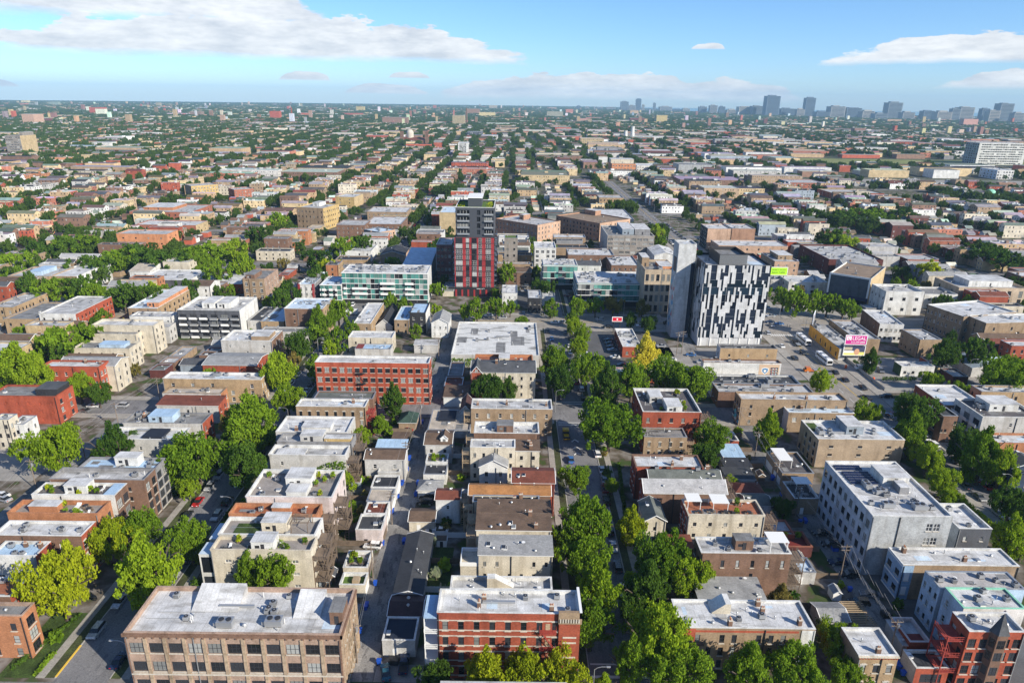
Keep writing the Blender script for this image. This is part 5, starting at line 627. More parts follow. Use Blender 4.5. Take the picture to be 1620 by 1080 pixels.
def layout(spec,W,z,st,rg):
    """openings for one wall: (columns,width,height,style)"""
    n=spec[0]; 
    if n==0 or W<1.6: return []
    w,h=spec[1],spec[2]; style=spec[3] if len(spec)>3 else ''
    n=min(n,int((W-.6)/(w+.3)))
    if n<1: w=min(w,W-.8); n=1
    fh=(z-.9)/st; h=min(h,fh-.7); out=[]
    for r in range(st):
        zb=r*fh+max(.55,(fh-h)*.55)
        for i in range(n):
            if style in('few',) and rg.random()<.45: continue
            if style=='right' and i<0: continue
            if style=='' and n>3 and rg.random()<.07: continue
            if style=='pair':
                pw=W/n; g=i//2; k=i%2; u=(g+.5)*2*pw+(k-.5)*(w+.35) if n%2==0 else (i+.5)*pw
            elif style=='right': u=W*.78+(i-n/2+.5)*(w+.35)
            else: u=(i+.5)*W/n
            if u-w/2<.25 or u+w/2>W-.25: continue
            out.append((u-w/2,zb,u+w/2,zb+h))
    return out
def gable_roof(mb,x0,y0,x1,y1,z,rh,axis,rm,wm,ov=.3):
    if axis=='x':
        ym=(y0+y1)/2; t=.12
        for a,b_ in ((y0-ov,ym),(y1+ov,ym)):
            zl=z-ov*rh/((y1-y0)/2)
            q=[(x0-ov,a,zl+t),(x1+ov,a,zl+t),(x1+ov,b_,z+rh+t),(x0-ov,b_,z+rh+t)]; mb.poly(q if a<b_ else q[::-1],rm)
            q=[(x0-ov,a,zl),(x1+ov,a,zl),(x1+ov,a,zl+t),(x0-ov,a,zl+t)]; mb.poly(q if a<b_ else q[::-1],FR_W)
        for x,s in((x0,-1),(x1,1)):
            q=[(x,y0,z),(x,y1,z),(x,ym,z+rh)]; mb.poly(q if s>0 else q[::-1],wm)
            for a in(y0-ov,y1+ov):
                zl=z-ov*rh/((y1-y0)/2); mb.bar((x+s*ov,a,zl+.05),(x+s*ov,ym,z+rh+.05),.16,FR_W)
    else:
        xm=(x0+x1)/2; t=.12
        for a,b_ in ((x0-ov,xm),(x1+ov,xm)):
            zl=z-ov*rh/((x1-x0)/2)
            q=[(a,y1+ov,zl+t),(a,y0-ov,zl+t),(b_,y0-ov,z+rh+t),(b_,y1+ov,z+rh+t)]; mb.poly(q if a<b_ else q[::-1],rm)
        for y,s in((y0,-1),(y1,1)):
            q=[(x0,y,z),(x1,y,z),(xm,y,z+rh)]; mb.poly(q if s<0 else q[::-1],wm)
            for a in(x0-ov,x1+ov):
                zl=z-ov*rh/((x1-x0)/2); mb.bar((a,y+s*ov,zl+.05),(xm,y+s*ov,z+rh+.05),.16,FR_W)
UNITBOX={}
def unitbox(m):
    if m.name not in UNITBOX:
        a=MB(); a.box(0,0,0,1,1,1,m); UNITBOX[m.name]=a.mesh('panel')
    return UNITBOX[m.name]
def boxpart(name,root,x0,y0,z0,x1,y1,z1,m): return inst(name,unitbox(m),root,(x0,y0,z0),0,(x1-x0,y1-y0,z1-z0))
def ring(mb,x0,y0,x1,y1,t,z0,z1,m):
    mb.box(x0,y0,z0,x1,y0+t,z1,m); mb.box(x0,y1-t,z0,x1,y1,z1,m); mb.box(x0,y0+t,z0,x0+t,y1-t,z1,m); mb.box(x1-t,y0+t,z0,x1,y1-t,z1,m)
def stairs(root,x,y,h,dirx,m,n,name='rear_stairs',W=2.6,D=3.2):
    """timber porch tower: posts, landings, rails, zigzag flights"""
    a=MB(); x1=x+dirx*W; lo,hi=min(x,x1),max(x,x1); fh=h/n
    for px in(lo+.1,hi-.1):
        for py in(y+.1,y+D-.1): a.bar((px,py,0),(px,py,h+.9),.16,m)
    o=a.build(name,root); 
    for k in range(1,n+1):
        p=MB(); z=k*fh; p.box(lo,y,z-.14,hi,y+D,z,m)
        for zz in(.5,.95): p.bar((lo,y,z+zz),(hi,y,z+zz),.07,m); p.bar((x1,y,z+zz),(x1,y+D,z+zz),.07,m)
        for i in range(7): u=lo+(hi-lo)*i/6; p.bar((u,y,z),(u,y,z+.95),.05,m)
        p.build('landing',o)
        s=MB(); y0,y1=(y+.3,y+D-.3) if k%2 else (y+D-.3,y+.3); xm=lo+(hi-lo)*.75 if dirx>0 else lo+(hi-lo)*.25
        for i in range(9):
            f=i/8; yy=y0+(y1-y0)*f; zz=z-fh+fh*f; s.box(xm-.45,yy-.14,zz-.03,xm+.45,yy+.14,zz+.02,m)
        for sx in(-.47,.47): s.bar((xm+sx,y0,z-fh),(xm+sx,y1,z),.1,m); s.bar((xm+sx,y0,z-fh+.9),(xm+sx,y1,z+.9),.06,m)
        s.build('stair_flight',o)
    return o
def escape(root,x,y,z,st,m,sgn=-1):
    a=MB(); fh=z/st
    for k in range(1,st):
        zz=k*fh+.1; a.box(x-1.6,y-1.1,zz-.06,x+1.6,y-.02,zz,m)
        for t in(.5,1.0): a.bar((x-1.6,y-1.1,zz+t),(x+1.6,y-1.1,zz+t),.05,m); [a.bar((x+s*1.6,y-1.1,zz+t),(x+s*1.6,y-.05,zz+t),.05,m) for s in(-1,1)]
        for i in range(9): a.bar((x-1.6+.4*i,y-1.1,zz),(x-1.6+.4*i,y-1.1,zz+1),.03,m)
        if k>1: 
            for dy in(-.3,-.85): a.bar((x+1.3,y+dy,zz-fh),(x-1.2,y+dy,zz),.09,m)
            for i in range(8): f=i/7; a.box(x+1.3-2.5*f-.1,y-.85,zz-fh+fh*f-.02,x+1.3-2.5*f+.1,y-.3,zz-fh+fh*f+.02,m)
    for dy in(-.3,-.85): a.bar((x+1.3,y+dy,.5),(x-1.0,y+dy,fh),.09,m)
    a.build('fire_escape',root)
def nac_(o): return o.get('ac',1)
def building(label,cat,X,Y,Wd,Dp,Z,ang,o,group=None):
    rg=random.Random(int(abs(X*31+Y*17))+5); style=o.get('style'); st=o.get('st',2); rt=o.get('rt','flat'); par=o.get('par',.4) if rt=='flat' else 0
    name=o.get('name') or cat.replace(' ','_').replace('apartment_building','apartment_building')
    root=empty(name,(X,Y,0),R(ang)); tag(root,label,cat,group)
    ca,sa=math.cos(R(ang)),math.sin(R(ang)); cx,cy=X+ca*Wd/2-sa*Dp/2,Y+sa*Wd/2+ca*Dp/2
    FOOT.append((cx,cy,Wd/2+.6,Dp/2+.6,R(ang)))
    dist=math.hypot(cx,cy); det=2 if dist<215 else (1 if dist<420 else 0)
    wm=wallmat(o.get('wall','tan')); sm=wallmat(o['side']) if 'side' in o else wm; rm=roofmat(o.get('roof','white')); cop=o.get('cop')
    cm=(roofmat('mint') if cop=='teal' else wallmat(cop)) if cop else METAL
    wlow=Z-(0 if rt!='shed' else 0)
    specS=o.get('S'); 
    if specS is None: specS=(max(1,int(Wd/2.6)),1.0,1.6)
    specE=o.get('E',(max(1,int(Dp/3.4)),.9,1.5)); specW=o.get('W',(max(1,int(Dp/3.4)),.9,1.5)); specN=(max(1,int(Wd/3)),1,1.6) if dist<420 else (0,)
    if Z<5.2 and st==1 and 'E' not in o: specE=(0,)
    if Z<5.2 and st==1 and 'W' not in o: specW=(0,)
    if style in('glasscondo','glassbox','striped','redtower','shaft','screen'): specS=specE=specW=specN=(0,)
    if specS==(0,) and style is None and st>=2 and dist<420: specS=(rg.choice((2,3,3,4)),.8,1.2,'few')
    walls=MB(); wins=[]
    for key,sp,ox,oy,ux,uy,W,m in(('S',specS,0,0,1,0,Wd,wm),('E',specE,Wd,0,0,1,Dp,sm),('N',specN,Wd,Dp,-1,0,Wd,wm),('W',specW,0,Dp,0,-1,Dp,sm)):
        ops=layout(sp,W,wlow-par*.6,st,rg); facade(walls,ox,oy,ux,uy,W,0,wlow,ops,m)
        sty=sp[3] if len(sp)>3 else ''
        for u0,v0,u1,v1 in ops: wins.append((ox+ux*(u0+u1)/2-uy*.12,oy+uy*(u0+u1)/2+ux*.12,math.atan2(uy,ux),v0,u1-u0,v1-v0,sty))
    walls.build('walls',root)
    dk=rg.random()<.6
    for x,y,rz,z,w,h,sty in wins:
        if sty=='blank':
            continue
        add_window(root,x,y,rz,z,w,h,sty,dk or sty in('grid','gate','balc'),det)
        if sty=='balc' and det<2 or sty=='balc':
            b_=MB(); b_.box(-w/2-.2,-1.3,-.35,w/2+.2,-.26,-.2,FR_W); b_.box(-w/2-.2,-1.3,-.2,w/2+.2,-1.22,.75,FR_W if rg.random()<.5 else METAL); inst('balcony',b_.mesh('balcony'),root,(x,y,z),rz)
    # ---- roof
    zr=Z-par
    if rt=='flat':
        r=MB(); i_=.28; r.box(i_,i_,zr-.25,Wd-i_,Dp-i_,zr,rm,False); ro=r.build('roof',root)
        p=MB()
        ring(p,.012,.012,Wd-.012,Dp-.012,.3,zr-.2,Z-.01,cm if par>.75 and cop else (wm if not cop else cm)); ring(p,-.06,-.06,Wd+.06,Dp+.06,.42,Z,Z+.1,cm); p.build('parapet',root)
    else:
        r=MB(); rh=o.get('rh',1.2)
        if rt=='gx': gable_roof(r,0,0,Wd,Dp,Z,rh,'x',rm,sm)
        elif rt=='gy': gable_roof(r,0,0,Wd,Dp,Z,rh,'y',rm,wm)
        elif rt=='hip':
            ov=.35; x0,y0,x1,y1=-ov,-ov,Wd+ov,Dp+ov; k=min(Wd,Dp)*.42
            if Wd>=Dp: a,b_=(k,Dp/2),(Wd-k,Dp/2)
            else: a,b_=(Wd/2,k),(Wd/2,Dp-k)
            A,B=(a[0],a[1],Z+rh),(b_[0],b_[1],Z+rh); c0,c1,c2,c3=[(x,y,Z-.05) for x,y in((x0,y0),(x1,y0),(x1,y1),(x0,y1))]
            if Wd>=Dp: r.poly([c0,c1,B,A],rm); r.poly([c1,c2,B],rm); r.poly([c2,c3,A,B],rm); r.poly([c3,c0,A],rm)
            else: r.poly([c0,c1,A],rm); r.poly([c1,c2,B,A],rm); r.poly([c2,c3,B],rm); r.poly([c3,c0,A,B],rm)
            r.box(x0,y0,Z-.2,x1,y1,Z-.06,FR_W)
        elif rt=='shed':
            ov=.25; zf=Z; zb=Z+rh
            r.poly([(-ov,-ov,zf+.12),(Wd+ov,-ov,zf+.12),(Wd+ov,Dp+ov,zb+.12),(-ov,Dp+ov,zb+.12)],rm); r.box(-ov,-ov,Z-.05,Wd+ov,-ov+.1,zf+.11,FR_W)
            r.poly([(0,0,Z),(0,0,zf+.1),(0,Dp,zb+.1),(0,Dp,Z)],sm); r.poly([(Wd,0,Z),(Wd,Dp,Z),(Wd,Dp,zb+.1),(Wd,0,zf+.1)],sm); r.poly([(Wd,Dp,Z),(0,Dp,Z),(0,Dp,zb+.1),(Wd,Dp,zb+.1)],wm)
        ro=r.build('roof',root); zr=Z
    def rz_at(u,v):
        rh=o.get('rh',1.2)
        if rt=='flat': return zr
        if rt=='gx': return Z+rh*(1-abs(v-.5)*2)+.05
        if rt=='gy': return Z+rh*(1-abs(u-.5)*2)+.05
        if rt=='shed': return Z+rh*v+.08
        return Z+rh*.5
    taken=[]
    def free(u,v): return all(not(a-.02<u<c_+.02 and b_-.03<v<d_+.03) for a,b_,c_,d_ in taken)
    # ---- particular features
    for e in o.get('ex',()):
        k=e[0]
        if k=='pent':
            _,u0,v0,u1,v1,h,c_=e; x0,y0,x1,y1=u0*Wd,v0*Dp,u1*Wd,v1*Dp; x0=max(x0,.35);y0=max(y0,.35);x1=min(x1,Wd-.35);y1=min(y1,Dp-.35); taken.append((u0,v0,u1,v1))
            rf=roofmat(c_) if c_ in('navyroof','redroof') else None
            m=rf or wallmat(c_); a=MB(); ops=[(.5*(x1-x0)-.45,.1,.5*(x1-x0)+.45,2.05)] if h>2.2 and x1-x0>1.8 else []
            if ops and x1-x0>4: ops.append((.15*(x1-x0),.9,.15*(x1-x0)+1.1,1.7)); ops.sort()
            ops=[(p,zr+q_,r_,zr+s_) for p,q_,r_,s_ in ops]
            facade(a,x0,y0,1,0,x1-x0,zr,zr+h,ops,m,.1); facade(a,x1,y0,0,1,y1-y0,zr,zr+h,[],m); facade(a,x1,y1,-1,0,x1-x0,zr,zr+h,[],m); facade(a,x0,y1,0,-1,y1-y0,zr,zr+h,[],m)
            po=a.build('roof_hut' if h>1.9 else 'roof_box',root)
            q_=MB(); q_.box(x0-.12,y0-.12,zr+h,x1+.12,y1+.12,zr+h+.14,rf or roofmat('white' if c_ not in('ltblue','brown','dark') else {'ltblue':'blue','brown':'grey','dark':'slate'}[c_])); q_.build('hut_roof',po)
            for p,z0,r_,z1 in ops:
                dm=MB(); dm.box(x0+p+.03,y0+.05,z0,x0+r_-.03,y0+.08,z1,MATS['window_glass'] if z1-z0<1.2 else FR_D); dm.build('door' if z1-z0>1.2 else 'window',po)
        elif k in('wedge','wedge2'):
            u0,v0,u1,v1=(.235,.52,.46,.97) if k=='wedge' else (.74,.4,.87,.86); x0,y0,x1,y1=u0*Wd,v0*Dp,u1*Wd,v1*Dp; h=2.2; a=MB(); taken.append((u0,v0,u1,v1)); m=roofmat('white')
            a.poly([(x0,y0,zr+.1),(x1,y0,zr+.1),(x1,y1,zr+h),(x0,y1,zr+h)],m); a.poly([(x1,y0,zr),(x1,y1,zr),(x1,y1,zr+h),(x1,y0,zr+.1)],m); a.poly([(x0,y1,zr),(x0,y0,zr),(x0,y0,zr+.1),(x0,y1,zr+h)],m); a.poly([(x1,y1,zr),(x0,y1,zr),(x0,y1,zr+h),(x1,y1,zr+h)],MATS['window_glass']); a.build('sawtooth_skylight',root)
        elif k=='stair':
            _,u0,v0,u1,v1,h,c_=e; x0,y0,x1,y1=u0*Wd,v0*Dp,u1*Wd,v1*Dp; a=MB(); m=wallmat(c_); taken.append((u0,v0,u1,v1)); xm=x0+(x1-x0)*.3
            if label.startswith('weathered'): 
                xm=x0+(x1-x0)*.7; prof=[(x0,0),(x1,0),(x1,h),(xm,h),(x0,.3)]
            else: prof=[(x0,0),(x1,0),(x1,.3),(xm,h),(x0,h)]
            a.poly([(p,y0,zr+q_) for p,q_ in prof],wallmat('cream')); a.poly([(p,y1,zr+q_) for p,q_ in prof][::-1],m)
            for (p,q_),(r_,s_) in zip(prof[1:],prof[2:]+prof[:1]): a.poly([(p,y0,zr+q_),(p,y1,zr+q_),(r_,y1,zr+s_),(r_,y0,zr+s_)][::-1],m)
            a.build('stair_hut',root)
        elif k=='lawn':
            _,u0,v0,u1,v1=e; a=MB(); a.box(u0*Wd,v0*Dp,zr,u1*Wd,v1*Dp,zr+.08,GRASS); a.build('roof_lawn',root); taken.append((u0,v0,u1,v1))
        elif k in('pergola','canopy'):
            _,u0,v0,u1,v1=e; x0,y0,x1,y1=u0*Wd,v0*Dp,u1*Wd,v1*Dp; x0=max(x0,.5);x1=min(x1,Wd-.5);taken.append((u0,v0,u1,v1)); m=WOOD if k=='pergola' else FR_W; a=MB()
            for px in(x0+.1,x1-.1):
                for py in(y0+.1,y1-.1): a.bar((px,py,zr),(px,py,zr+2.4),.14,m)
            po=a.build(k,root); nb=9 if k=='pergola' else 12
            for px in(x0,x1): boxpart('beam',po,px-.07,y0,zr+2.4,px+.07,y1,zr+2.56,m)
            for i in range(nb):
                yy=y0+(y1-y0)*(i+.5)/nb; ww=.06 if k=='pergola' else (y1-y0)/nb*.47; boxpart('slat',po,x0-.2,yy-ww,zr+2.57,x1+.2,yy+ww,zr+2.66,m)
        elif k in('garden','gardenR'):
            for i in range(e[1]):
                u=rg.uniform(.05,.95) if k=='garden' else rg.uniform(.5,.95); v=rg.choice((.13,.87,rg.uniform(.15,.85)))
                if not free(u,v): continue
                kd=rg.choice(('planter','planter','planter','table','sofa','lounger')); loc=(u*(Wd-2)+1,v*(Dp-1.6)+.8,zr)
                po=inst(FNAME[kd],fitting(kd),root,loc,rg.choice((0,1.57,3.14)))
                if kd=='planter': inst('shrub',shrub_mesh(rg.choice('gly')),po,(0,0,.3),rg.random()*6,(1.3,1.3,rg.uniform(1,2)))
        elif k=='box': boxpart('timber_planter',root,Wd*.45,Dp*.3,zr,Wd*.72,Dp*.7,zr+1,BEIGEWOOD)
        elif k=='solar':
            pm=simple('solar_cell',(.012,.018,.05),.2,0,.6)
            for bx,by,nx_,ny_ in((.06,.83,4,2),(.1,.56,4,5)):
                for i in range(nx_):
                    for j in range(ny_):
                        a=MB(); x=bx*Wd+i*1.75; y=by*Dp+j*1.25; a.poly([(x,y,zr+.25),(x+1.65,y,zr+.25),(x+1.65,y+1.0,zr+.55),(x,y+1.0,zr+.55)],pm); a.poly([(x,y+1.0,zr+.55),(x+1.65,y+1.0,zr+.55),(x+1.65,y+1.0,zr),(x,y+1.0,zr)],METAL); a.bar((x,y,zr+.24),(x+1.65,y,zr+.24),.06,METAL); a.bar((x,y+1,zr+.54),(x+1.65,y+1,zr+.54),.06,METAL); a.build('solar_panel',root)
                taken.append((bx,by,bx+nx_*1.75/Wd,by+ny_*1.25/Dp))
        elif k in('ivy','ivyS'):
            a=MB(); rg2=random.Random(4); hh=Z*.85 if k=='ivy' else 4
            for i in range(900 if k=='ivy' else 350):
                u=rg2.uniform(.45,1.0) if k=='ivy' else rg2.uniform(0,.3); zz=rg2.uniform(.2,hh)
                if k=='ivy' and zz>hh*(.45+.55*math.sin((u-.4)*2.6)): continue
                leaf_cards(a,1,u*Wd,-.22,zz,.1,.16,.1,.55,LEAF['g'],rg2,0)
            a.build('ivy',root)
        elif k=='terrace':
            a=MB(); a.box(-4.2,.4,0,0,Dp*.95,7.4,wm,False); ring(a,-4.25,.35,-.02,Dp*.97,.25,7.4,8.3,FR_W); a.build('rear_terrace',root)
        elif k=='rearporch':
            po=MB(); w_=2.6; po.box(-w_,-.0,Z-1.5,-.05,Dp*.97,Z-1.3,roofmat('blue')); [po.bar((-w_+.1,y,0),(-w_+.1,y,Z-1.5),.18,FR_W) for y in(.1,Dp*.5,Dp*.95)]; o_=po.build('rear_porch',root)
            for i in range(1,4):
                z=i*3.7; a=MB(); a.box(-w_,0,z-.2,-.05,Dp*.97,z,FR_W); 
                for t in(.45,.9): a.bar((-w_,0,z+t),(0,0,z+t),.08,FR_W); a.bar((-w_,0,z+t),(-w_,Dp,z+t),.08,FR_W)
                for j in range(11): a.bar((-w_+.25*j,0,z),(-w_+.25*j,0,z+.9),.05,FR_W)
                a.build('porch_deck',o_)
        elif k in('backporch','rearstair','redstair','redporch','fireescape'):
            sd=e[1]; m={'backporch':BEIGEWOOD,'rearstair':WOOD,'redstair':REDWOOD,'redporch':REDWOOD,'fireescape':WOOD}[k]; n_=min(st,3)
            stairs(root,-.05 if sd=='W' else Wd+.05,.3,Z-2.6 if Z>7 else Z-1.5,-1 if sd=='W' else 1,m,n_,'rear_stairs',3.4 if k in('redporch','fireescape','rearstair') else 2.4,min(Dp-.5,4.5))
        elif k=='bay':
            wv=e[2]; a=MB(); m=wallmat('white'); z1=Z-1.8; facade(a,-wv,.5,1,0,wv,0,z1,[(.3,1.0,wv-.15,3.8),(.3,4.8,wv-.15,z1-.6)],m,.15); facade(a,-wv,Dp-.3,0,-1,Dp-.8,0,z1,[],m); a.box(-wv-.05,.45,z1,0,Dp-.25,z1+.15,m); a.poly([(-wv,.55,z1+.16),(-.05,.55,z1+.16),(-.05,Dp-.35,z1+.16),(-wv,Dp-.35,z1+.16)],roofmat('ltblue')); po=a.build('bay_window',root)
            for z0,zz in((1.0,3.8),(4.8,z1-.6)): q_=MB(); q_.box(-wv+.3,.62,z0,-.15,.66,zz,MATS['window_glass']); q_.build('pane',po)
        elif k=='dormer':
            x=e[1]*Wd; a=MB(); a.box(x-1.1,Dp*.12,Z,x+1.1,Dp*.5,Z+1.7,FR_W); gable_roof(a,x-1.1,Dp*.12,x+1.1,Dp*.55,Z+1.7,1.0,'y',rm,FR_W,.2); a.box(x-.45,Dp*.12-.03,Z+.5,x+.45,Dp*.12+.01,Z+1.4,MATS['window_glass']); a.build('dormer',root)
        elif k=='endgable':
            a=MB(); m=wallmat('red'); y0=.2; x1=4.2; a.box(-.12,-.12,0,x1,Dp*.7,Z-.3,m,False); gable_roof(a,-.12,-.12,x1,Dp*.7,Z-.3,2.6,'y',rm,m,.25); a.build('brick_gable',root); inst('window',window_mesh(.9,1.3,'arch',False,True)[0],root,(2.0,-.14,Z-.2),0)
        elif k=='escapeS': escape(root,e[1]*Wd,0,Z,st,DARKMETAL)
        elif k=='graffiti': 
            for i in range(26):
                a=MB(); y=rg.uniform(.2,Dp-.5); z=rg.uniform(.5,4.2); w_=rg.uniform(.5,1.5); h_=rg.uniform(.3,1.1); pts=[(y+w_*math.cos(t)*rg.uniform(.5,1),z+h_*math.sin(t)*rg.uniform(.5,1)) for t in[j*.9 for j in range(7)]]; a.poly([(-.02-.004*i,p,q_) for p,q_ in pts][::-1],simple('graffiti_%d'%(i%4),[(.05,.3,.55),(.6,.75,.8),(.1,.5,.6),(.03,.05,.12)][i%4])); a.build('graffiti_shape',root)
        elif k=='mural': mural(root,Wd,Z)
        elif k=='turret':
            x=e[1]*Wd; a=MB(); hx=[(x-1.7,0),(x-1.0,-1.3),(x+1.0,-1.3),(x+1.7,0)]; zt=Z+.3
            for (p,q_),(r_,s_) in zip(hx,hx[1:]):
                L_=math.hypot(r_-p,s_-q_); facade(a,p,q_,(r_-p)/L_,(s_-q_)/L_,L_,0,zt,[(.25,zz,L_-.25,zz+2) for zz in(1.2,4.7,8.2,11.1) if zz+2<zt-.4],wallmat('maroon' if False else 'brown'),.1)
                mx_,my_=(p+r_)/2,(q_+s_)/2; an=math.atan2(s_-q_,r_-p)
                for zz in(1.2,4.7,8.2,11.1):
                    if zz+2<zt-.4: inst('window',window_mesh(L_-.5,2.0,'',True,True)[0],root,(mx_-math.sin(an)*.06,my_+math.cos(an)*.06,zz),an)
            ap=(x,-.1,zt+4.2); rr=[(x-1.9,.1,zt),(x-1.1,-1.5,zt),(x+1.1,-1.5,zt),(x+1.9,.1,zt),(x,1.3,zt)]
            for p,q_ in zip(rr,rr[1:]+rr[:1]): a.poly([p,q_,ap],roofmat('slate'))
            a.build('turret_bay',root)
        elif k=='pentscreen':
            a=MB(); x0,y0,x1,y1=.24*Wd,.14*Dp,.66*Wd,.86*Dp
            facade(a,x0,y0,1,0,x1-x0,zr,zr+5,[],DARKMETAL); facade(a,x0,y1,0,-1,y1-y0,zr,zr+5,[],DARKMETAL); facade(a,x1,y0,0,1,y1-y0,zr,zr+5,[],DARKMETAL); facade(a,x1,y1,-1,0,x1-x0,zr,zr+5,[],DARKMETAL); a.box(x0,y0,zr+3.2,x1,y1,zr+3.3,roofmat('grey')); po=a.build('plant_screen',root); taken.append((.2,.1,.7,.9))
            for i in range(14): boxpart('slat',po,x0-.1,y0-.14,zr+.3+i*.33,x1+.1,y0-.02,zr+.44+i*.33,METAL)
            for i in range(6): inst('shrub',shrub_mesh('d'),root,(.3+i*.8,Dp-1.2,zr),i,(1.6,1.6,2.4))
        elif k=='uppertower': upper_tower(root,Wd,Dp,Z)
        elif k=='redpiers':
            for x0,x1 in((-.1,1.1),(Wd-1.2,Wd+.1)): boxpart('red_pier',root,x0,-.15,0,x1,.25,Z+.3,wallmat('crimson'))
        elif k=='dome':
            for fx in(.05,.93): boxpart('tower',root,fx*Wd,-3,0,fx*Wd+8,5,32,wm)
            a=MB(); a.cyl(Wd*.35,Dp*.6,Z,Z+16,9,9,14,STONE); prev=(9,Z+16)
            for i in range(1,6): t=i*math.pi/10; r1,z1=9*math.cos(t),Z+16+9*math.sin(t); a.cyl(Wd*.35,Dp*.6,prev[1],z1,prev[0],r1,14,STONE); prev=(r1,z1)
            a.build('dome',root)
        elif k=='dome2':
            a=MB(); prev=(6,Z)
            for i in range(1,6): t=i*math.pi/10; r1,z1=6*math.cos(t),Z+6*math.sin(t); a.cyl(Wd*.4,Dp*.4,prev[1],z1,prev[0],r1,14,roofmat('mint')); prev=(r1,z1)
            a.build('dome',root)
    # ---- facade styles
    if style: facade_style(style,root,Wd,Dp,Z,st,rg,o)
    # ---- garage doors
    dr=o.get('door')
    if dr:
        n_=max(1,int(Dp/6.2)); h_=2.3
        for i in range(n_):
            yc=(i+.5)*Dp/n_; a=MB(); w_=min(2.6,Dp/n_*.4)
            m=FR_W if rg.random()<.6 else WOOD
            for j in range(4): a.box(-.05,-w_,j*h_/4+.01,.04,w_,(j+1)*h_/4-.03,m)
            inst('garage_door',a.mesh('garage_door'),root,(Wd+.0 if dr=='E' else 0,yc,0),0 if dr=='E' else math.pi)
        a=MB(); a.box(Wd*.3,-.04,0,Wd*.3+.95,-.005,2.05,FR_W if rg.random()<.5 else DARKMETAL); a.build('door',root)
    elif dist<420 and specS[0]==0 and st>1:
        pass
    if det:
        for k in range(rg.choice((1,2)) if st>1 else 0):
            x=rg.choice((.25,Wd-.25,Wd*rg.uniform(.3,.7))); boxpart('downpipe',root,x-.07,-.2,.1,x+.07,-.06,Z-.3,DARKMETAL if rg.random()<.5 else METAL)
        if rt=='flat' and Wd*Dp>60:
            for k in range(int(min(7,2+Wd*Dp/60))):
                w_,d_=rg.uniform(.8,Wd*.22),rg.uniform(.5,Dp*.3); x,y=rg.uniform(.6,Wd-.6-w_),rg.uniform(.6,Dp-.6-d_)
                boxpart('roof_patch',root,x,y,zr-.02,x+w_,y+d_,zr+.012+.004*k,roofmat({'white':rg.choice(('ltgrey','white','ltblue')),'ltgrey':rg.choice(('grey','white','ltgrey'))}.get(o.get('roof'),'grey')))
            if Wd*Dp>140 and nac_(o)>2:
                x,y=rg.uniform(1,Wd*.5),rg.uniform(1,Dp-1.5); boxpart('duct',root,x,y,zr+.25,x+rg.uniform(3,7),y+.5,zr+.7,METAL)
            for k in range(2):
                x,y=rg.uniform(.6,Wd*.6),rg.uniform(.6,Dp-.6); boxpart('conduit',root,x,y,zr+.05,x+rg.uniform(2,Wd*.35),y+.07,zr+.12,METAL)
    # ---- roof fittings
    def put(kd,n_,sc=1):
        for _ in range(n_):
            for t in range(12):
                u,v=rg.uniform(.07,.93),rg.uniform(.12,.88)
                if free(u,v) or t==11: break
            if not free(u,v): continue
            s=sc*rg.uniform(.85,1.15); inst(FNAME[kd],fitting(kd),root,(u*Wd,v*Dp,rz_at(u,v)),rg.choice((0,1.57,3.14,.2)) if rt=='flat' else 0,(s,s,s))
    nac=o.get('ac',1)
    if nac:
        big=nac//4 if Wd*Dp>150 else 0; put('bigac',big); put('ac',nac-big)
    nv=o.get('vent',2)
    for i in range(nv): put(rg.choice(('vent','mushroom','pipe','vent') if rt=='flat' else ('vent','mushroom')),1)
    put('skylight',o.get('sky',0)); put('chimney',o.get('chim',0),.95)
    if rt=='flat' and det and rg.random()<.5: put('hatch',1)
    if det and rg.random()<.3: put('dish',1)
    return root
def mural(root,Wd,Z):
    x0=Wd*.72; y=-.03
    a=MB(); a.poly([(x0,y,.5),(x0+Wd*.26,y,.5),(x0+Wd*.26,y,Z-.6),(x0,y,Z-.6)],simple('mural_tan',(.55,.4,.28))); a.build('mural_panel',root)
    c=x0+2.6; a=MB(); sh=[(-1.5,3.9),(0,4.3),(1.5,3.9),(1.4,2.2),(0,.8),(-1.4,2.2)]; a.poly([(c+p,y-.006,q*.9+.3) for p,q in sh][::-1],simple('mural_white',(.75,.75,.73))); sh2=[(p*.8,2.5+(q-2.5)*.8) for p,q in sh]; a.poly([(c+p,y-.012,q*.9+.3) for p,q in sh2][::-1],simple('mural_blue',(.06,.2,.4))); a.poly([(c+p*.45,y-.018,2.3+(q-2.3)*.45+.1) for p,q in sh2][::-1],simple('mural_white',(.75,.75,.73))); a.build('painted_shield',root)
    rg=random.Random(9); cols=[(.05,.08,.14),(.6,.15,.1),(.2,.45,.6),(.7,.68,.6)]
    for r in range(3):
        a=MB(); sx=x0+4.8; sw=Wd*.26-5.2; z=.9+r*1.15; a.poly([(sx,y-.006,z),(sx+sw,y-.006,z),(sx+sw,y-.006,z+.95),(sx,y-.006,z+.95)],simple('mural_dark',(.03,.04,.06)))
        for i in range(9): xx=sx+.2+i*(sw-.4)/9; a.poly([(xx,y-.012,z+.1),(xx+.35,y-.012,z+.1),(xx+.35,y-.012,z+.45+.3*rg.random()),(xx,y-.012,z+.45+.3*rg.random())],simple('mural_c%d'%(i%4),cols[i%4]))
        a.build('painted_shelf',root)
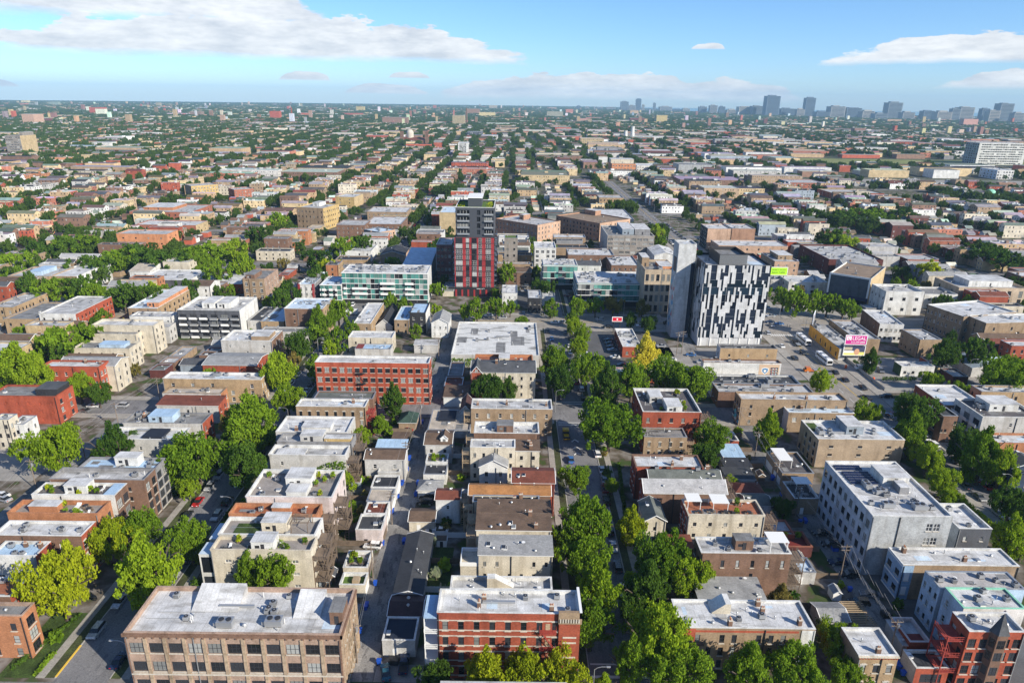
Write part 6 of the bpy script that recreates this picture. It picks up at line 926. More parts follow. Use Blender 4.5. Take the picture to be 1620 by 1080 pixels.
def upper_tower(root,Wd,Dp,Z):
    m=simple('charcoal_panel',(.055,.06,.072),.5); x0,x1,y0,y1=.6,Wd-.1,3.0,Dp; z0,z1=Z-1,Z+16.5
    a=MB(); ops=[]; W=x1-x0
    for r in range(4):
        for u0,u1 in((.04,.36),(.55,.64),(.74,.98)): ops.append((u0*W,z0+2.2+r*3.7,u1*W,z0+4.9+r*3.7))
    facade(a,x0,y0,1,0,W,z0,z1,ops,m,.6); facade(a,x1,y0,0,1,y1-y0,z0,z1,[],m); facade(a,x1,y1,-1,0,W,z0,z1,[],m); facade(a,x0,y1,0,-1,y1-y0,z0,z1,[],m); po=a.build('upper_block',root)
    for i,(u0,v0,u1,v1) in enumerate(ops):
        q=MB(); q.box(x0+u0,y0+.5,v0,x0+u1,y0+.55,v1,MATS['window_glass']); q.build('window',po)
        if i%3!=1: b_=MB(); b_.box(x0+u0,y0-.9,v0-.2,x0+u1,y0+.4,v0-.05,DARKMETAL); b_.box(x0+u0,y0-.9,v0-.05,x0+u1,y0-.86,v0+.9,METAL); b_.build('balcony',po)
        if i%3!=1:
            for j in range(1,4): xx=x0+u0+(u1-u0)*j/4; boxpart('mullion',po,xx-.05,y0+.42,v0,xx+.05,y0+.5,v1,FR_W)
    r=MB(); r.box(x0+.3,y0+.3,z1-1.1,x1-.3,y1-.3,z1-.9,roofmat('lawn')); ring(r,x0-.05,y0-.05,x1+.05,y1+.05,.35,z1,z1+.2,FR_W); r.build('green_roof',po)
    g=MB(); rg=random.Random(3); 
    for cx_ in(x0+2.5,x1-2.8): leaf_cards(g,260,cx_,(y0+y1)/2,z1-.6,2.3,(y1-y0)*.42,.8,.5,LEAF['y'],rg,0)
    g.build('roof_planting',po); boxpart('plant_room',po,x0+W*.3,y0+(y1-y0)*.3,z1-.9,x0+W*.66,y1-2,z1+4,m); boxpart('plant_room_roof',po,x0+W*.28,y0+(y1-y0)*.28,z1+4,x0+W*.68,y1-1.8,z1+4.4,FR_W)
def facade_style(style,root,Wd,Dp,Z,st,rg,o):
    if style=='loft':
        a=MB(); cb=wallmat('brown'); sb=wallmat('tanlt')
        a.box(-.35,-.35,Z-.75,Wd+.35,-.003,Z-.12,cb); a.box(Wd+.003,-.35,Z-.75,Wd+.35,Dp,Z-.12,cb); a.build('cornice',root)
        n=26
        for i in range(n): boxpart('cornice_bracket',root,(i+.5)*Wd/n-.13,-.3,Z-1.15,(i+.5)*Wd/n+.13,-.005,Z-.76,cb)
        for i in range(12):
            x=i*Wd/11; boxpart('pier',root,max(x-.32,0)+.004,-.22,0,min(x+.32,Wd)-.004,-.004,Z-1.2,sb if 0<i<11 else cb)
        for z in(Z*.345,): boxpart('stone_band',root,0.01,-.26,z-.25,Wd-.01,-.006,z+.05,STONE)
        for i in range(10): boxpart('pier',root,Wd+.004,.3+i*(Dp-.8)/9-.2,0,Wd+.2,.3+i*(Dp-.8)/9+.25,Z-1.2,sb)
    elif style=='bands':
        fh=(Z-1.3)/st
        for r in range(st):
            for dz in(.25,2.55):
                z=r*fh+dz+.55
                if z<Z-1.2: boxpart('stone_band',root,0,-.09,z,Wd-3.8,-.004,z+.2,STONE)
        a=MB(); rb=wallmat('red'); a.box(Wd-3.8,-.35,0,Wd+.25,-.002,Z-.4,rb,False); a.box(Wd-3.95,-.6,Z-1.9,Wd+.5,-.001,Z+.8,wallmat('tan')); a.box(Wd+.002,-.6,Z-.6,Wd+.5,Dp,Z+.9,FR_W); a.build('corner_pavilion',root)
        for i in range(8): boxpart('cornice_bracket',root,Wd-3.7+i*.5,-.75,Z-1.5,Wd-3.45+i*.5,-.61,Z-.7,STONE)
        for z in(Z*.28,Z*.36,Z*.58,Z*.66): boxpart('stone_band',root,Wd-3.0,-.42,z,Wd-.4,-.36,z+.35,STONE)
        a=MB(); x=Wd-5.9
        escape(root,x,0,Z,st,REDWOOD)
        for k in range(1,st): boxpart('fire_door',root,x-.45,-.06,k*fh+.5,x+.45,-.003,k*fh+2.6,BEIGEWOOD)
    elif style=='redband': 
        boxpart('brick_band',root,-.02,-.07,Z-1.0,Wd*.88,-.003,Z-.55,wallmat('redor')); boxpart('brick_corner',root,-.1,-.14,Z-4.2,3.1,-.004,Z-.2,wallmat('redor')); boxpart('stone_band',root,-.1,-.15,Z-4.5,3.1,-.005,Z-4.25,STONE); boxpart('painted_end_wall',root,Wd*.9,-.12,0,Wd+.02,-.004,Z-.3,wallmat('white'))
    elif style=='cornice':
        for i in range(14): boxpart('cornice_bracket',root,(i+.5)*Wd/14-.12,-.28,Z-.7,(i+.5)*Wd/14+.12,-.004,Z-.25,wallmat('red'))
        boxpart('cornice',root,-.1,-.4,Z-.24,Wd+.1,-.004,Z-.02,wallmat('cream'))
    elif style=='bluehouse':
        a=MB(); m=wallmat('ltblue2'); a.box(-.06,-.06,0,2.6,-.004,Z-.2,m,False); a.build('blue_return_wall',root)
        for z in(1.6,5.4): add_window(root,1.3,-.08,0,z,.9,1.7,'',False,2); boxpart('window_surround',root,.7,-.1,z-.3,1.9,-.062,z+2.0,FR_W)
        boxpart('trim_board',root,-.12,.1,Z*.46,-.004,Dp-.1,Z*.46+.3,FR_W); boxpart('trim_board',root,-.12,.1,Z-.5,-.004,Dp-.1,Z-.2,FR_W); boxpart('trim_board',root,-.12,.1,.2,-.004,Dp-.1,.5,FR_W)
    elif style=='striped':
        g=MB(); gm=MATS['glass_navy']; z0=4.2; base=simple('lobby_dark',(.02,.022,.025),.3)
        wmt=wallmat('towerwhite')
        for face in range(2):
            L_=Wd if face==0 else Dp; n=34 if face==0 else 26; cw=L_/n; H=Z-z0; rg=random.Random(41+face); fh_=H/10
            for r in range(10):
                zz0,zz1=z0+H*r/10,z0+H*(r+1)/10-.12
                if face==0: boxpart('glass_band',root,.05,-.1,zz0,Wd-.05,-.004,zz1,gm)
                else: boxpart('glass_band',root,-.1,.05,zz0,-.004,Dp-.05,zz1,gm)
            # half storey cells: dark glazed streaks cut into the white cladding, stepping sideways as they fall
            NR=20; dark=[[False]*NR for _ in range(n)]
            for c0 in ((4,5),(17,18),(29,30)) if face==0 else ((7,8),(19,20)):
                for c1 in c0:
                    if c1<n:
                        for r in range(NR): dark[c1][r]=rg.random()<.93
            ph=0
            for c1 in range(n):
                ph+=rg.choice((-3,-2,-1,1,2,3)); r=-(ph%9)
                while r<NR:
                    L1=rg.choice((3,4,5,6,7)); L2=rg.choice((3,4,5,6))
                    for q in range(r+L1,r+L1+L2):
                        if 0<=q<NR: dark[c1][q]=True
                    r+=L1+L2
            for k in range(n//2):       # white fins inside the dark bands
                c1=rg.randrange(n); r=rg.randrange(NR-5)
                if all(dark[c1][r:r+5]):
                    for q in range(r,r+5): dark[c1][q]=False
            for i in range(n):
                r=0
                while r<NR:
                    if dark[i][r]: r+=1; continue
                    q=r
                    while q<NR and not dark[i][q]: q+=1
                    a0,a1=z0+H*r/NR,min(z0+H*q/NR,Z-.2)
                    if face==0: boxpart('cladding_panel',root,i*cw+.02,-.34,a0,(i+1)*cw-.005,-.103,a1,wmt)
                    else: boxpart('cladding_panel',root,-.34,i*cw+.02,a0,-.103,(i+1)*cw-.005,a1,wmt)
                    r=q
        boxpart('lobby_glass',root,1.5,.8,0,Wd-1,1.2,z0-.4,base)
        for i in range(7): boxpart('column',root,1+i*(Wd-2.6)/6,-.2,0,1.6+i*(Wd-2.6)/6,.4,z0-.02,FR_W)
    elif style=='shaft':
        for i in range(1,12): boxpart('panel_joint',root,-.01,-.012,i*Z/12,Wd+.01,-.002,i*Z/12+.06,METAL)
        gm=MATS['glass_navy']; boxpart('stair_glazing',root,Wd*.78,-.06,2,Wd-.05,-.015,Z-9,gm)
        rg=random.Random(2); cols=[(.1,.3,.5),(.7,.72,.74),(.55,.06,.05),(.2,.5,.6),(.05,.1,.2)]
        for i in range(26):
            a=MB(); y=rg.uniform(.5,Dp-1); z=rg.uniform(3,Z*.72); pts=[(y+rg.uniform(.4,1.6)*math.cos(t),z+rg.uniform(.6,2.2)*math.sin(t)) for t in[j*.9 for j in range(7)]]; a.poly([(-.02-.003*i,p,q) for p,q in pts][::-1],simple('tower_mural_%d'%(i%5),cols[i%5])); a.build('mural_shape',root)
        boxpart('banner',root,-.12,Dp*.2,Z*.7,-.02,Dp*.7,Z*.85,simple('banner_dark',(.06,.06,.07)))
    elif style=='redtower':
        fl=9; z0=4.5; fh=(Z-z0)/fl; gm=MATS['window_glass']; dm=DARKMETAL; cm=wallmat('crimson')
        cols=[(.03,.2),(.29,.37),(.435,.56),(.61,.69),(.79,.92)]
        boxpart('podium',root,-3.5,-2.2,0,Wd+3,-.01,z0+.6,simple('podium_black',(.02,.02,.023),.4))
        for i in range(9): boxpart('podium_pier',root,-3.2+i*(Wd+5.4)/8,-2.4,0,-2.2+i*(Wd+5.4)/8,-2.21,z0-.5,cm)
        for r in range(fl):
            z=z0+r*fh; boxpart('spandrel_line',root,-.02,-.1,z-.09,Wd+.02,-.004,z+.09,dm)
            for k,(a,b_) in enumerate(cols):
                x0,x1=a*Wd,b_*Wd; boxpart('dark_panel',root,x0-.08,-.05,z+.13,x1+.08,-.006,z+fh-.13,dm)
                w=inst('window',window_mesh(round(x1-x0,1),round(fh-.9,1),'',rg.random()<.35,True)[0],root,((x0+x1)/2,-.06,z+.5),0)
        for r in range(fl):
            for k in range(3):
                y=(k+.5)*Dp/3
                for xx,rz,nx in((Wd+.02,math.pi/2,1),(-.02,-math.pi/2,-1)):
                    inst('window',window_mesh(3.0,2.3,'',True,True)[0],root,(xx+nx*.02,y,z0+r*fh+.6),rz)
                    b_=MB(); b_.box(-1.6,-1.3,0,1.6,0,.12,METAL); b_.box(-1.6,-1.3,.12,1.6,-1.24,1.0,DARKMETAL); inst('balcony',b_.mesh('balcony'),root,(xx,y,z0+r*fh+.2),rz)
    elif style=='glasscondo':
        fl=st; z0=2.6; fh=(Z-z0)/fl; gm=MATS['glass_green']; n=max(5,int(Wd/2.2)); rg=random.Random(8)
        for r in range(fl+1):
            x0=0; boxpart('floor_slab',root,x0-.2,-.55,z0+r*fh-.3,Wd+.2,.2,z0+r*fh,FR_W)
        for r in range(fl):
            for i in range(n):
                x0,x1=i*Wd/n,(i+1)*Wd/n
                t=rg.random(); m=gm if t<.62 else MATS['window_glass']; boxpart('glazing',root,x0+.05,-.3,z0+r*fh+.01,x1-.05,-.2,z0+(r+1)*fh-.36,m); boxpart('mullion',root,x1-.06,-.42,z0+r*fh,x1+.05,-.19,z0+(r+1)*fh-.31,METAL if i%3 else FR_W)
            for (a,b_) in((.12,.3),(.45,.62),(.74,.84),(.02,.06)):
                if r in(1,2,3) and not(r>2 and a<.2): boxpart('balcony_front',root,a*Wd,-1.7,z0+r*fh-.2,b_*Wd,-1.6,z0+r*fh+.95,FR_W); boxpart('balcony_slab',root,a*Wd,-1.7,z0+r*fh-.34,b_*Wd,-.56,z0+r*fh-.21,FR_W)
        boxpart('parking_level',root,.5,-.5,0,Wd-.5,-.05,z0-.36,simple('podium_black',(.02,.02,.023),.4))
    elif style=='glassbox':
        fl=st; z0=3.6; fh=(Z-.4-z0)/(fl-1); gm=MATS['glass_green']; rg=random.Random(int(Wd))
        for face in(0,1):
            L_=Wd if face==0 else Dp; n=int(L_/2.1)
            def bp(nm,u0,d0,z0_,u1,d1,z1_,m):
                if face==0: boxpart(nm,root,u0,-d1,z0_,u1,-d0,z1_,m)
                else: boxpart(nm,root,-d1,u0,z0_,-d0,u1,z1_,m)
            for r in range(fl): bp('floor_slab',.001,.002,z0+r*fh-.3,L_,.5,z0+r*fh,FR_W)
            for r in range(fl-1):
                for i in range(n):
                    if face==0 and i<int(n*.25) and Wd>30: m=MATS['window_glass']
                    else: m=gm if rg.random()<.72 else MATS['window_glass']
                    bp('glazing',i*L_/n+.04,.003,z0+r*fh+.01,(i+1)*L_/n-.04,.2,z0+(r+1)*fh-.31,m); bp('mullion',(i+1)*L_/n-.05,.004,z0+r*fh+.002,(i+1)*L_/n+.02,.3,z0+(r+1)*fh-.302,METAL)
                    if face==0 and i%6==4: bp('balcony_front',i*L_/n,1.4,z0+r*fh,(i+1.6)*L_/n,1.46,z0+r*fh+1,METAL); bp('balcony_slab',i*L_/n,.51,z0+r*fh-.25,(i+1.6)*L_/n,1.46,z0+r*fh-.02,FR_W)
            bp('ground_floor_glass',.3,.004,0,L_-.3,.05,z0-.32,simple('podium_black',(.02,.02,.023),.4))
    elif style=='screen':
        a=MB(); z0=4.5
        for x0,y0,x1,y1 in((0,z0,.9,Z+.4),(Wd-.9,z0,Wd,Z+.4),(.9,Z-.6,Wd-.9,Z+.4)): a.box(x0,-.35,y0,x1,-.003,y1,FR_W)
        a.build('screen_frame',root); boxpart('sign_band',root,.2,-.5,2.6,Wd-.2,-.004,z0-.1,simple('sign_navy',(.015,.02,.07)))
        n=8
        for i in range(n):
            for j in range(4): boxpart('screen_panel',root,.95+i*(Wd-1.9)/n,-.08,z0+j*(Z-.7-z0)/4+.02,.92+(i+1)*(Wd-1.9)/n,-.004,z0+(j+1)*(Z-.7-z0)/4-.02,wallmat('screen'))
        text('CITY CINEMAS' if False else '',root,0,0,0,1) if False else None
        boxpart('shopfront_glass',root,.4,-.06,.2,Wd-.4,-.005,2.5,MATS['window_glass'])
for s in SPECS:
    o_=s[8]; e_=[e[0] for e in o_.get('ex',())]
    if s[3]<216 and o_.get('st',1)>=3 and s[4]>14 and not any(k in('rearstair','backporch','redstair','redporch','fireescape','rearporch','terrace') for k in e_) and o_.get('style') is None:
        xc=s[2]+s[4]/2
        if -62<xc<-45: o_['ex']=list(o_.get('ex',()))+[('rearstair','E')]
        elif -8<xc<8: o_['ex']=list(o_.get('ex',()))+[('backporch','W')]
        elif 38<xc<70: o_['ex']=list(o_.get('ex',()))+[('rearstair','E')]
    building(*s[:8],o_)
# ------------------------------------------------------------------ signs
def text(s,root,x,y,z,size,m,align='CENTER',name='lettering'):
    cu=bpy.data.curves.new(name,'FONT'); cu.body=s; cu.size=size; cu.align_x=align; cu.extrude=.02; cu.materials.append(m)
    t0=bpy.data.objects.new(name,cu); COL.objects.link(t0); bpy.context.view_layer.update(); me=bpy.data.meshes.new_from_object(t0); bpy.data.objects.remove(t0); o=bpy.data.objects.new(name,me); COL.objects.link(o); o.parent=root; o.location=(x,y,z); o.rotation_euler=(math.pi/2,0,0); return o
def find(sub): return next(t for t in THINGS if sub in t['label'])
PINK=simple('sign_magenta',(.55,.02,.24),.6); LIME=simple('sign_lime',(.42,.85,.02),.5); SWHITE=simple('sign_white',(.85,.85,.85),.5); SBLACK=simple('sign_black',(.02,.02,.02),.5)
def billboard(X,Y,zb,W,H,m,label,legs=True,rz=0):
    root=empty('billboard',(X,Y,0),rz); tag(root,label,'billboard'); a=MB()
    if legs:
        for x in(-W*.35,W*.35): a.bar((x,.5,0),(x,.5,zb+H),.35,DARKMETAL)
        a.bar((-W/2,.45,zb-.15),(W/2,.45,zb-.15),.25,DARKMETAL); a.box(-W/2,-1.0,zb-.35,W/2,.4,zb-.28,DARKMETAL); a.build('supports',root)
    p=MB(); p.box(-W/2,0,zb,W/2,.25,zb+H,m); p.build('sign_face',root); f=MB(); 
    for x0,z0,x1,z1 in((-W/2-.25,zb-.25,W/2+.25,zb),(-W/2-.25,zb+H,W/2+.25,zb+H+.25),(-W/2-.25,zb,-W/2,zb+H),(W/2,zb,W/2+.25,zb+H)): f.box(x0,-.06,z0,x1,.3,z1,SWHITE)
    f.build('frame',root); return root
r=billboard(152.6,285,8.0,9.2,4.0,PINK,'magenta billboard with white LEGAL lettering above a second billboard'); text('LEGAL',r,1.2,-.03,10.0,2.1,SWHITE); text('312-299-2888',r,.9,-.03,8.6,1.1,SWHITE); boxpart('logo',r,-4.3,-.04,9.9,-2.2,-.005,11.7,SWHITE); text('LJ',r,-3.25,-.06,10.2,1.4,PINK)
r=billboard(152.6,285.02,2.9,9.2,4.2,simple('sign_dusk',(.05,.06,.12),.5),'lower billboard with yellow and dark blue picture under the magenta one'); 
boxpart('picture_field',r,-4.6,-.02,2.9,4.6,-.003,4.3,simple('sign_yellow',(.75,.68,.2))); boxpart('picture_field',r,-4.5,-.025,5.2,-1.0,-.004,6.6,simple('sign_grey',(.45,.4,.3))); boxpart('picture_field',r,-4.5,-.03,3.9,-.2,-.004,4.9,SWHITE)
a=MB(); a.poly([(1.2+1.2*math.cos(t),-.03,4.4+1.5*math.sin(t)) for t in[i*math.pi/6 for i in range(12)]],simple('sign_skin',(.6,.33,.2))); a.build('picture_shape',r)
r=billboard(162.5,407,9.3,10.8,4.6,LIME,'lime green billboard with black lettering on the shop roof'); text("DON'T HOLD",r,.2,-.03,12.0,1.35,SBLACK); text('BACK THERE',r,.2,-.03,10.4,1.35,SBLACK)
r=billboard(52.3,321,5.8,4.6,1.9,simple('sign_red',(.6,.01,.03),.5),'small red sign board on the shop by the parking lot'); a=MB(); a.poly([(.42*math.cos(t),-.02,6.75+.42*math.sin(t)) for t in[i*math.pi/8 for i in range(16)]],SWHITE); a.build('logo',r)
r=billboard(149.6,322,6.5,8.5,4.5,SWHITE,'white framed billboard seen from behind on the orange shop roof',True,R(62))
for i in range(4): boxpart('slat',r,-4.2,-.12,6.7+i*1.1,4.2,-.01,7.3+i*1.1,METAL)
t_=find('dark red and black panelled'); text('PILSEN LOFTS',t_,15,-2.42,4.35,.75,SWHITE)
# ------------------------------------------------------------------ trees
def crown_mesh(seed,n_cl,n_leaf,leaf,shape,m):
    """crown of unit radius and height: clusters of small leaf faces round the ends of the limbs"""
    rg=np.random.default_rng(seed); p=rg.normal(size=(n_cl,3)); p/=np.linalg.norm(p,axis=1)[:,None]; p*=(rg.random(n_cl)**.22)[:,None]
    i=np.arange(n_cl)
    lump=1+.2*np.sin(p[:,0]*4+seed)+.18*np.sin(p[:,1]*5+seed*2)+.12*np.sin(p[:,2]*6+seed)
    p*=lump[:,None]
    if shape=='round': c=np.stack([p[:,0]*.8,p[:,1]*.8,.57+p[:,2]*np.where(p[:,2]>0,.36,.3)],1)
    elif shape=='tall': k=1-.35*np.maximum(p[:,2],0); c=np.stack([p[:,0]*.76*k,p[:,1]*.76*k,.55+p[:,2]*.4],1)
    else: c=np.stack([p[:,0]*.86+.1*np.sin(i),p[:,1]*.84,.60+p[:,2]*.28],1)
    s=rg.uniform(.06,.2,n_cl); N=n_cl*n_leaf
    q=rg.normal(size=(n_cl,n_leaf,3)); q/=np.linalg.norm(q,axis=2)[:,:,None]; q*=(rg.random((n_cl,n_leaf))**.35)[:,:,None]
    C=(c[:,None,:]+q*s[:,None,None]*np.array([1,1,.7])).reshape(N,3)
    u=rg.normal(size=(N,3)); u/=np.linalg.norm(u,axis=1)[:,None]; v=np.cross(u,rg.normal(size=(N,3))); v/=np.linalg.norm(v,axis=1)[:,None]
    z=(leaf*rg.uniform(.6,1.35,N))[:,None]; V_=np.stack([C-u*z*.5-v*z*.3,C+u*z*.45-v*z*.22,C+u*z*.6+v*z*.26,C-u*z*.35+v*z*.34],1).reshape(-1,3)
    me=bpy.data.meshes.new('crown'); me.vertices.add(4*N); me.vertices.foreach_set('co',V_.astype(np.float32).ravel()); me.loops.add(4*N); me.loops.foreach_set('vertex_index',np.arange(4*N,dtype=np.int32)); me.polygons.add(N); me.polygons.foreach_set('loop_start',np.arange(0,4*N,4,dtype=np.int32)); me.update(calc_edges=True); me.materials.append(m); return me
def trunk_mesh(seed):
    rg=random.Random(seed); a=MB(); a.cyl(0,0,0,.28,.045,.032,7,BARK,False); a.cyl(0,0,-.01,.02,.07,.045,7,BARK,False)
    for i in range(6):
        an=i*1.05+rg.random()*.5; h=rg.uniform(.22,.32); e=(math.cos(an)*rg.uniform(.3,.6),math.sin(an)*rg.uniform(.3,.6),h+rg.uniform(.2,.42)); mid=(e[0]*.45,e[1]*.45,h+(e[2]-h)*.6)
        a.bar((0,0,h-.04),mid,.03,BARK); a.bar(mid,e,.018,BARK); a.bar(mid,(e[0]*.7-.1,e[1]*.8+.12,e[2]+.1),.014,BARK)
    return a.mesh('trunk')
SH=['round','wide','tall','round','wide','round']
CROWN={}; TRUNK=[trunk_mesh(i) for i in range(5)]
def crown(t,v,near):
    v=v%4; k=(t,v,near)
    if k not in CROWN:
        if near: CROWN[k]=crown_mesh(100+v*7,150,78,.052,SH[v%6] if t!='o' else 'tall',LEAF[t])
        else: CROWN[k]=crown_mesh(300+v*7,60,36,.10,SH[v%6],LEAF[t])
    return CROWN[k]
LANDREF=[(t['label'],t.location.x,t.location.y) for t in THINGS]
def short(l):
    for w_ in(' with ',' beside ',' behind ',' in ',' at ',' on ',' near ',' over ',' by ',' next ',' between ',' above ',' beyond ',' left ',' right ',' of ',', ',' along ',' facing ',' under ',' below '): l=l.split(w_)[0]
    return l
SHORTS={}
for l,x,y in LANDREF: SHORTS.setdefault(short(l),[]).append(l)
def nearest(x,y,rmax=90):
    c=sorted((math.hypot(px-x,py-y),l) for l,px,py in LANDREF if len(SHORTS[short(l)])==1 and 3<=len(short(l).split())<=6)
    return short(c[0][1])
TINT=dict(g='green',l='light green',d='dark green',y='yellow-green',Y='bright yellow',o='olive',w='white blossomed',f='green')
def tree(x,y,cw,H,t,near,label,group,v):
    root=empty('street_tree' if t not in 'w' else 'flowering_shrub',(x,y,0),rnd.random()*6.28); tag(root,label,'tree',group)
    s=cw/1.95; o=inst('trunk',TRUNK[v%5],root,(0,0,0),0,(H*.8,H*.8,H)); c=inst('crown',crown(t,v,near),root,(0,0,0),0,(s,s,H)); return c
SRC=[]
for i,(x,y,cw,H,t) in enumerate(TREES):
    d=math.hypot(x,y); c=tree(x,y,cw,H,t,d<330,'%s tree near the %s'%(TINT[t],nearest(x,y)),'trees of the near blocks',i)
# ------------------------------------------------------------------ filler houses beyond: lots along the street grid
XS=[-83.2-106*i for i in range(40,0,-1)]+[-83.2,22.5,136]+[246+108*i for i in range(0,40)]
CY=[(90,103),(222,234),(326,347)]+[(452+120*i,462+120*i) for i in range(0,40)]
def aabb(f): 
    cx,cy,hw,hd,a=f; c,s=abs(math.cos(a)),abs(math.sin(a)); return (cx-hw*c-hd*s,cy-hw*s-hd*c,cx+hw*c+hd*s,cy+hw*s+hd*c)
BOXES=[aabb(f) for f in FOOT]
KEEP=[(-285,432,-172,462),(0,352,36,402),(150,350,186,378),(28,262,128,326),(-20,234,16,326),(-60,352,34,372),(520,1000,1500,1080),(560,1290,1500,1500),(125,236,148,1000),(-34,104,16,326),(28,104,130,262),(145,104,155,330),(-132,104,-90,176),(-75,104,-34,300),(60,352,126,356),(-106,347,-60,366),(-187,176,-125,250)]
import bisect
GRIDH={}
for b_ in BOXES+KEEP:
    for gx in range(int(b_[0]//60),int(b_[2]//60)+1):
        for gy in range(int(b_[1]//60),int(b_[3]//60)+1): GRIDH.setdefault((gx,gy),[]).append(b_)
def clear(x0,y0,x1,y1):
    for gx in range(int(x0//60),int(x1//60)+1):
        for gy in range(int(y0//60),int(y1//60)+1):
            for b_ in GRIDH.get((gx,gy),()):
                if x0<b_[2] and x1>b_[0] and y0<b_[3] and y1>b_[1]: return False
    return True
def inview(x,y): return y>150 and abs(x)<y*.80+25
LOTS=[];FT=[]
WC=[('buff',10),('tan',10),('brown',11),('cream',6),('white',9),('red',6),('salmonred',4),('ltgrey',7),('grey',4),('yellowlt',5),('bluegrey',2),('maroon',3)]
WCL=[('buff',14),('tan',12),('brown',8),('cream',9),('white',8),('red',4),('salmonred',5),('ltgrey',5),('yellowlt',14),('orange',3)]
RC=[('white',8),('ltgrey',11),('grey',9),('dark',5)]; GC=[('greysh',7),('brownsh',6),('slate',5),('greensh',3),('lgreysh',3),('redsh',2)]
def pick(lst,rg):
    t=rg.random()*sum(w_ for _,w_ in lst)
    for k,w_ in lst:
        t-=w_
        if t<0: return k
    return lst[0][0]
rg=random.Random(77)
for xi in range(len(XS)-1):
    for ri,((c0,c1),(d0,d1)) in enumerate(zip(CY,CY[1:])):
        sh=0 if c0<690 else (random.Random(ri//2).uniform(-53,53)); xa,xb=XS[xi]+sh,XS[xi+1]+sh; xm=(xa+xb)/2; ya,yb=c1+3,d0-3
        if not (inview(xa,yb) or inview(xb,yb)) or yb>3000: continue
        dmid=math.hypot(xm,(ya+yb)/2); leafy=(.78 if xm<-120 else (.56 if xm<60 else .5))*(1 if dmid<650 else (1.15 if dmid<1250 else 1.7))
        r=rg.random(); right=xm>120
        if (dmid>700 and r<.16) or (right and dmid>1000 and r<.5):      # large works, warehouses
            n=rg.randint(2,4); y=ya
            for k in range(n):
                dy=(yb-ya)/n; w=rg.uniform(40,88); x0=xa+8+rg.random()*(98-w-10)*.5
                LOTS.append((x0,y+2,w,dy-6,rg.uniform(6,13),'flat',pick(WC,rg),pick(RC,rg),3,'shed')); y+=dy
            for k in range(14): FT.append((rg.uniform(xa+6,xb-6),rg.choice((ya-2,yb+2)),rg.uniform(6,10)))
            continue
        facey=rg.random()<.16 and dmid>430
        for side in(0,1):
            y=ya+rg.uniform(0,3)
            while y<yb-6:
                wl=rg.choice((6.6,7.2,7.6,7.6,8.4,11,14)) if dmid<1500 else rg.choice((6.6,7.6,8.4,10,13)); 
                if y+wl>yb: break
                dep=rg.uniform(15,25); set_=rg.uniform(8.5,11); st=rg.choice((2,2,3,3,3,2)); z=st*3.15+rg.uniform(.5,1.8)
                x0=xa+set_ if side==0 else xb-set_-dep
                gab=rg.random()<(.5 if xm>40 else .36)
                if rg.random()<(.93 if dmid<1250 else (.72 if dmid<1800 else .5)) and inview(x0+dep/2,y): LOTS.append((x0,y,dep,wl-.9,z,'gx' if gab else 'flat',pick(WCL if xm<-90 else WC,rg),pick(GC,rg) if gab else pick(RC,rg),st,'house'))
                gx=xm-3-6.5 if side==0 else xm+3
                if rg.random()<.55 and dmid<1600: LOTS.append((gx,y+.3,6.2,wl-1.6,rg.uniform(3,3.8),'gx' if rg.random()<.4 else 'flat',pick(WC,rg),pick(GC if rg.random()<.5 else RC,rg),1,'garage'))
                if rg.random()<leafy*1.15: FT.append((x0+(-3.2 if side==0 else dep+3.2)+rg.uniform(-1,1),y+rg.uniform(0,wl),rg.uniform(6,11)*(1 if dmid<1250 else 1.3)))
                for _k in range(2 if dmid>650 else 1):
                  if rg.random()<leafy*.85: FT.append(((x0+dep+rg.uniform(2,8)) if side==0 else x0-rg.uniform(2,8),y+rg.uniform(0,wl),rg.uniform(5,9)*(1 if dmid<1250 else 1.4)))
                y+=wl
LOTS=[l for l in LOTS if clear(l[0],l[1],l[0]+l[2],l[1]+l[3]) and inview(l[0]+l[2]/2,l[1]+l[3])]
LOTS.sort(key=lambda l:math.hypot(l[0]+l[2]/2,l[1]))
near_h=[l for l in LOTS if l[9]=='house'][:150]; near_g=[l for l in LOTS if l[9]=='garage'][:60]; nset=set(map(id,near_h+near_g))
CN=dict(orange='orange',buff='buff brick',tan='tan brick',brown='brown brick',cream='cream',white='white',red='red brick',salmonred='salmon brick',ltgrey='pale grey',grey='grey',yellowlt='yellow brick',bluegrey='blue grey',maroon='dark maroon')
for x,y,w_,d_,z,rt,wc,rc,st,kd in near_h+near_g:
    o=dict(wall=wc,roof=rc,st=st,rt=rt,rh=1.6,par=.5,ac=rnd.choice((0,1,2)) if rt=='flat' and kd=='house' else 0,vent=rnd.choice((1,2)) if kd=='house' else 0)
    if kd=='garage': o['S']=(0,)
    else:
        o['S']=(rnd.choice((0,3,4,5)),.9,1.5); o['E']=(2,1,1.5); o['W']=(2,1,1.5)
        if rnd.random()<.4: o['chim']=1
    lab='%s %s%s near the %s'%(CN[wc],'gabled ' if rt=='gx' else 'flat roofed ','house' if kd=='house' else 'garage',nearest(x,y))
    building(lab,'house' if kd=='house' else 'garage',x,y,w_,d_,z,0,o,'houses beyond the main street' if kd=='house' else 'garages beyond the main street')
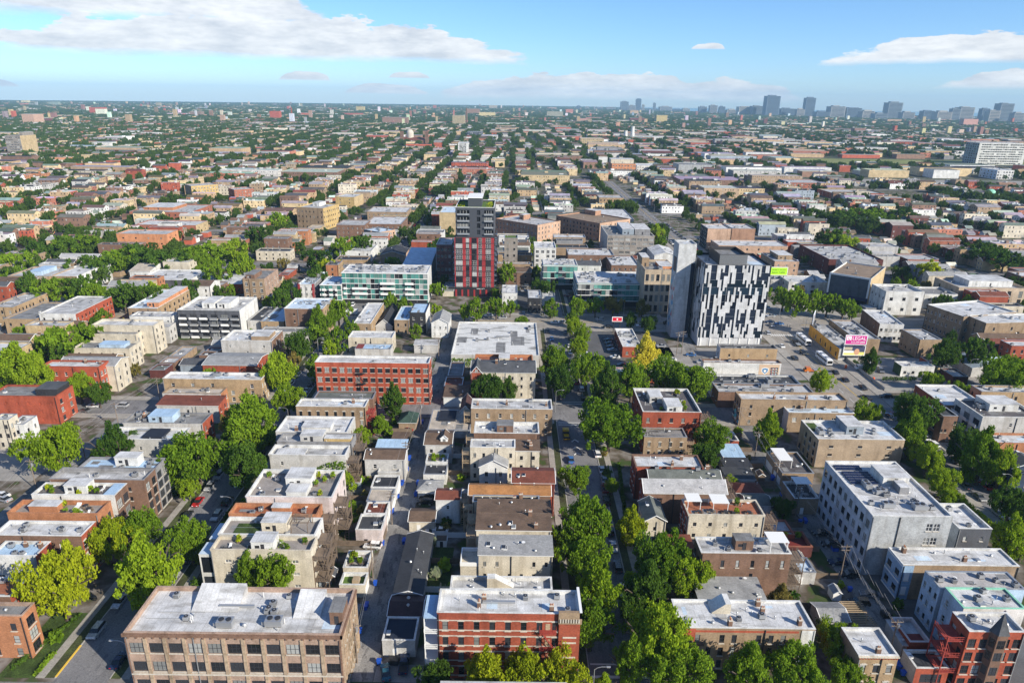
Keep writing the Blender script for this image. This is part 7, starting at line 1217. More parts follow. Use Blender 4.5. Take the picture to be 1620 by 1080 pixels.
# the rest of the roofs out to the horizon: too many to count
V=[];F=[];C=[]
def lin(k,tab): return tab[k][0] if isinstance(tab[k][0],tuple) else tab[k]
def far_box(x0,y0,w_,d_,z,gab,wc,rc,wins,rise=2.2):
    x1,y1=x0+w_,y0+d_; i=len(V)
    V.extend([(x0,y0,0),(x1,y0,0),(x1,y1,0),(x0,y1,0),(x0,y0,z),(x1,y0,z),(x1,y1,z),(x0,y1,z)])
    for f in((0,1,5,4),(1,2,6,5),(2,3,7,6),(3,0,4,7)): F.append(tuple(i+j for j in f)); C.append(wc)
    if gab:
        j=len(V); ym=(y0+y1)/2; V.extend([(x0-.3,ym,z+rise),(x1+.3,ym,z+rise),(x0-.3,y0-.3,z-.1),(x1+.3,y0-.3,z-.1),(x0-.3,y1+.3,z-.1),(x1+.3,y1+.3,z-.1)])
        F.append((j+2,j+3,j+1,j)); C.append(rc); F.append((j+5,j+4,j,j+1)); C.append(rc)
        V.extend([(x0,ym,z+rise-.05),(x1,ym,z+rise-.05)]); F.append((i+5,i+6,j+7)); C.append(wc); F.append((i+7,i+4,j+6)); C.append(wc)
    else:
        j=len(V); p=.35; zr=z-.5
        V.extend([(x0+p,y0+p,z),(x1-p,y0+p,z),(x1-p,y1-p,z),(x0+p,y1-p,z),(x0+p,y0+p,zr),(x1-p,y0+p,zr),(x1-p,y1-p,zr),(x0+p,y1-p,zr)])
        for f in((i+4,i+5,j+1,j),(i+5,i+6,j+2,j+1),(i+6,i+7,j+3,j+2),(i+7,i+4,j,j+3)): F.append(f); C.append(tuple(v*.8+.08 for v in rc))
        for f in((j,j+1,j+5,j+4),(j+1,j+2,j+6,j+5),(j+2,j+3,j+7,j+6),(j+3,j,j+4,j+7),(j+4,j+5,j+6,j+7)): F.append(f); C.append(rc)
        for k in range(rg.randint(1,4) if wins else (1 if rg.random()<.4 else 0)):
            ux,uy=rg.uniform(x0+1,x1-3),rg.uniform(y0+1,y1-2); s=rg.uniform(.9,2.6) if w_<30 else rg.uniform(2,6); q=len(V); h=rg.uniform(.8,2.4)
            V.extend([(ux,uy,zr),(ux+s,uy,zr),(ux+s,uy+s,zr),(ux,uy+s,zr),(ux,uy,zr+h),(ux+s,uy,zr+h),(ux+s,uy+s,zr+h),(ux,uy+s,zr+h)]); cc=rg.choice(((.45,.45,.45),(.3,.2,.15),(.6,.6,.58),wc))
            for f in((0,1,5,4),(1,2,6,5),(3,0,4,7),(4,5,6,7)): F.append(tuple(q+j_ for j_ in f)); C.append(cc)
    if wins:
        n=max(2,int(w_/3)); m_=max(1,int(d_/3)); st=max(1,int(z/3.1)); dk=(.03,.032,.038)
        for r in range(st):
            zb=r*z/st+1.1
            if zb+1.5>z: continue
            for k in range(n):
                if rg.random()<.3: continue
                u=x0+(k+.5)*w_/n; q=len(V); V.extend([(u-.45,y0-.04,zb),(u+.45,y0-.04,zb),(u+.45,y0-.04,zb+1.5),(u-.45,y0-.04,zb+1.5)]); F.append((q,q+1,q+2,q+3)); C.append(dk if rg.random()<.8 else (.4,.4,.4))
            sx=x1+.04 if x0<0 else x0-.04
            for k in range(m_):
                u=y0+(k+.5)*d_/m_; q=len(V); V.extend([(sx,u-.45,zb),(sx,u+.45,zb),(sx,u+.45,zb+1.5),(sx,u-.45,zb+1.5)]); F.append((q,q+1,q+2,q+3) if x0<0 else (q+3,q+2,q+1,q)); C.append(dk)
for l in LOTS:
    if id(l) in nset: continue
    x,y,w_,d_,z,rt,wc,rc,st,kd=l; j=rg.uniform(.8,1.2); dd=math.hypot(x,y)
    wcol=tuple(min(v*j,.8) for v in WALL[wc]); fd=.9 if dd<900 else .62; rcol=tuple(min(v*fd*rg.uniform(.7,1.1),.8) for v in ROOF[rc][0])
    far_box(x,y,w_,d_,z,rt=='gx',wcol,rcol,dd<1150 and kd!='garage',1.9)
for _ in range(5200):       # scattered roofs of the plain, 3 km and further
    r_=3000+7500*rg.random()**1.3; a_=R(rg.uniform(-41,41)); x,y=r_*math.sin(a_),r_*math.cos(a_)
    if 0.16<a_ and r_>8200: continue
    big=rg.random()<.16; w_=rg.uniform(35,110) if big else rg.uniform(8,20); d_=rg.uniform(25,70) if big else rg.uniform(8,20); z=rg.uniform(5,12) if rg.random()<.95 else rg.uniform(18,42)
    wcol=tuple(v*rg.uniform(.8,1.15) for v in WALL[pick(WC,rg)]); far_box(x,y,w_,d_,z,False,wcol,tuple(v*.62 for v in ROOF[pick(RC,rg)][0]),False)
me=bpy.data.meshes.new('distant_roofs'); me.from_pydata(V,[],F); at=me.attributes.new('tone','FLOAT_COLOR','FACE'); at.data.foreach_set('color',np.array([c+(1,) for c in C],dtype=np.float32).ravel())
def tonemat():
    m,nt,N,L,b=_nodes('distant_building_tones'); b.inputs['Roughness'].default_value=.85
    a=N.new('ShaderNodeAttribute'); a.attribute_name='tone'; g=N.new('ShaderNodeNewGeometry'); n=N.new('ShaderNodeTexNoise'); n.inputs['Scale'].default_value=.25; n.inputs['Detail'].default_value=5; L.new(g.outputs['Position'],n.inputs['Vector'])
    r=N.new('ShaderNodeMapRange'); r.inputs[1].default_value=.3; r.inputs[2].default_value=.7; r.inputs[3].default_value=.72; r.inputs[4].default_value=1.12; L.new(n.outputs[0],r.inputs[0])
    mx=N.new('ShaderNodeVectorMath'); mx.operation='MULTIPLY'; L.new(a.outputs['Color'],mx.inputs[0]); L.new(r.outputs[0],mx.inputs[1]); L.new(mx.outputs[0],b.inputs['Base Color']); return m
me.materials.append(tonemat()); o=bpy.data.objects.new('distant_roofs',me); COL.objects.link(o); o['kind']='stuff'; o['label']='low roofs of the city plain running out to the horizon'
# ------------------------------------------------------------------ more trees: nearest ones single, the rest one mass
FT=[f for f in FT if inview(f[0],f[1]) and clear(f[0]-2,f[1]-2,f[0]+2,f[1]+2)]
FT.sort(key=lambda f:math.hypot(f[0],f[1])); NI=max(0,298-len(TREES))
for i,(x,y,cw) in enumerate(FT[:NI]):
    t=rnd.choice('gggddlof'.replace('f','g')); c=tree(x,y,cw,cw*rnd.uniform(1.0,1.25),t,False,'%s tree near the %s'%(TINT[t],nearest(x,y)),'trees beyond the main street',i)
for v in range(4):
    x,y,cw=FT[NI+v]; SRC.append(tree(x,y,cw,cw*1.1,'f',False,'green tree near the %s'%nearest(x,y),'trees beyond the main street',v))
pts=[];at_s=[];at_i=[]
for x,y,cw in FT[NI+4:]: pts.append((x,y,0)); at_s.append((cw/1.95,cw/1.95,cw*rg.uniform(.95,1.25))); at_i.append(rg.randrange(4))
for _ in range(620):      # parks and leafy rows
    px,py,rr=rg.choice(((-235,448,40),(-330,520,50),(-520,640,60),(-420,900,80),(-650,800,70),(-60,640,18),(-75,820,20),(118,700,12),(121,560,6),(330,620,40),(640,900,60),(560,830,40),(-200,980,70),(-500,1200,120),(100,1350,90),(400,1250,110),(-900,1500,160)))
    x,y=rg.gauss(px,rr*.5),rg.gauss(py,rr*.5)
    if inview(x,y) and clear(x-2,y-2,x+2,y+2) or (px==-235 and -285<x<-172 and 432<y<462): w_=rg.uniform(7,13); pts.append((x,y,0)); at_s.append((w_/1.95,w_/1.95,w_*1.1)); at_i.append(rg.randrange(4))
for _ in range(56000):
    r_=2700+9800*rg.random()**1.25; a_=R(rg.uniform(-41,41)); x,y=r_*math.sin(a_),r_*math.cos(a_)
    if 0.14<a_ and r_>8600: continue
    s=rg.uniform(9,20)*(1+r_/5200); pts.append((x,y,-.5)); at_s.append((s/1.95,s/1.95,rg.uniform(8.5,13))); at_i.append(rg.randrange(4))
me=bpy.data.meshes.new('distant_trees'); me.from_pydata(pts,[],[])
me.attributes.new('scl','FLOAT_VECTOR','POINT').data.foreach_set('vector',np.array(at_s,dtype=np.float32).ravel()); me.attributes.new('idx','INT','POINT').data.foreach_set('value',np.array(at_i,dtype=np.int32)); me.attributes.new('rot','FLOAT_VECTOR','POINT').data.foreach_set('vector',np.array([(0,0,rg.random()*6.28) for _ in pts],dtype=np.float32).ravel())
ob=bpy.data.objects.new('distant_trees',me); COL.objects.link(ob); ob['kind']='stuff'; ob['label']='mass of green tree crowns across the distant city'
ng=bpy.data.node_groups.new('scatter_trees','GeometryNodeTree'); ng.interface.new_socket('Geometry',in_out='INPUT',socket_type='NodeSocketGeometry'); ng.interface.new_socket('Geometry',in_out='OUTPUT',socket_type='NodeSocketGeometry')
gi=ng.nodes.new('NodeGroupInput'); go=ng.nodes.new('NodeGroupOutput'); ip=ng.nodes.new('GeometryNodeInstanceOnPoints'); jn=ng.nodes.new('GeometryNodeJoinGeometry')
for c in reversed(SRC):
    oi=ng.nodes.new('GeometryNodeObjectInfo'); oi.inputs['Object'].default_value=c; oi.inputs['As Instance'].default_value=True; ng.links.new(oi.outputs['Geometry'],jn.inputs[0])
def attr(n,dt):
    a=ng.nodes.new('GeometryNodeInputNamedAttribute'); a.data_type=dt; a.inputs['Name'].default_value=n; return a.outputs[0]
ip.inputs['Pick Instance'].default_value=True
ng.links.new(gi.outputs[0],ip.inputs['Points']); ng.links.new(jn.outputs[0],ip.inputs['Instance']); ng.links.new(attr('idx','INT'),ip.inputs['Instance Index']); ng.links.new(attr('scl','FLOAT_VECTOR'),ip.inputs['Scale']); ng.links.new(attr('rot','FLOAT_VECTOR'),ip.inputs['Rotation']); ng.links.new(ip.outputs[0],go.inputs[0])
ob.modifiers.new('scatter','NODES').node_group=ng
# ------------------------------------------------------------------ skyline
def skyline(px0,px1,pyt,D,col,seed):
    """tower given by its bearing and top as seen from the survey height"""
    f=1080; p=R(19.48)
    def bear(px): return (px-810)/f
    def pt(px,py):
        u,v=(px-810)/f,(py-540)/f; rr=R(.78); u2=u*math.cos(rr)+v*math.sin(rr); v2=-u*math.sin(rr)+v*math.cos(rr)
        dx,dy,dz=u2,math.cos(p)-v2*math.sin(p),-math.sin(p)-v2*math.cos(p); return dx/dy*D,CAMH+dz/dy*D
    x0,z0=pt(px0,pyt); x1,z1=pt(px1,pyt); return x0,x1,max(z0,26)
SK=[(985,997,161,9000),(998,1008,167,9000),(1009,1017,157,9000),(1018,1022,166,9000),(1036,1040,163,9000),(1047,1066,169,9000),(914,921,168,9500),(928,934,169,9500),(945,956,171,9300),(962,976,170,9200),(1068,1082,173,8500),(1083,1094,172,8300),(1109,1121,169,7500),(1126,1138,167,7400),(1141,1150,169,7400),(1172,1191,169,6800),(1193,1212,168,6700),(1217,1238,152,6500),(1239,1262,172,6600),(1264,1276,173,6300),(1279,1294,155,6400),(1318,1341,168.5,6000),(1343,1367,171,6000),(1368,1387,176,5800),(1410,1432,162.5,5800),(1432,1451,178,5600),(1465,1482,175.5,5600),(1487,1510,177,5400),(1511,1524,172,5400),(1524,1546,170,5500),(1558,1570,172,5200),(1570,1587,175,5100),(1588,1609,164,5200),(1609,1625,179,5000),(1295,1316,177,6000),(1153,1170,174,7000),(1388,1408,180,5500)]
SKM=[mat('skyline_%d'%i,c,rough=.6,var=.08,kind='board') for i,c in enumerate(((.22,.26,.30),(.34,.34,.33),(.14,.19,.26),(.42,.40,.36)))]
for i,(a,b_,t,D) in enumerate(SK):
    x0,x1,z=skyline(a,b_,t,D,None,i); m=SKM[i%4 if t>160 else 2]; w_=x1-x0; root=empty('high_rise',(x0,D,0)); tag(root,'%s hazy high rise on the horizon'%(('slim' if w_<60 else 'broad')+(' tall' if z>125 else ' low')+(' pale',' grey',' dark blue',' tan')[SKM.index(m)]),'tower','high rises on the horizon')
    mb=MB(); mb.box(0,0,0,w_,w_*.8,z,m); mb.build('tower_body',root); rg2=random.Random(i)
    boxpart('crown_storey',root,w_*.2,w_*.2,z,w_*rg2.uniform(.6,.85),w_*.6,z+rg2.uniform(4,10),m)
    nfl=max(4,int(z/9))
    for k in range(nfl): boxpart('window_band',root,w_*.06,-.6,(k+.35)*z/nfl,w_*.94,-.1,(k+.8)*z/nfl,MATS['glass_navy'])
mb=MB(); mb.poly([(2300,8400,.4),(9500,5600,.4),(12600,6000,.4),(8000,11500,.4),(2300,13800,.4)],simple('lake_water',(.14,.27,.3),.3)); struct(mb,'lake')
mb=MB(); mb.poly([(560,1300,.03),(1500,1300,.03),(1500,1480,.03),(560,1480,.03)],mat('field_grass',(.22,.24,.07),var=.35,scale=.02)); struct(mb,'field')
mb=MB(); mb.poly([(520,1000,.03),(1500,1000,.03),(1500,1075,.03),(520,1075,.03)],CONC); struct(mb,'yard_ground')
def stack(x,y,h,r0,m,label,cat='chimney'):
    a=MB(); a.cyl(0,0,0,h,r0,r0*.7,12,m); a.cyl(0,0,h,h+1,r0*.8,r0*.8,12,m); o=a.build('smokestack',None,(x,y,0)); tag(o,label,cat)
stack(-1020,3300,62,4,wallmat('red'),'tall red brick smokestack rising from the distant left plain'); stack(-210,3200,70,4,wallmat('brown'),'thin brown smokestack in the distant middle'); stack(330,2100,26,7,wallmat('white'),'squat white silo in the far middle','silo'); stack(350,2100,38,7,wallmat('white'),'tall white silo beside the squat white silo','silo'); stack(1010,1500,40,3,wallmat('brown'),'brown smokestack by the far right field')
# ------------------------------------------------------------------ vehicles
CARC=dict(teal=(.03,.11,.15),navy=(.012,.025,.07),dark=(.02,.021,.024),red=(.35,.015,.02),white=(.72,.72,.71),silver=(.42,.43,.45),blue=(.04,.13,.33),maroon=(.14,.01,.02),grey=(.16,.165,.175),yellow=(.55,.33,.01),orange=(.5,.14,.02))
def carpaint(c): 
    m=simple('car_paint_'+c,CARC[c],.25,.25 if c in('silver','grey','teal','navy') else 0,.6); return m
GL=simple('car_glass',(.012,.014,.016),.05,0,.8); TYRE=simple('tyre_rubber',(.015,.015,.016),.8); LAMP=simple('headlamp',(.75,.75,.72),.1); TAIL=simple('tail_lamp',(.4,.01,.01),.2)
def section(mb,prof,hw,hw2,m,zb):
    """loft a side profile [(y,z)] across the width; hw below the waist, hw2 above"""
    n=len(prof); i=len(mb.v)
    for s in(-1,1):
        for y,z in prof: mb.v.append((s*(hw if z<=zb else hw-(z-zb)*.32),y,z))
    k=mb.mi(m)
    for j in range(n): q=(j+1)%n; mb.f.append((i+j,i+q,i+n+q,i+n+j)); mb.m.append(k)
    mb.f.append(tuple(range(i+n-1,i-1,-1))); mb.m.append(k); mb.f.append(tuple(range(i+n,i+2*n))); mb.m.append(k)
PROF=dict(sedan=([(-2.25,.35),(2.2,.35),(2.3,.62),(2.15,.78),(1.0,.95),(-1.55,.98),(-2.2,.92),(-2.3,.6)],[(1.05,.95),(.3,1.42),(-.85,1.44),(-1.6,.98)]),
 suv=([(-2.25,.4),(2.2,.4),(2.3,.7),(2.15,.95),(1.1,1.08),(-2.15,1.1),(-2.3,.7)],[(1.15,1.08),(.5,1.66),(-1.9,1.68),(-2.2,1.1)]),
 pickup=([(-2.6,.5),(2.5,.5),(2.65,.8),(2.5,1.0),(1.4,1.12),(-2.6,1.12)],[(1.4,1.12),(.7,1.75),(-.5,1.76),(-.7,1.12)]))
CM={}
def car(x,y,ang,col,kd,label,group,full):
    key=(col,kd)
    if key not in CM:
        lo,up=PROF[kd]; hw=.9 if kd=='sedan' else .96; zb=.96 if kd=='sedan' else 1.1; b_=MB(); section(b_,lo,hw,hw,carpaint(col),zb)
        rf=[(p[0]*.9+(-.05),p[1]) for p in up]; z1=max(p[1] for p in up); a0=[p for p in up if p[1]>z1-.05]; b_.box(-(hw-.28),min(p[0] for p in a0)+.06,z1-.02,hw-.28,max(p[0] for p in a0)-.06,z1+.035,carpaint(col))
        if kd=='pickup': b_.box(-.82,-2.5,1.05,.82,-.8,1.125,TYRE)
        g_=MB(); section(g_,up,hw-.03,hw-.03,GL,zb); w_=MB(); 
        k=len(w_.v)
        for s_ in(-.11,.11):
            for j in range(12): t=j*math.pi/6; w_.v.append((s_,.34*math.cos(t),.34*math.sin(t)))
        for j in range(12): q=(j+1)%12; w_.f.append((j,q,12+q,12+j)); w_.m.append(w_.mi(TYRE))
        w_.f.append(tuple(range(11,-1,-1))); w_.m.append(w_.mi(METAL)); w_.f.append(tuple(range(12,24))); w_.m.append(w_.mi(METAL))
        l_=MB(); l_.box(-.16,-.03,-.07,.16,.05,.07,LAMP); t_=MB(); t_.box(-.16,-.05,-.08,.16,.03,.08,TAIL); CM[key]=(b_.mesh('body'),g_.mesh('windows'),w_.mesh('wheel'),l_.mesh('headlight'),t_.mesh('tail_light'),hw)
    b,g,w_,l_,t_,hw=CM[key]; root=empty('parked_car',(x,y,.02),R(ang)); tag(root,label,'car' if kd!='pickup' else 'pickup truck',group)
    inst('body',b,root,(0,0,0)); inst('windows',g,root,(0,0,0))
    for sx in(-1,1):
        for yy in(1.4,-1.4): inst('wheel',w_,root,(sx*(hw-.06),yy,.34))
        if full: inst('headlight',l_,root,(sx*.6,2.26 if kd!='pickup' else 2.6,.66 if kd=='sedan' else .8)); inst('tail_light',t_,root,(sx*.62,-2.27 if kd!='pickup' else -2.6,.75 if kd=='sedan' else .9))
def where(x,y):
    if y>322 and y<350: return 'on the main street'
    if 123<x<150: return 'on the wide avenue' if y>236 else 'on the right street'
    if 15<x<31: return 'on the middle street'
    if -92<x<-74: return 'on the left street'
    if -40<x<-14 and y<222: return 'by the central alley'
    if 76<x<112 and y<200: return 'in the right alley yard'
    if -190<x<-92: return 'in the far left parking yard'
    if 29<x<80 and y<325: return 'in the corner parking lot'
    return 'near the '+nearest(x,y)
WORD=dict(sedan='sedan',suv='SUV',pickup='pickup')
ALLC=list(CARS); rg=random.Random(6)
for x,ys in((-79.2,(118,330)),(-87.2,(110,335)),(26.9,(112,330)),(18.0,(240,330)),(143.4,(150,215)),(137.3,(110,215)),(-79.0,(352,640)),(-87.3,(352,640)),(129,(360,640)),(143.3,(360,640)),(29.8,(353,353))):
    y=ys[0]
    while y<ys[1]:
        y+=rg.uniform(5.6,10.5)
        if (219<y<238 or 322<y<350) or any(abs(x-c[0])<3 and abs(y-c[1])<5.5 for c in ALLC): continue
        ALLC.append((x,y,rg.choice((0,180)),rg.choice(('dark','silver','white','grey','navy','dark','red','silver')),rg.choice(('sedan','suv','sedan'))))
for k_ in range(16): ALLC.append((rg.choice((129.6,133.8,138.2,142.2)),252+k_*19.5+rg.uniform(-6,6) if 318<252+k_*19.5<352 else 250+k_*20.0+rg.uniform(-5,5),rg.choice((0,180)),rg.choice(('dark','silver','white','grey','navy','blue')),rg.choice(('sedan','suv'))))
for k_ in range(14): ALLC.append((-150+k_*22+rg.uniform(-7,7),rg.choice((330.5,334,340,344)),90,rg.choice(('dark','silver','white','grey','red')),rg.choice(('sedan','suv'))))
ALLC=[c for i_,c in enumerate(ALLC) if i_<len(CARS) or not any(abs(c[0]-d_[0])<2.2 and abs(c[1]-d_[1])<5.2 for d_ in list(ALLC[:i_])+[(b_[0],b_[1]) for b_ in BUS]+[(t_[0],t_[1]) for t_ in TRUCKS])]
for i in range(9):
    for xx in(32.6,46.5):
        if rg.random()<.55: ALLC.append((xx,280.3+i*4.6,90,rg.choice(('dark','silver','white')),'sedan'))
for x,y,a_,col,kd in ALLC: car(x,y,a_,col,kd,'%s %s %s'%({'dark':'black','silver':'silver grey','navy':'dark navy'}.get(col,col),WORD[kd],where(x,y)),'cars along the streets',math.hypot(x,y)<240)
for i,(x,y) in enumerate(BUS):
    root=empty('city_bus',(x,y,0)); tag(root,'white city bus %s on the avenue'%('beside the box truck' if i==0 else 'nearest the pink billboard'),'bus','city buses on the avenue'); wm_=simple('bus_white',(.74,.75,.76),.4); a=MB(); a.box(-1.25,-6,.35,1.25,6,2.95,wm_); a.box(-1.0,-5.6,2.95,1.0,5.6,3.1,wm_); a.build('body',root)
    for sx in(-1,1):
        for k in range(7): boxpart('window',root,sx*1.26-.01,-5.2+k*1.5,1.55,sx*1.26+.01,-3.95+k*1.5,2.5,GL)
        for yy in(-3.6,3.9): inst('wheel',CM[('dark','sedan')][2],root,(sx*1.12,yy,.48),0,(1.3,1.4,1.4))
    for yy in(-6.03,6.01): boxpart('windscreen',root,-1.1,yy,1.2,1.1,yy+.02,2.6,GL)
    for k in range(2): boxpart('roof_unit',root,-.8,-4+k*5,3.1,.8,-2+k*5,3.35,METAL)
    boxpart('bumper',root,-1.2,-6.12,.4,1.2,-6.035,.75,simple('bumper_dark',(.05,.05,.055)))
for i,(x,y,a_,col) in enumerate(TRUCKS):
    lab=['black flatbed tow truck in front of the city bus on the avenue','yellow utility truck standing on the middle street','white box truck in the lot by the glass condominium','white van by the hedge below the pink billboard','orange work trailer at the avenue kerb'][i]
    root=empty('truck',(x,y,0),R(a_)); tag(root,lab,'truck'); m=carpaint(col); a=MB(); a.box(-1.05,1.0,.5,1.05,2.9,2.2,m); a.box(-1.0,2.9,.5,1.0,3.5,1.3,m); a.build('cab',root); boxpart('windscreen',root,-.9,2.89,1.35,.9,2.93,2.05,GL)
    a=MB(); 
    if i in(2,3): a.box(-1.15,-3.2,.6,1.15,.9,2.9,m)
    elif i==1: a.box(-1.1,-3.0,.6,1.1,.85,.9,m); ring(a,-1.1,-3.0,1.1,.85,.12,.9,1.6,DARKMETAL)
    else: a.box(-1.1,-3.6,.7,1.1,.85,.95,m); a.box(-.9,-3.2,.95,.9,-.5,1.15,METAL)
    a.build('cargo_body',root)
    for sx in(-1,1):
        for yy in(2.2,-2.2): inst('wheel',CM[('dark','sedan')][2],root,(sx*.98,yy,.42),0,(1.2,1.22,1.22))
# ------------------------------------------------------------------ street furniture
def bin_mesh():
    a=MB(); i=len(a.v); k=a.mi(BLUEBIN); a.v+=[(-.25,-.28,.1),(.25,-.28,.1),(.25,.28,.1),(-.25,.28,.1),(-.33,-.36,1.0),(.33,-.36,1.0),(.33,.36,1.0),(-.33,.36,1.0)]
    for f in((0,1,5,4),(1,2,6,5),(2,3,7,6),(3,0,4,7),(3,2,1,0)): a.f.append(f); a.m.append(k)
    b_=MB(); b_.box(-.36,-.42,1.0,.36,.38,1.06,BLUEBIN); b_.box(-.3,.36,.95,.3,.44,1.04,BLUEBIN); w_=MB(); [w_.box(s*.28-.04,.2,0,s*.28+.04,.42,.22,TYRE) for s in(-1,1)]
    return a.mesh('bin_body'),b_.mesh('lid'),w_.mesh('wheels')
BMs=bin_mesh()
for i,(x,y) in enumerate(BINS):
    for k in range(2 if i%2 else 1):
        root=empty('wheelie_bin',(x+k*.1,y+k*.85,0),rnd.choice((0,1.57,.2))); tag(root,'blue wheelie bin near the %s'%nearest(x,y),'bin','blue bins along the alleys'); root.scale=(1.2,1.2,1.15)
        for n_,me_ in zip(('body','lid','wheels'),BMs): inst(n_,me_,root,(0,0,0))
def lamp_mesh():
    a=MB(); a.cyl(0,0,0,.5,.16,.13,8,METAL); a.cyl(0,0,.5,8.2,.10,.065,8,METAL); b_=MB(); pts=[(0,0,8.1),(.5,0,8.55),(1.3,0,8.8),(2.3,0,8.8)]
    for p,q in zip(pts,pts[1:]): b_.bar(p,q,.09,METAL)
    h=MB(); h.box(2.2,-.14,8.72,2.95,.14,8.9,METAL); h.box(2.3,-.1,8.66,2.85,.1,8.72,FR_W); return a.mesh('pole'),b_.mesh('arm'),h.mesh('lamp_head')
LMs=lamp_mesh(); LL=list(LAMPS)
for y in range(370,700,36): LL+=[(126.5,y,1),(146,y+15,-1)]
for x in(-120,-50,0,60,105,170,210): LL.append((x,348.5,-1))
for x,y,s in LL:
    root=empty('street_lamp',(x,y,0),0 if s>0 else math.pi); tag(root,'grey cobra head street lamp near the %s'%nearest(x,y),'street lamp','street lamps')
    for n_,me_ in zip(('pole','arm','lamp_head'),LMs): inst(n_,me_,root,(0,0,0))
WIREM=simple('wire_grey',(.35,.34,.33),.6); POLEM=mat('utility_pole_wood',(.24,.19,.15),var=.25)
pm=MB(); pm.cyl(0,0,0,1,.16,.11,8,POLEM); PM_=pm.mesh('pole'); xm_=MB(); xm_.box(-1.3,-.06,-.08,1.3,.06,.08,POLEM); [xm_.cyl(t,0,.08,.28,.06,.05,6,METAL) for t in(-1.2,-.5,.5,1.2)]; XM=xm_.mesh('crossarm'); tm=MB(); tm.cyl(.35,0,-1.6,-.6,.28,.28,10,METAL); TM=tm.mesh('transformer')
PL2=sorted(POLES+[(-31.5,185,10),(-31.8,245,10),(79,195,10),(79.3,213,10),(-133.5,150,10)],key=lambda p:(round(p[0]/40),p[1]))
for i,(x,y,h) in enumerate(PL2):
    root=empty('utility_pole',(x,y,0)); tag(root,'wooden utility pole with crossarms near the %s'%nearest(x,y),'utility pole','utility poles in the alleys'); inst('pole',PM_,root,(0,0,0),0,(1,1,h)); inst('crossarm',XM,root,(0,0,h-.6)); inst('crossarm',XM,root,(0,0,h-1.6),0,(.8,1,1))
    if i%2: inst('transformer',TM,root,(0,0,h-.5))
for p,q in zip(PL2,PL2[1:]):
    if abs(p[0]-q[0])>6 or abs(p[1]-q[1])>75: continue
    for k,(dx,dz) in enumerate(((-1.1,-.3),(1.1,-.3),(.3,-2.0))):
        a=MB(); n_=6
        for s in range(n_):
            f0,f1=s/n_,(s+1)/n_; sag=lambda f:-1.1*4*f*(1-f)*(abs(p[1]-q[1])/60+.3)
            a.bar((p[0]+dx+(q[0]-p[0])*f0,p[1]+(q[1]-p[1])*f0,p[2]+dz+sag(f0)),(p[0]+dx+(q[0]-p[0])*f1,p[1]+(q[1]-p[1])*f1,q[2]+dz+sag(f1)),.03,WIREM)
        o=a.build('power_line'); tag(o,'overhead cable near the %s'%nearest((p[0]+q[0])/2,(p[1]+q[1])/2),'cable','overhead cables')
# bollards / orange barrels, dumpsters, hydrant
def dumpster(x,y,m,label,rz=0):
    root=empty('dumpster',(x,y,0),rz); tag(root,label,'dumpster'); a=MB(); a.box(-1,-.7,.15,1,.7,1.2,m); a.build('body',root); boxpart('lid',root,-1.02,-.75,1.2,-.02,.75,1.28,BLACKP); boxpart('lid',root,.02,-.75,1.2,1.02,.75,1.28,BLACKP)
dumpster(-22.9,111-2.2,BLACKP,'black dumpster in front of the dark blue garage'); dumpster(84.8,124,simple('dumpster_black',(.03,.03,.03)),'black dumpster in the right alley'); dumpster(83.8,148,BLUEBIN,'long blue dumpster by the pale grey block',1.57)
for x,y in((145.5,276),(150.5,262)):
    root=empty('traffic_barrel',(x,y,.12)); tag(root,'orange traffic barrel on the avenue pavement, %s of two'%('northern' if y>270 else 'southern'),'traffic barrel','orange barrels'); a=MB(); a.cyl(0,0,.1,1.5,.5,.42,10,simple('barrel_orange',(.8,.12,.02))); a.build('drum',root); boxpart('base',root,-.6,-.6,0,.6,.6,.1,TYRE)
# fences along the alleys and lots
def fence(x0,y0,x1,y1,h,m,label):
    L_=math.hypot(x1-x0,y1-y0); an=math.atan2(y1-y0,x1-x0); root=empty('board_fence',(x0,y0,0),an); tag(root,label,'fence','yard fences'); n_=int(L_/2.4)
    for i in range(n_+1): boxpart('post',root,i*L_/n_-.05,-.05,0,i*L_/n_+.05,.05,h+.1,m)
    for i in range(n_): boxpart('panel',root,i*L_/n_+.051,-.02,.08,(i+1)*L_/n_-.051,.02,h,m)
for i in range(9):
    y=126+i*10.5; 
    fence(-45.5,y,-33.4,y,1.7,WOOD,'weathered board fence across a yard near the %s'%nearest(-40,y)); fence(-19.5,y+4,-9.5,y+4,1.7,WOOD if i%2 else FR_W,'board fence across a yard near the %s'%nearest(-14,y+4)); fence(62,y,79.5,y,1.7,WOOD,'board fence across a yard near the %s'%nearest(70,y))
fence(150,252,178,252,1.4,METAL,'grey lot fence along the avenue corner'); fence(150,252.2,150,290,1.4,METAL,'grey lot fence beside the avenue pavement')
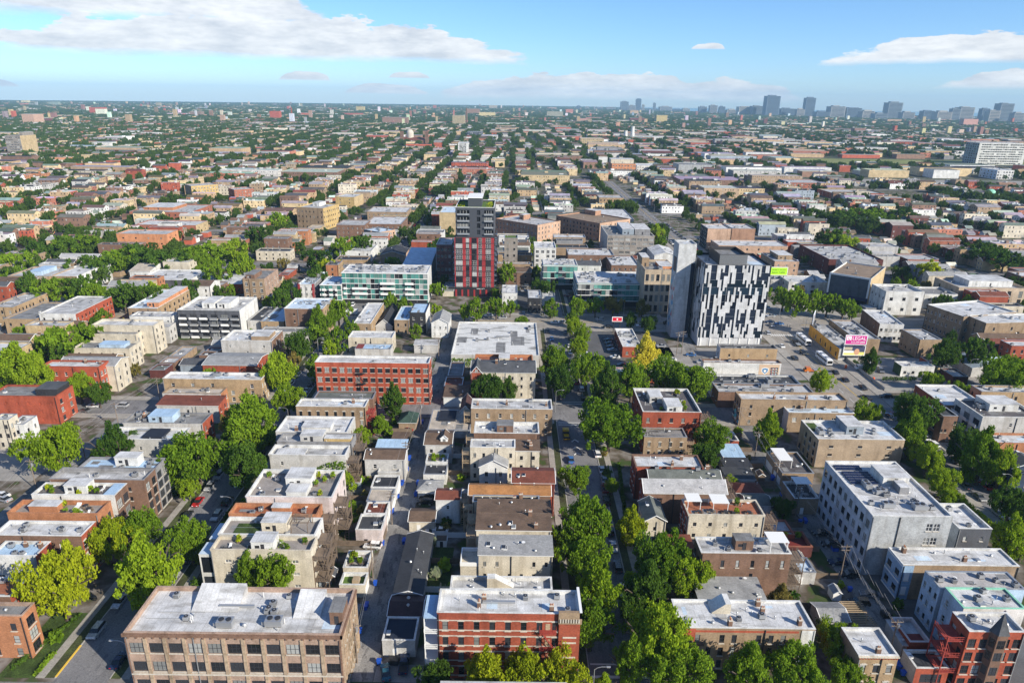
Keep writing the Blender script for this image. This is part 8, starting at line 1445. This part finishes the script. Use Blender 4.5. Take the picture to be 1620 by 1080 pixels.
# people crossing the avenue
SKIN=simple('skin',(.45,.28,.2))
def person(x,y,rz,top,leg,label):
    vs=[(0,0,.95),(0,0,1.2),(0,.01,1.45),(0,.02,1.56),(0,.03,1.68),(.1,0,.9),(.11,.12,.5),(.11,.02,.06),(-.1,0,.9),(-.11,-.12,.5),(-.11,-.22,.08),(.19,0,1.42),(.24,-.08,1.15),(.25,.06,.92),(-.19,0,1.42),(-.24,.08,1.15),(-.25,.14,.92)]
    ed=[(0,1),(1,2),(2,3),(3,4),(0,5),(5,6),(6,7),(0,8),(8,9),(9,10),(2,11),(11,12),(12,13),(2,14),(14,15),(15,16)]; rad=[.15,.15,.14,.06,.11,.1,.065,.05,.1,.065,.05,.07,.05,.035,.07,.05,.035]
    me=bpy.data.meshes.new('person'); me.from_pydata(vs,ed,[]); o=bpy.data.objects.new('person',me); COL.objects.link(o); o.location=(x,y,.03); o.rotation_euler=(0,0,rz)
    md=o.modifiers.new('skin','SKIN'); [setattr(me.skin_vertices[0].data[i],'radius',(r_,r_)) for i,r_ in enumerate(rad)]; me.skin_vertices[0].data[0].use_root=True; sb=o.modifiers.new('sub','SUBSURF'); sb.levels=1; sb.render_levels=1
    m,nt,N,L,b=_nodes('clothes'); g=N.new('ShaderNodeTexCoord'); sp=N.new('ShaderNodeSeparateXYZ'); L.new(g.outputs['Object'],sp.inputs[0]); r_=N.new('ShaderNodeValToRGB'); r_.color_ramp.interpolation='CONSTANT'; e=r_.color_ramp.elements; mp=N.new('ShaderNodeMath'); mp.operation='DIVIDE'; mp.inputs[1].default_value=2; L.new(sp.outputs[2],mp.inputs[0]); L.new(mp.outputs[0],r_.inputs[0])
    e[0].position=0; e[0].color=leg+(1,); e[1].position=.48; e[1].color=top+(1,); k=e.new(.755); k.color=(.42,.27,.19,1); k=e.new(.85); k.color=(.03,.02,.015,1); L.new(r_.outputs[0],b.inputs['Base Color']); me.materials.append(m); tag(o,label,'person','people crossing the avenue')
person(141.5,333,1.2,(.05,.05,.06),(.03,.04,.08),'person in black walking over the avenue crossing'); person(142.6,332.2,1.0,(.12,.2,.18),(.05,.05,.06),'person in dark green top walking over the avenue crossing'); person(143.3,334,1.1,(.5,.5,.48),(.04,.05,.1),'person in pale top walking over the avenue crossing')
person(147.4,326.5,2,(.04,.04,.04),(.03,.03,.03),'person in dark clothes waiting at the orange shop corner')
root=empty('garden_pergola',(77.0,121.5,0)); tag(root,'timber slatted pergola in the yard beside the right alley','pergola')
for x in(-2,2):
    for y in(-3.5,0,3.5): boxpart('post',root,x-.1,y-.1,0,x+.1,y+.1,2.5,BEIGEWOOD)
    boxpart('beam',root,x-.08,-4,2.5,x+.08,4,2.68,BEIGEWOOD)
for i in range(15): boxpart('slat',root,-2.5,-3.9+i*.55,2.69,2.5,-3.78+i*.55,2.85,BEIGEWOOD)
# ------------------------------------------------------------------ hedges and shrubs
def hedge(x0,y0,x1,y1,h,t,label):
    L_=math.hypot(x1-x0,y1-y0); a=MB(); rg2=random.Random(int(x0*7+y0)); n_=int(L_*26)
    for i in range(n_): f=rg2.random(); leaf_cards(a,2,x0+(x1-x0)*f,y0+(y1-y0)*f,h*rg2.uniform(.25,.85),.55,.55,.3,.4,LEAF[t],rg2,0)
    o=a.build('hedge'); tag(o,label,'hedge','hedges and shrub borders')
for args in((68,115,79,115,2.6,'g','vine covered hedge around the right alley yard'),(68,115,68,121,2.6,'g','vine covered hedge beside the plain grey roof'),(-98,106,-93.5,121,1.1,'d','dark shrub border in the lower left front garden'),(-92.6,104.5,-92.4,110,.9,'g','clipped hedge along the lower left pavement'),(154,262,168,262,2.4,'d','tall hedge against the small white and green building'),(152,268,152,283,2.2,'d','hedge beside the avenue below the pink billboard'),(-12,235.5,-3,235.5,1.2,'g','low hedge by the northern alley mouth'),(148.8,120,148.8,200,1.6,'l','long shrub border along the right street'),(131,150,131,190,2.2,'l','leafy border between the pale grey block and the right street'),(-46,150,-40,158,2.2,'g','overgrown shrubs in the yard behind the pink block'),(-46,172,-41,180,2.0,'l','climbing shrubs in the yard beside the ivy house'),(32,160,34.5,190,1.2,'d','front garden shrubs along the middle street')): hedge(*args)
rg=random.Random(15)
for i in range(90):
    z_=rg.choice(((-45,-40,108,220),(-45,-40,108,220),(-19,-12,124,220),(60,79,112,215),(29,33.5,115,215),(-98,-93,108,210),(-77,-73,108,215),(-132,-126,150,215),(88,100,108,130)))
    x,y=rg.uniform(z_[0],z_[1]),rg.uniform(z_[2],z_[3])
    if any(b_[0]<x<b_[2] and b_[1]<y<b_[3] for b_ in BOXES): continue
    s_=rg.uniform(1.4,3.2); t=rg.choice('ggldo'); o=inst('garden_shrub',shrub_mesh(t),None,(x,y,0),rg.random()*6,(s_,s_,s_*rg.uniform(.8,1.3))); tag(o,'%s garden shrub near the %s'%(TINT[t],nearest(x,y)),'shrub','garden shrubs')
for i in range(26):
    z_=rg.choice(((-45,-41,118,218),(-19,-13,126,218),(62,77,120,215))); x,y=rg.uniform(z_[0],z_[1]),rg.uniform(z_[2],z_[3])
    if any(b_[0]-1<x<b_[2]+1 and b_[1]-1<y<b_[3]+1 for b_ in BOXES): continue
    root=empty('garden_shed',(x,y,0),rg.choice((0,1.57))); tag(root,'small garden shed near the %s'%nearest(x,y),'shed','garden sheds'); wm_=rg.choice((WOOD,FR_W,wallmat('bluegrey'),wallmat('red'))); a=MB(); a.box(-1.3,-1,0,1.3,1,2,wm_); a.build('walls',root); a=MB(); gable_roof(a,-1.3,-1,1.3,1,2,.7,'x',roofmat(rg.choice(('slate','greysh','brownsh'))),wm_,.15); a.build('roof',root); boxpart('door',root,-.4,-1.03,0,.4,-1.002,1.7,FR_D)
# ------------------------------------------------------------------ labels: single out things that would read alike
def finish_labels():
    by={}
    for t in THINGS: by.setdefault(t['label'],[]).append(t)
    ORD=['first','second','third','fourth','fifth','sixth','seventh','eighth','ninth','tenth','eleventh','twelfth']
    for l,ts in by.items():
        if len(ts)<2: continue
        ts.sort(key=lambda t:t.location.x/max(t.location.y,1))
        for i,t in enumerate(ts):
            n=len(ts)
            ORD2=ORD; s='leftmost' if i==0 else ('rightmost' if i==n-1 else (ORD[i]+' from the left' if i<n/2 and i<12 else (ORD[n-1-i]+' from the right' if n-1-i<12 else 'one of the middle ones')))
            w_=(l+', '+s).split(); t['label']=' '.join(w_)
finish_labels()
# ------------------------------------------------------------------ air
mb=MB(); mb.box(-14500,-14500,-1.5,14500,14500,300,PAINT); hz=mb.build('haze'); hz['kind']='stuff'; hz.data.materials.clear()
hm=bpy.data.materials.new('haze_air'); hm.use_nodes=True; hn=hm.node_tree.nodes; hn.clear(); ho=hn.new('ShaderNodeOutputMaterial'); hv=hn.new('ShaderNodeVolumePrincipled'); hv.inputs['Color'].default_value=(.45,.74,1,1); hv.inputs['Density'].default_value=6.2e-5; hm.node_tree.links.new(hv.outputs[0],ho.inputs['Volume']); hz.data.materials.append(hm)
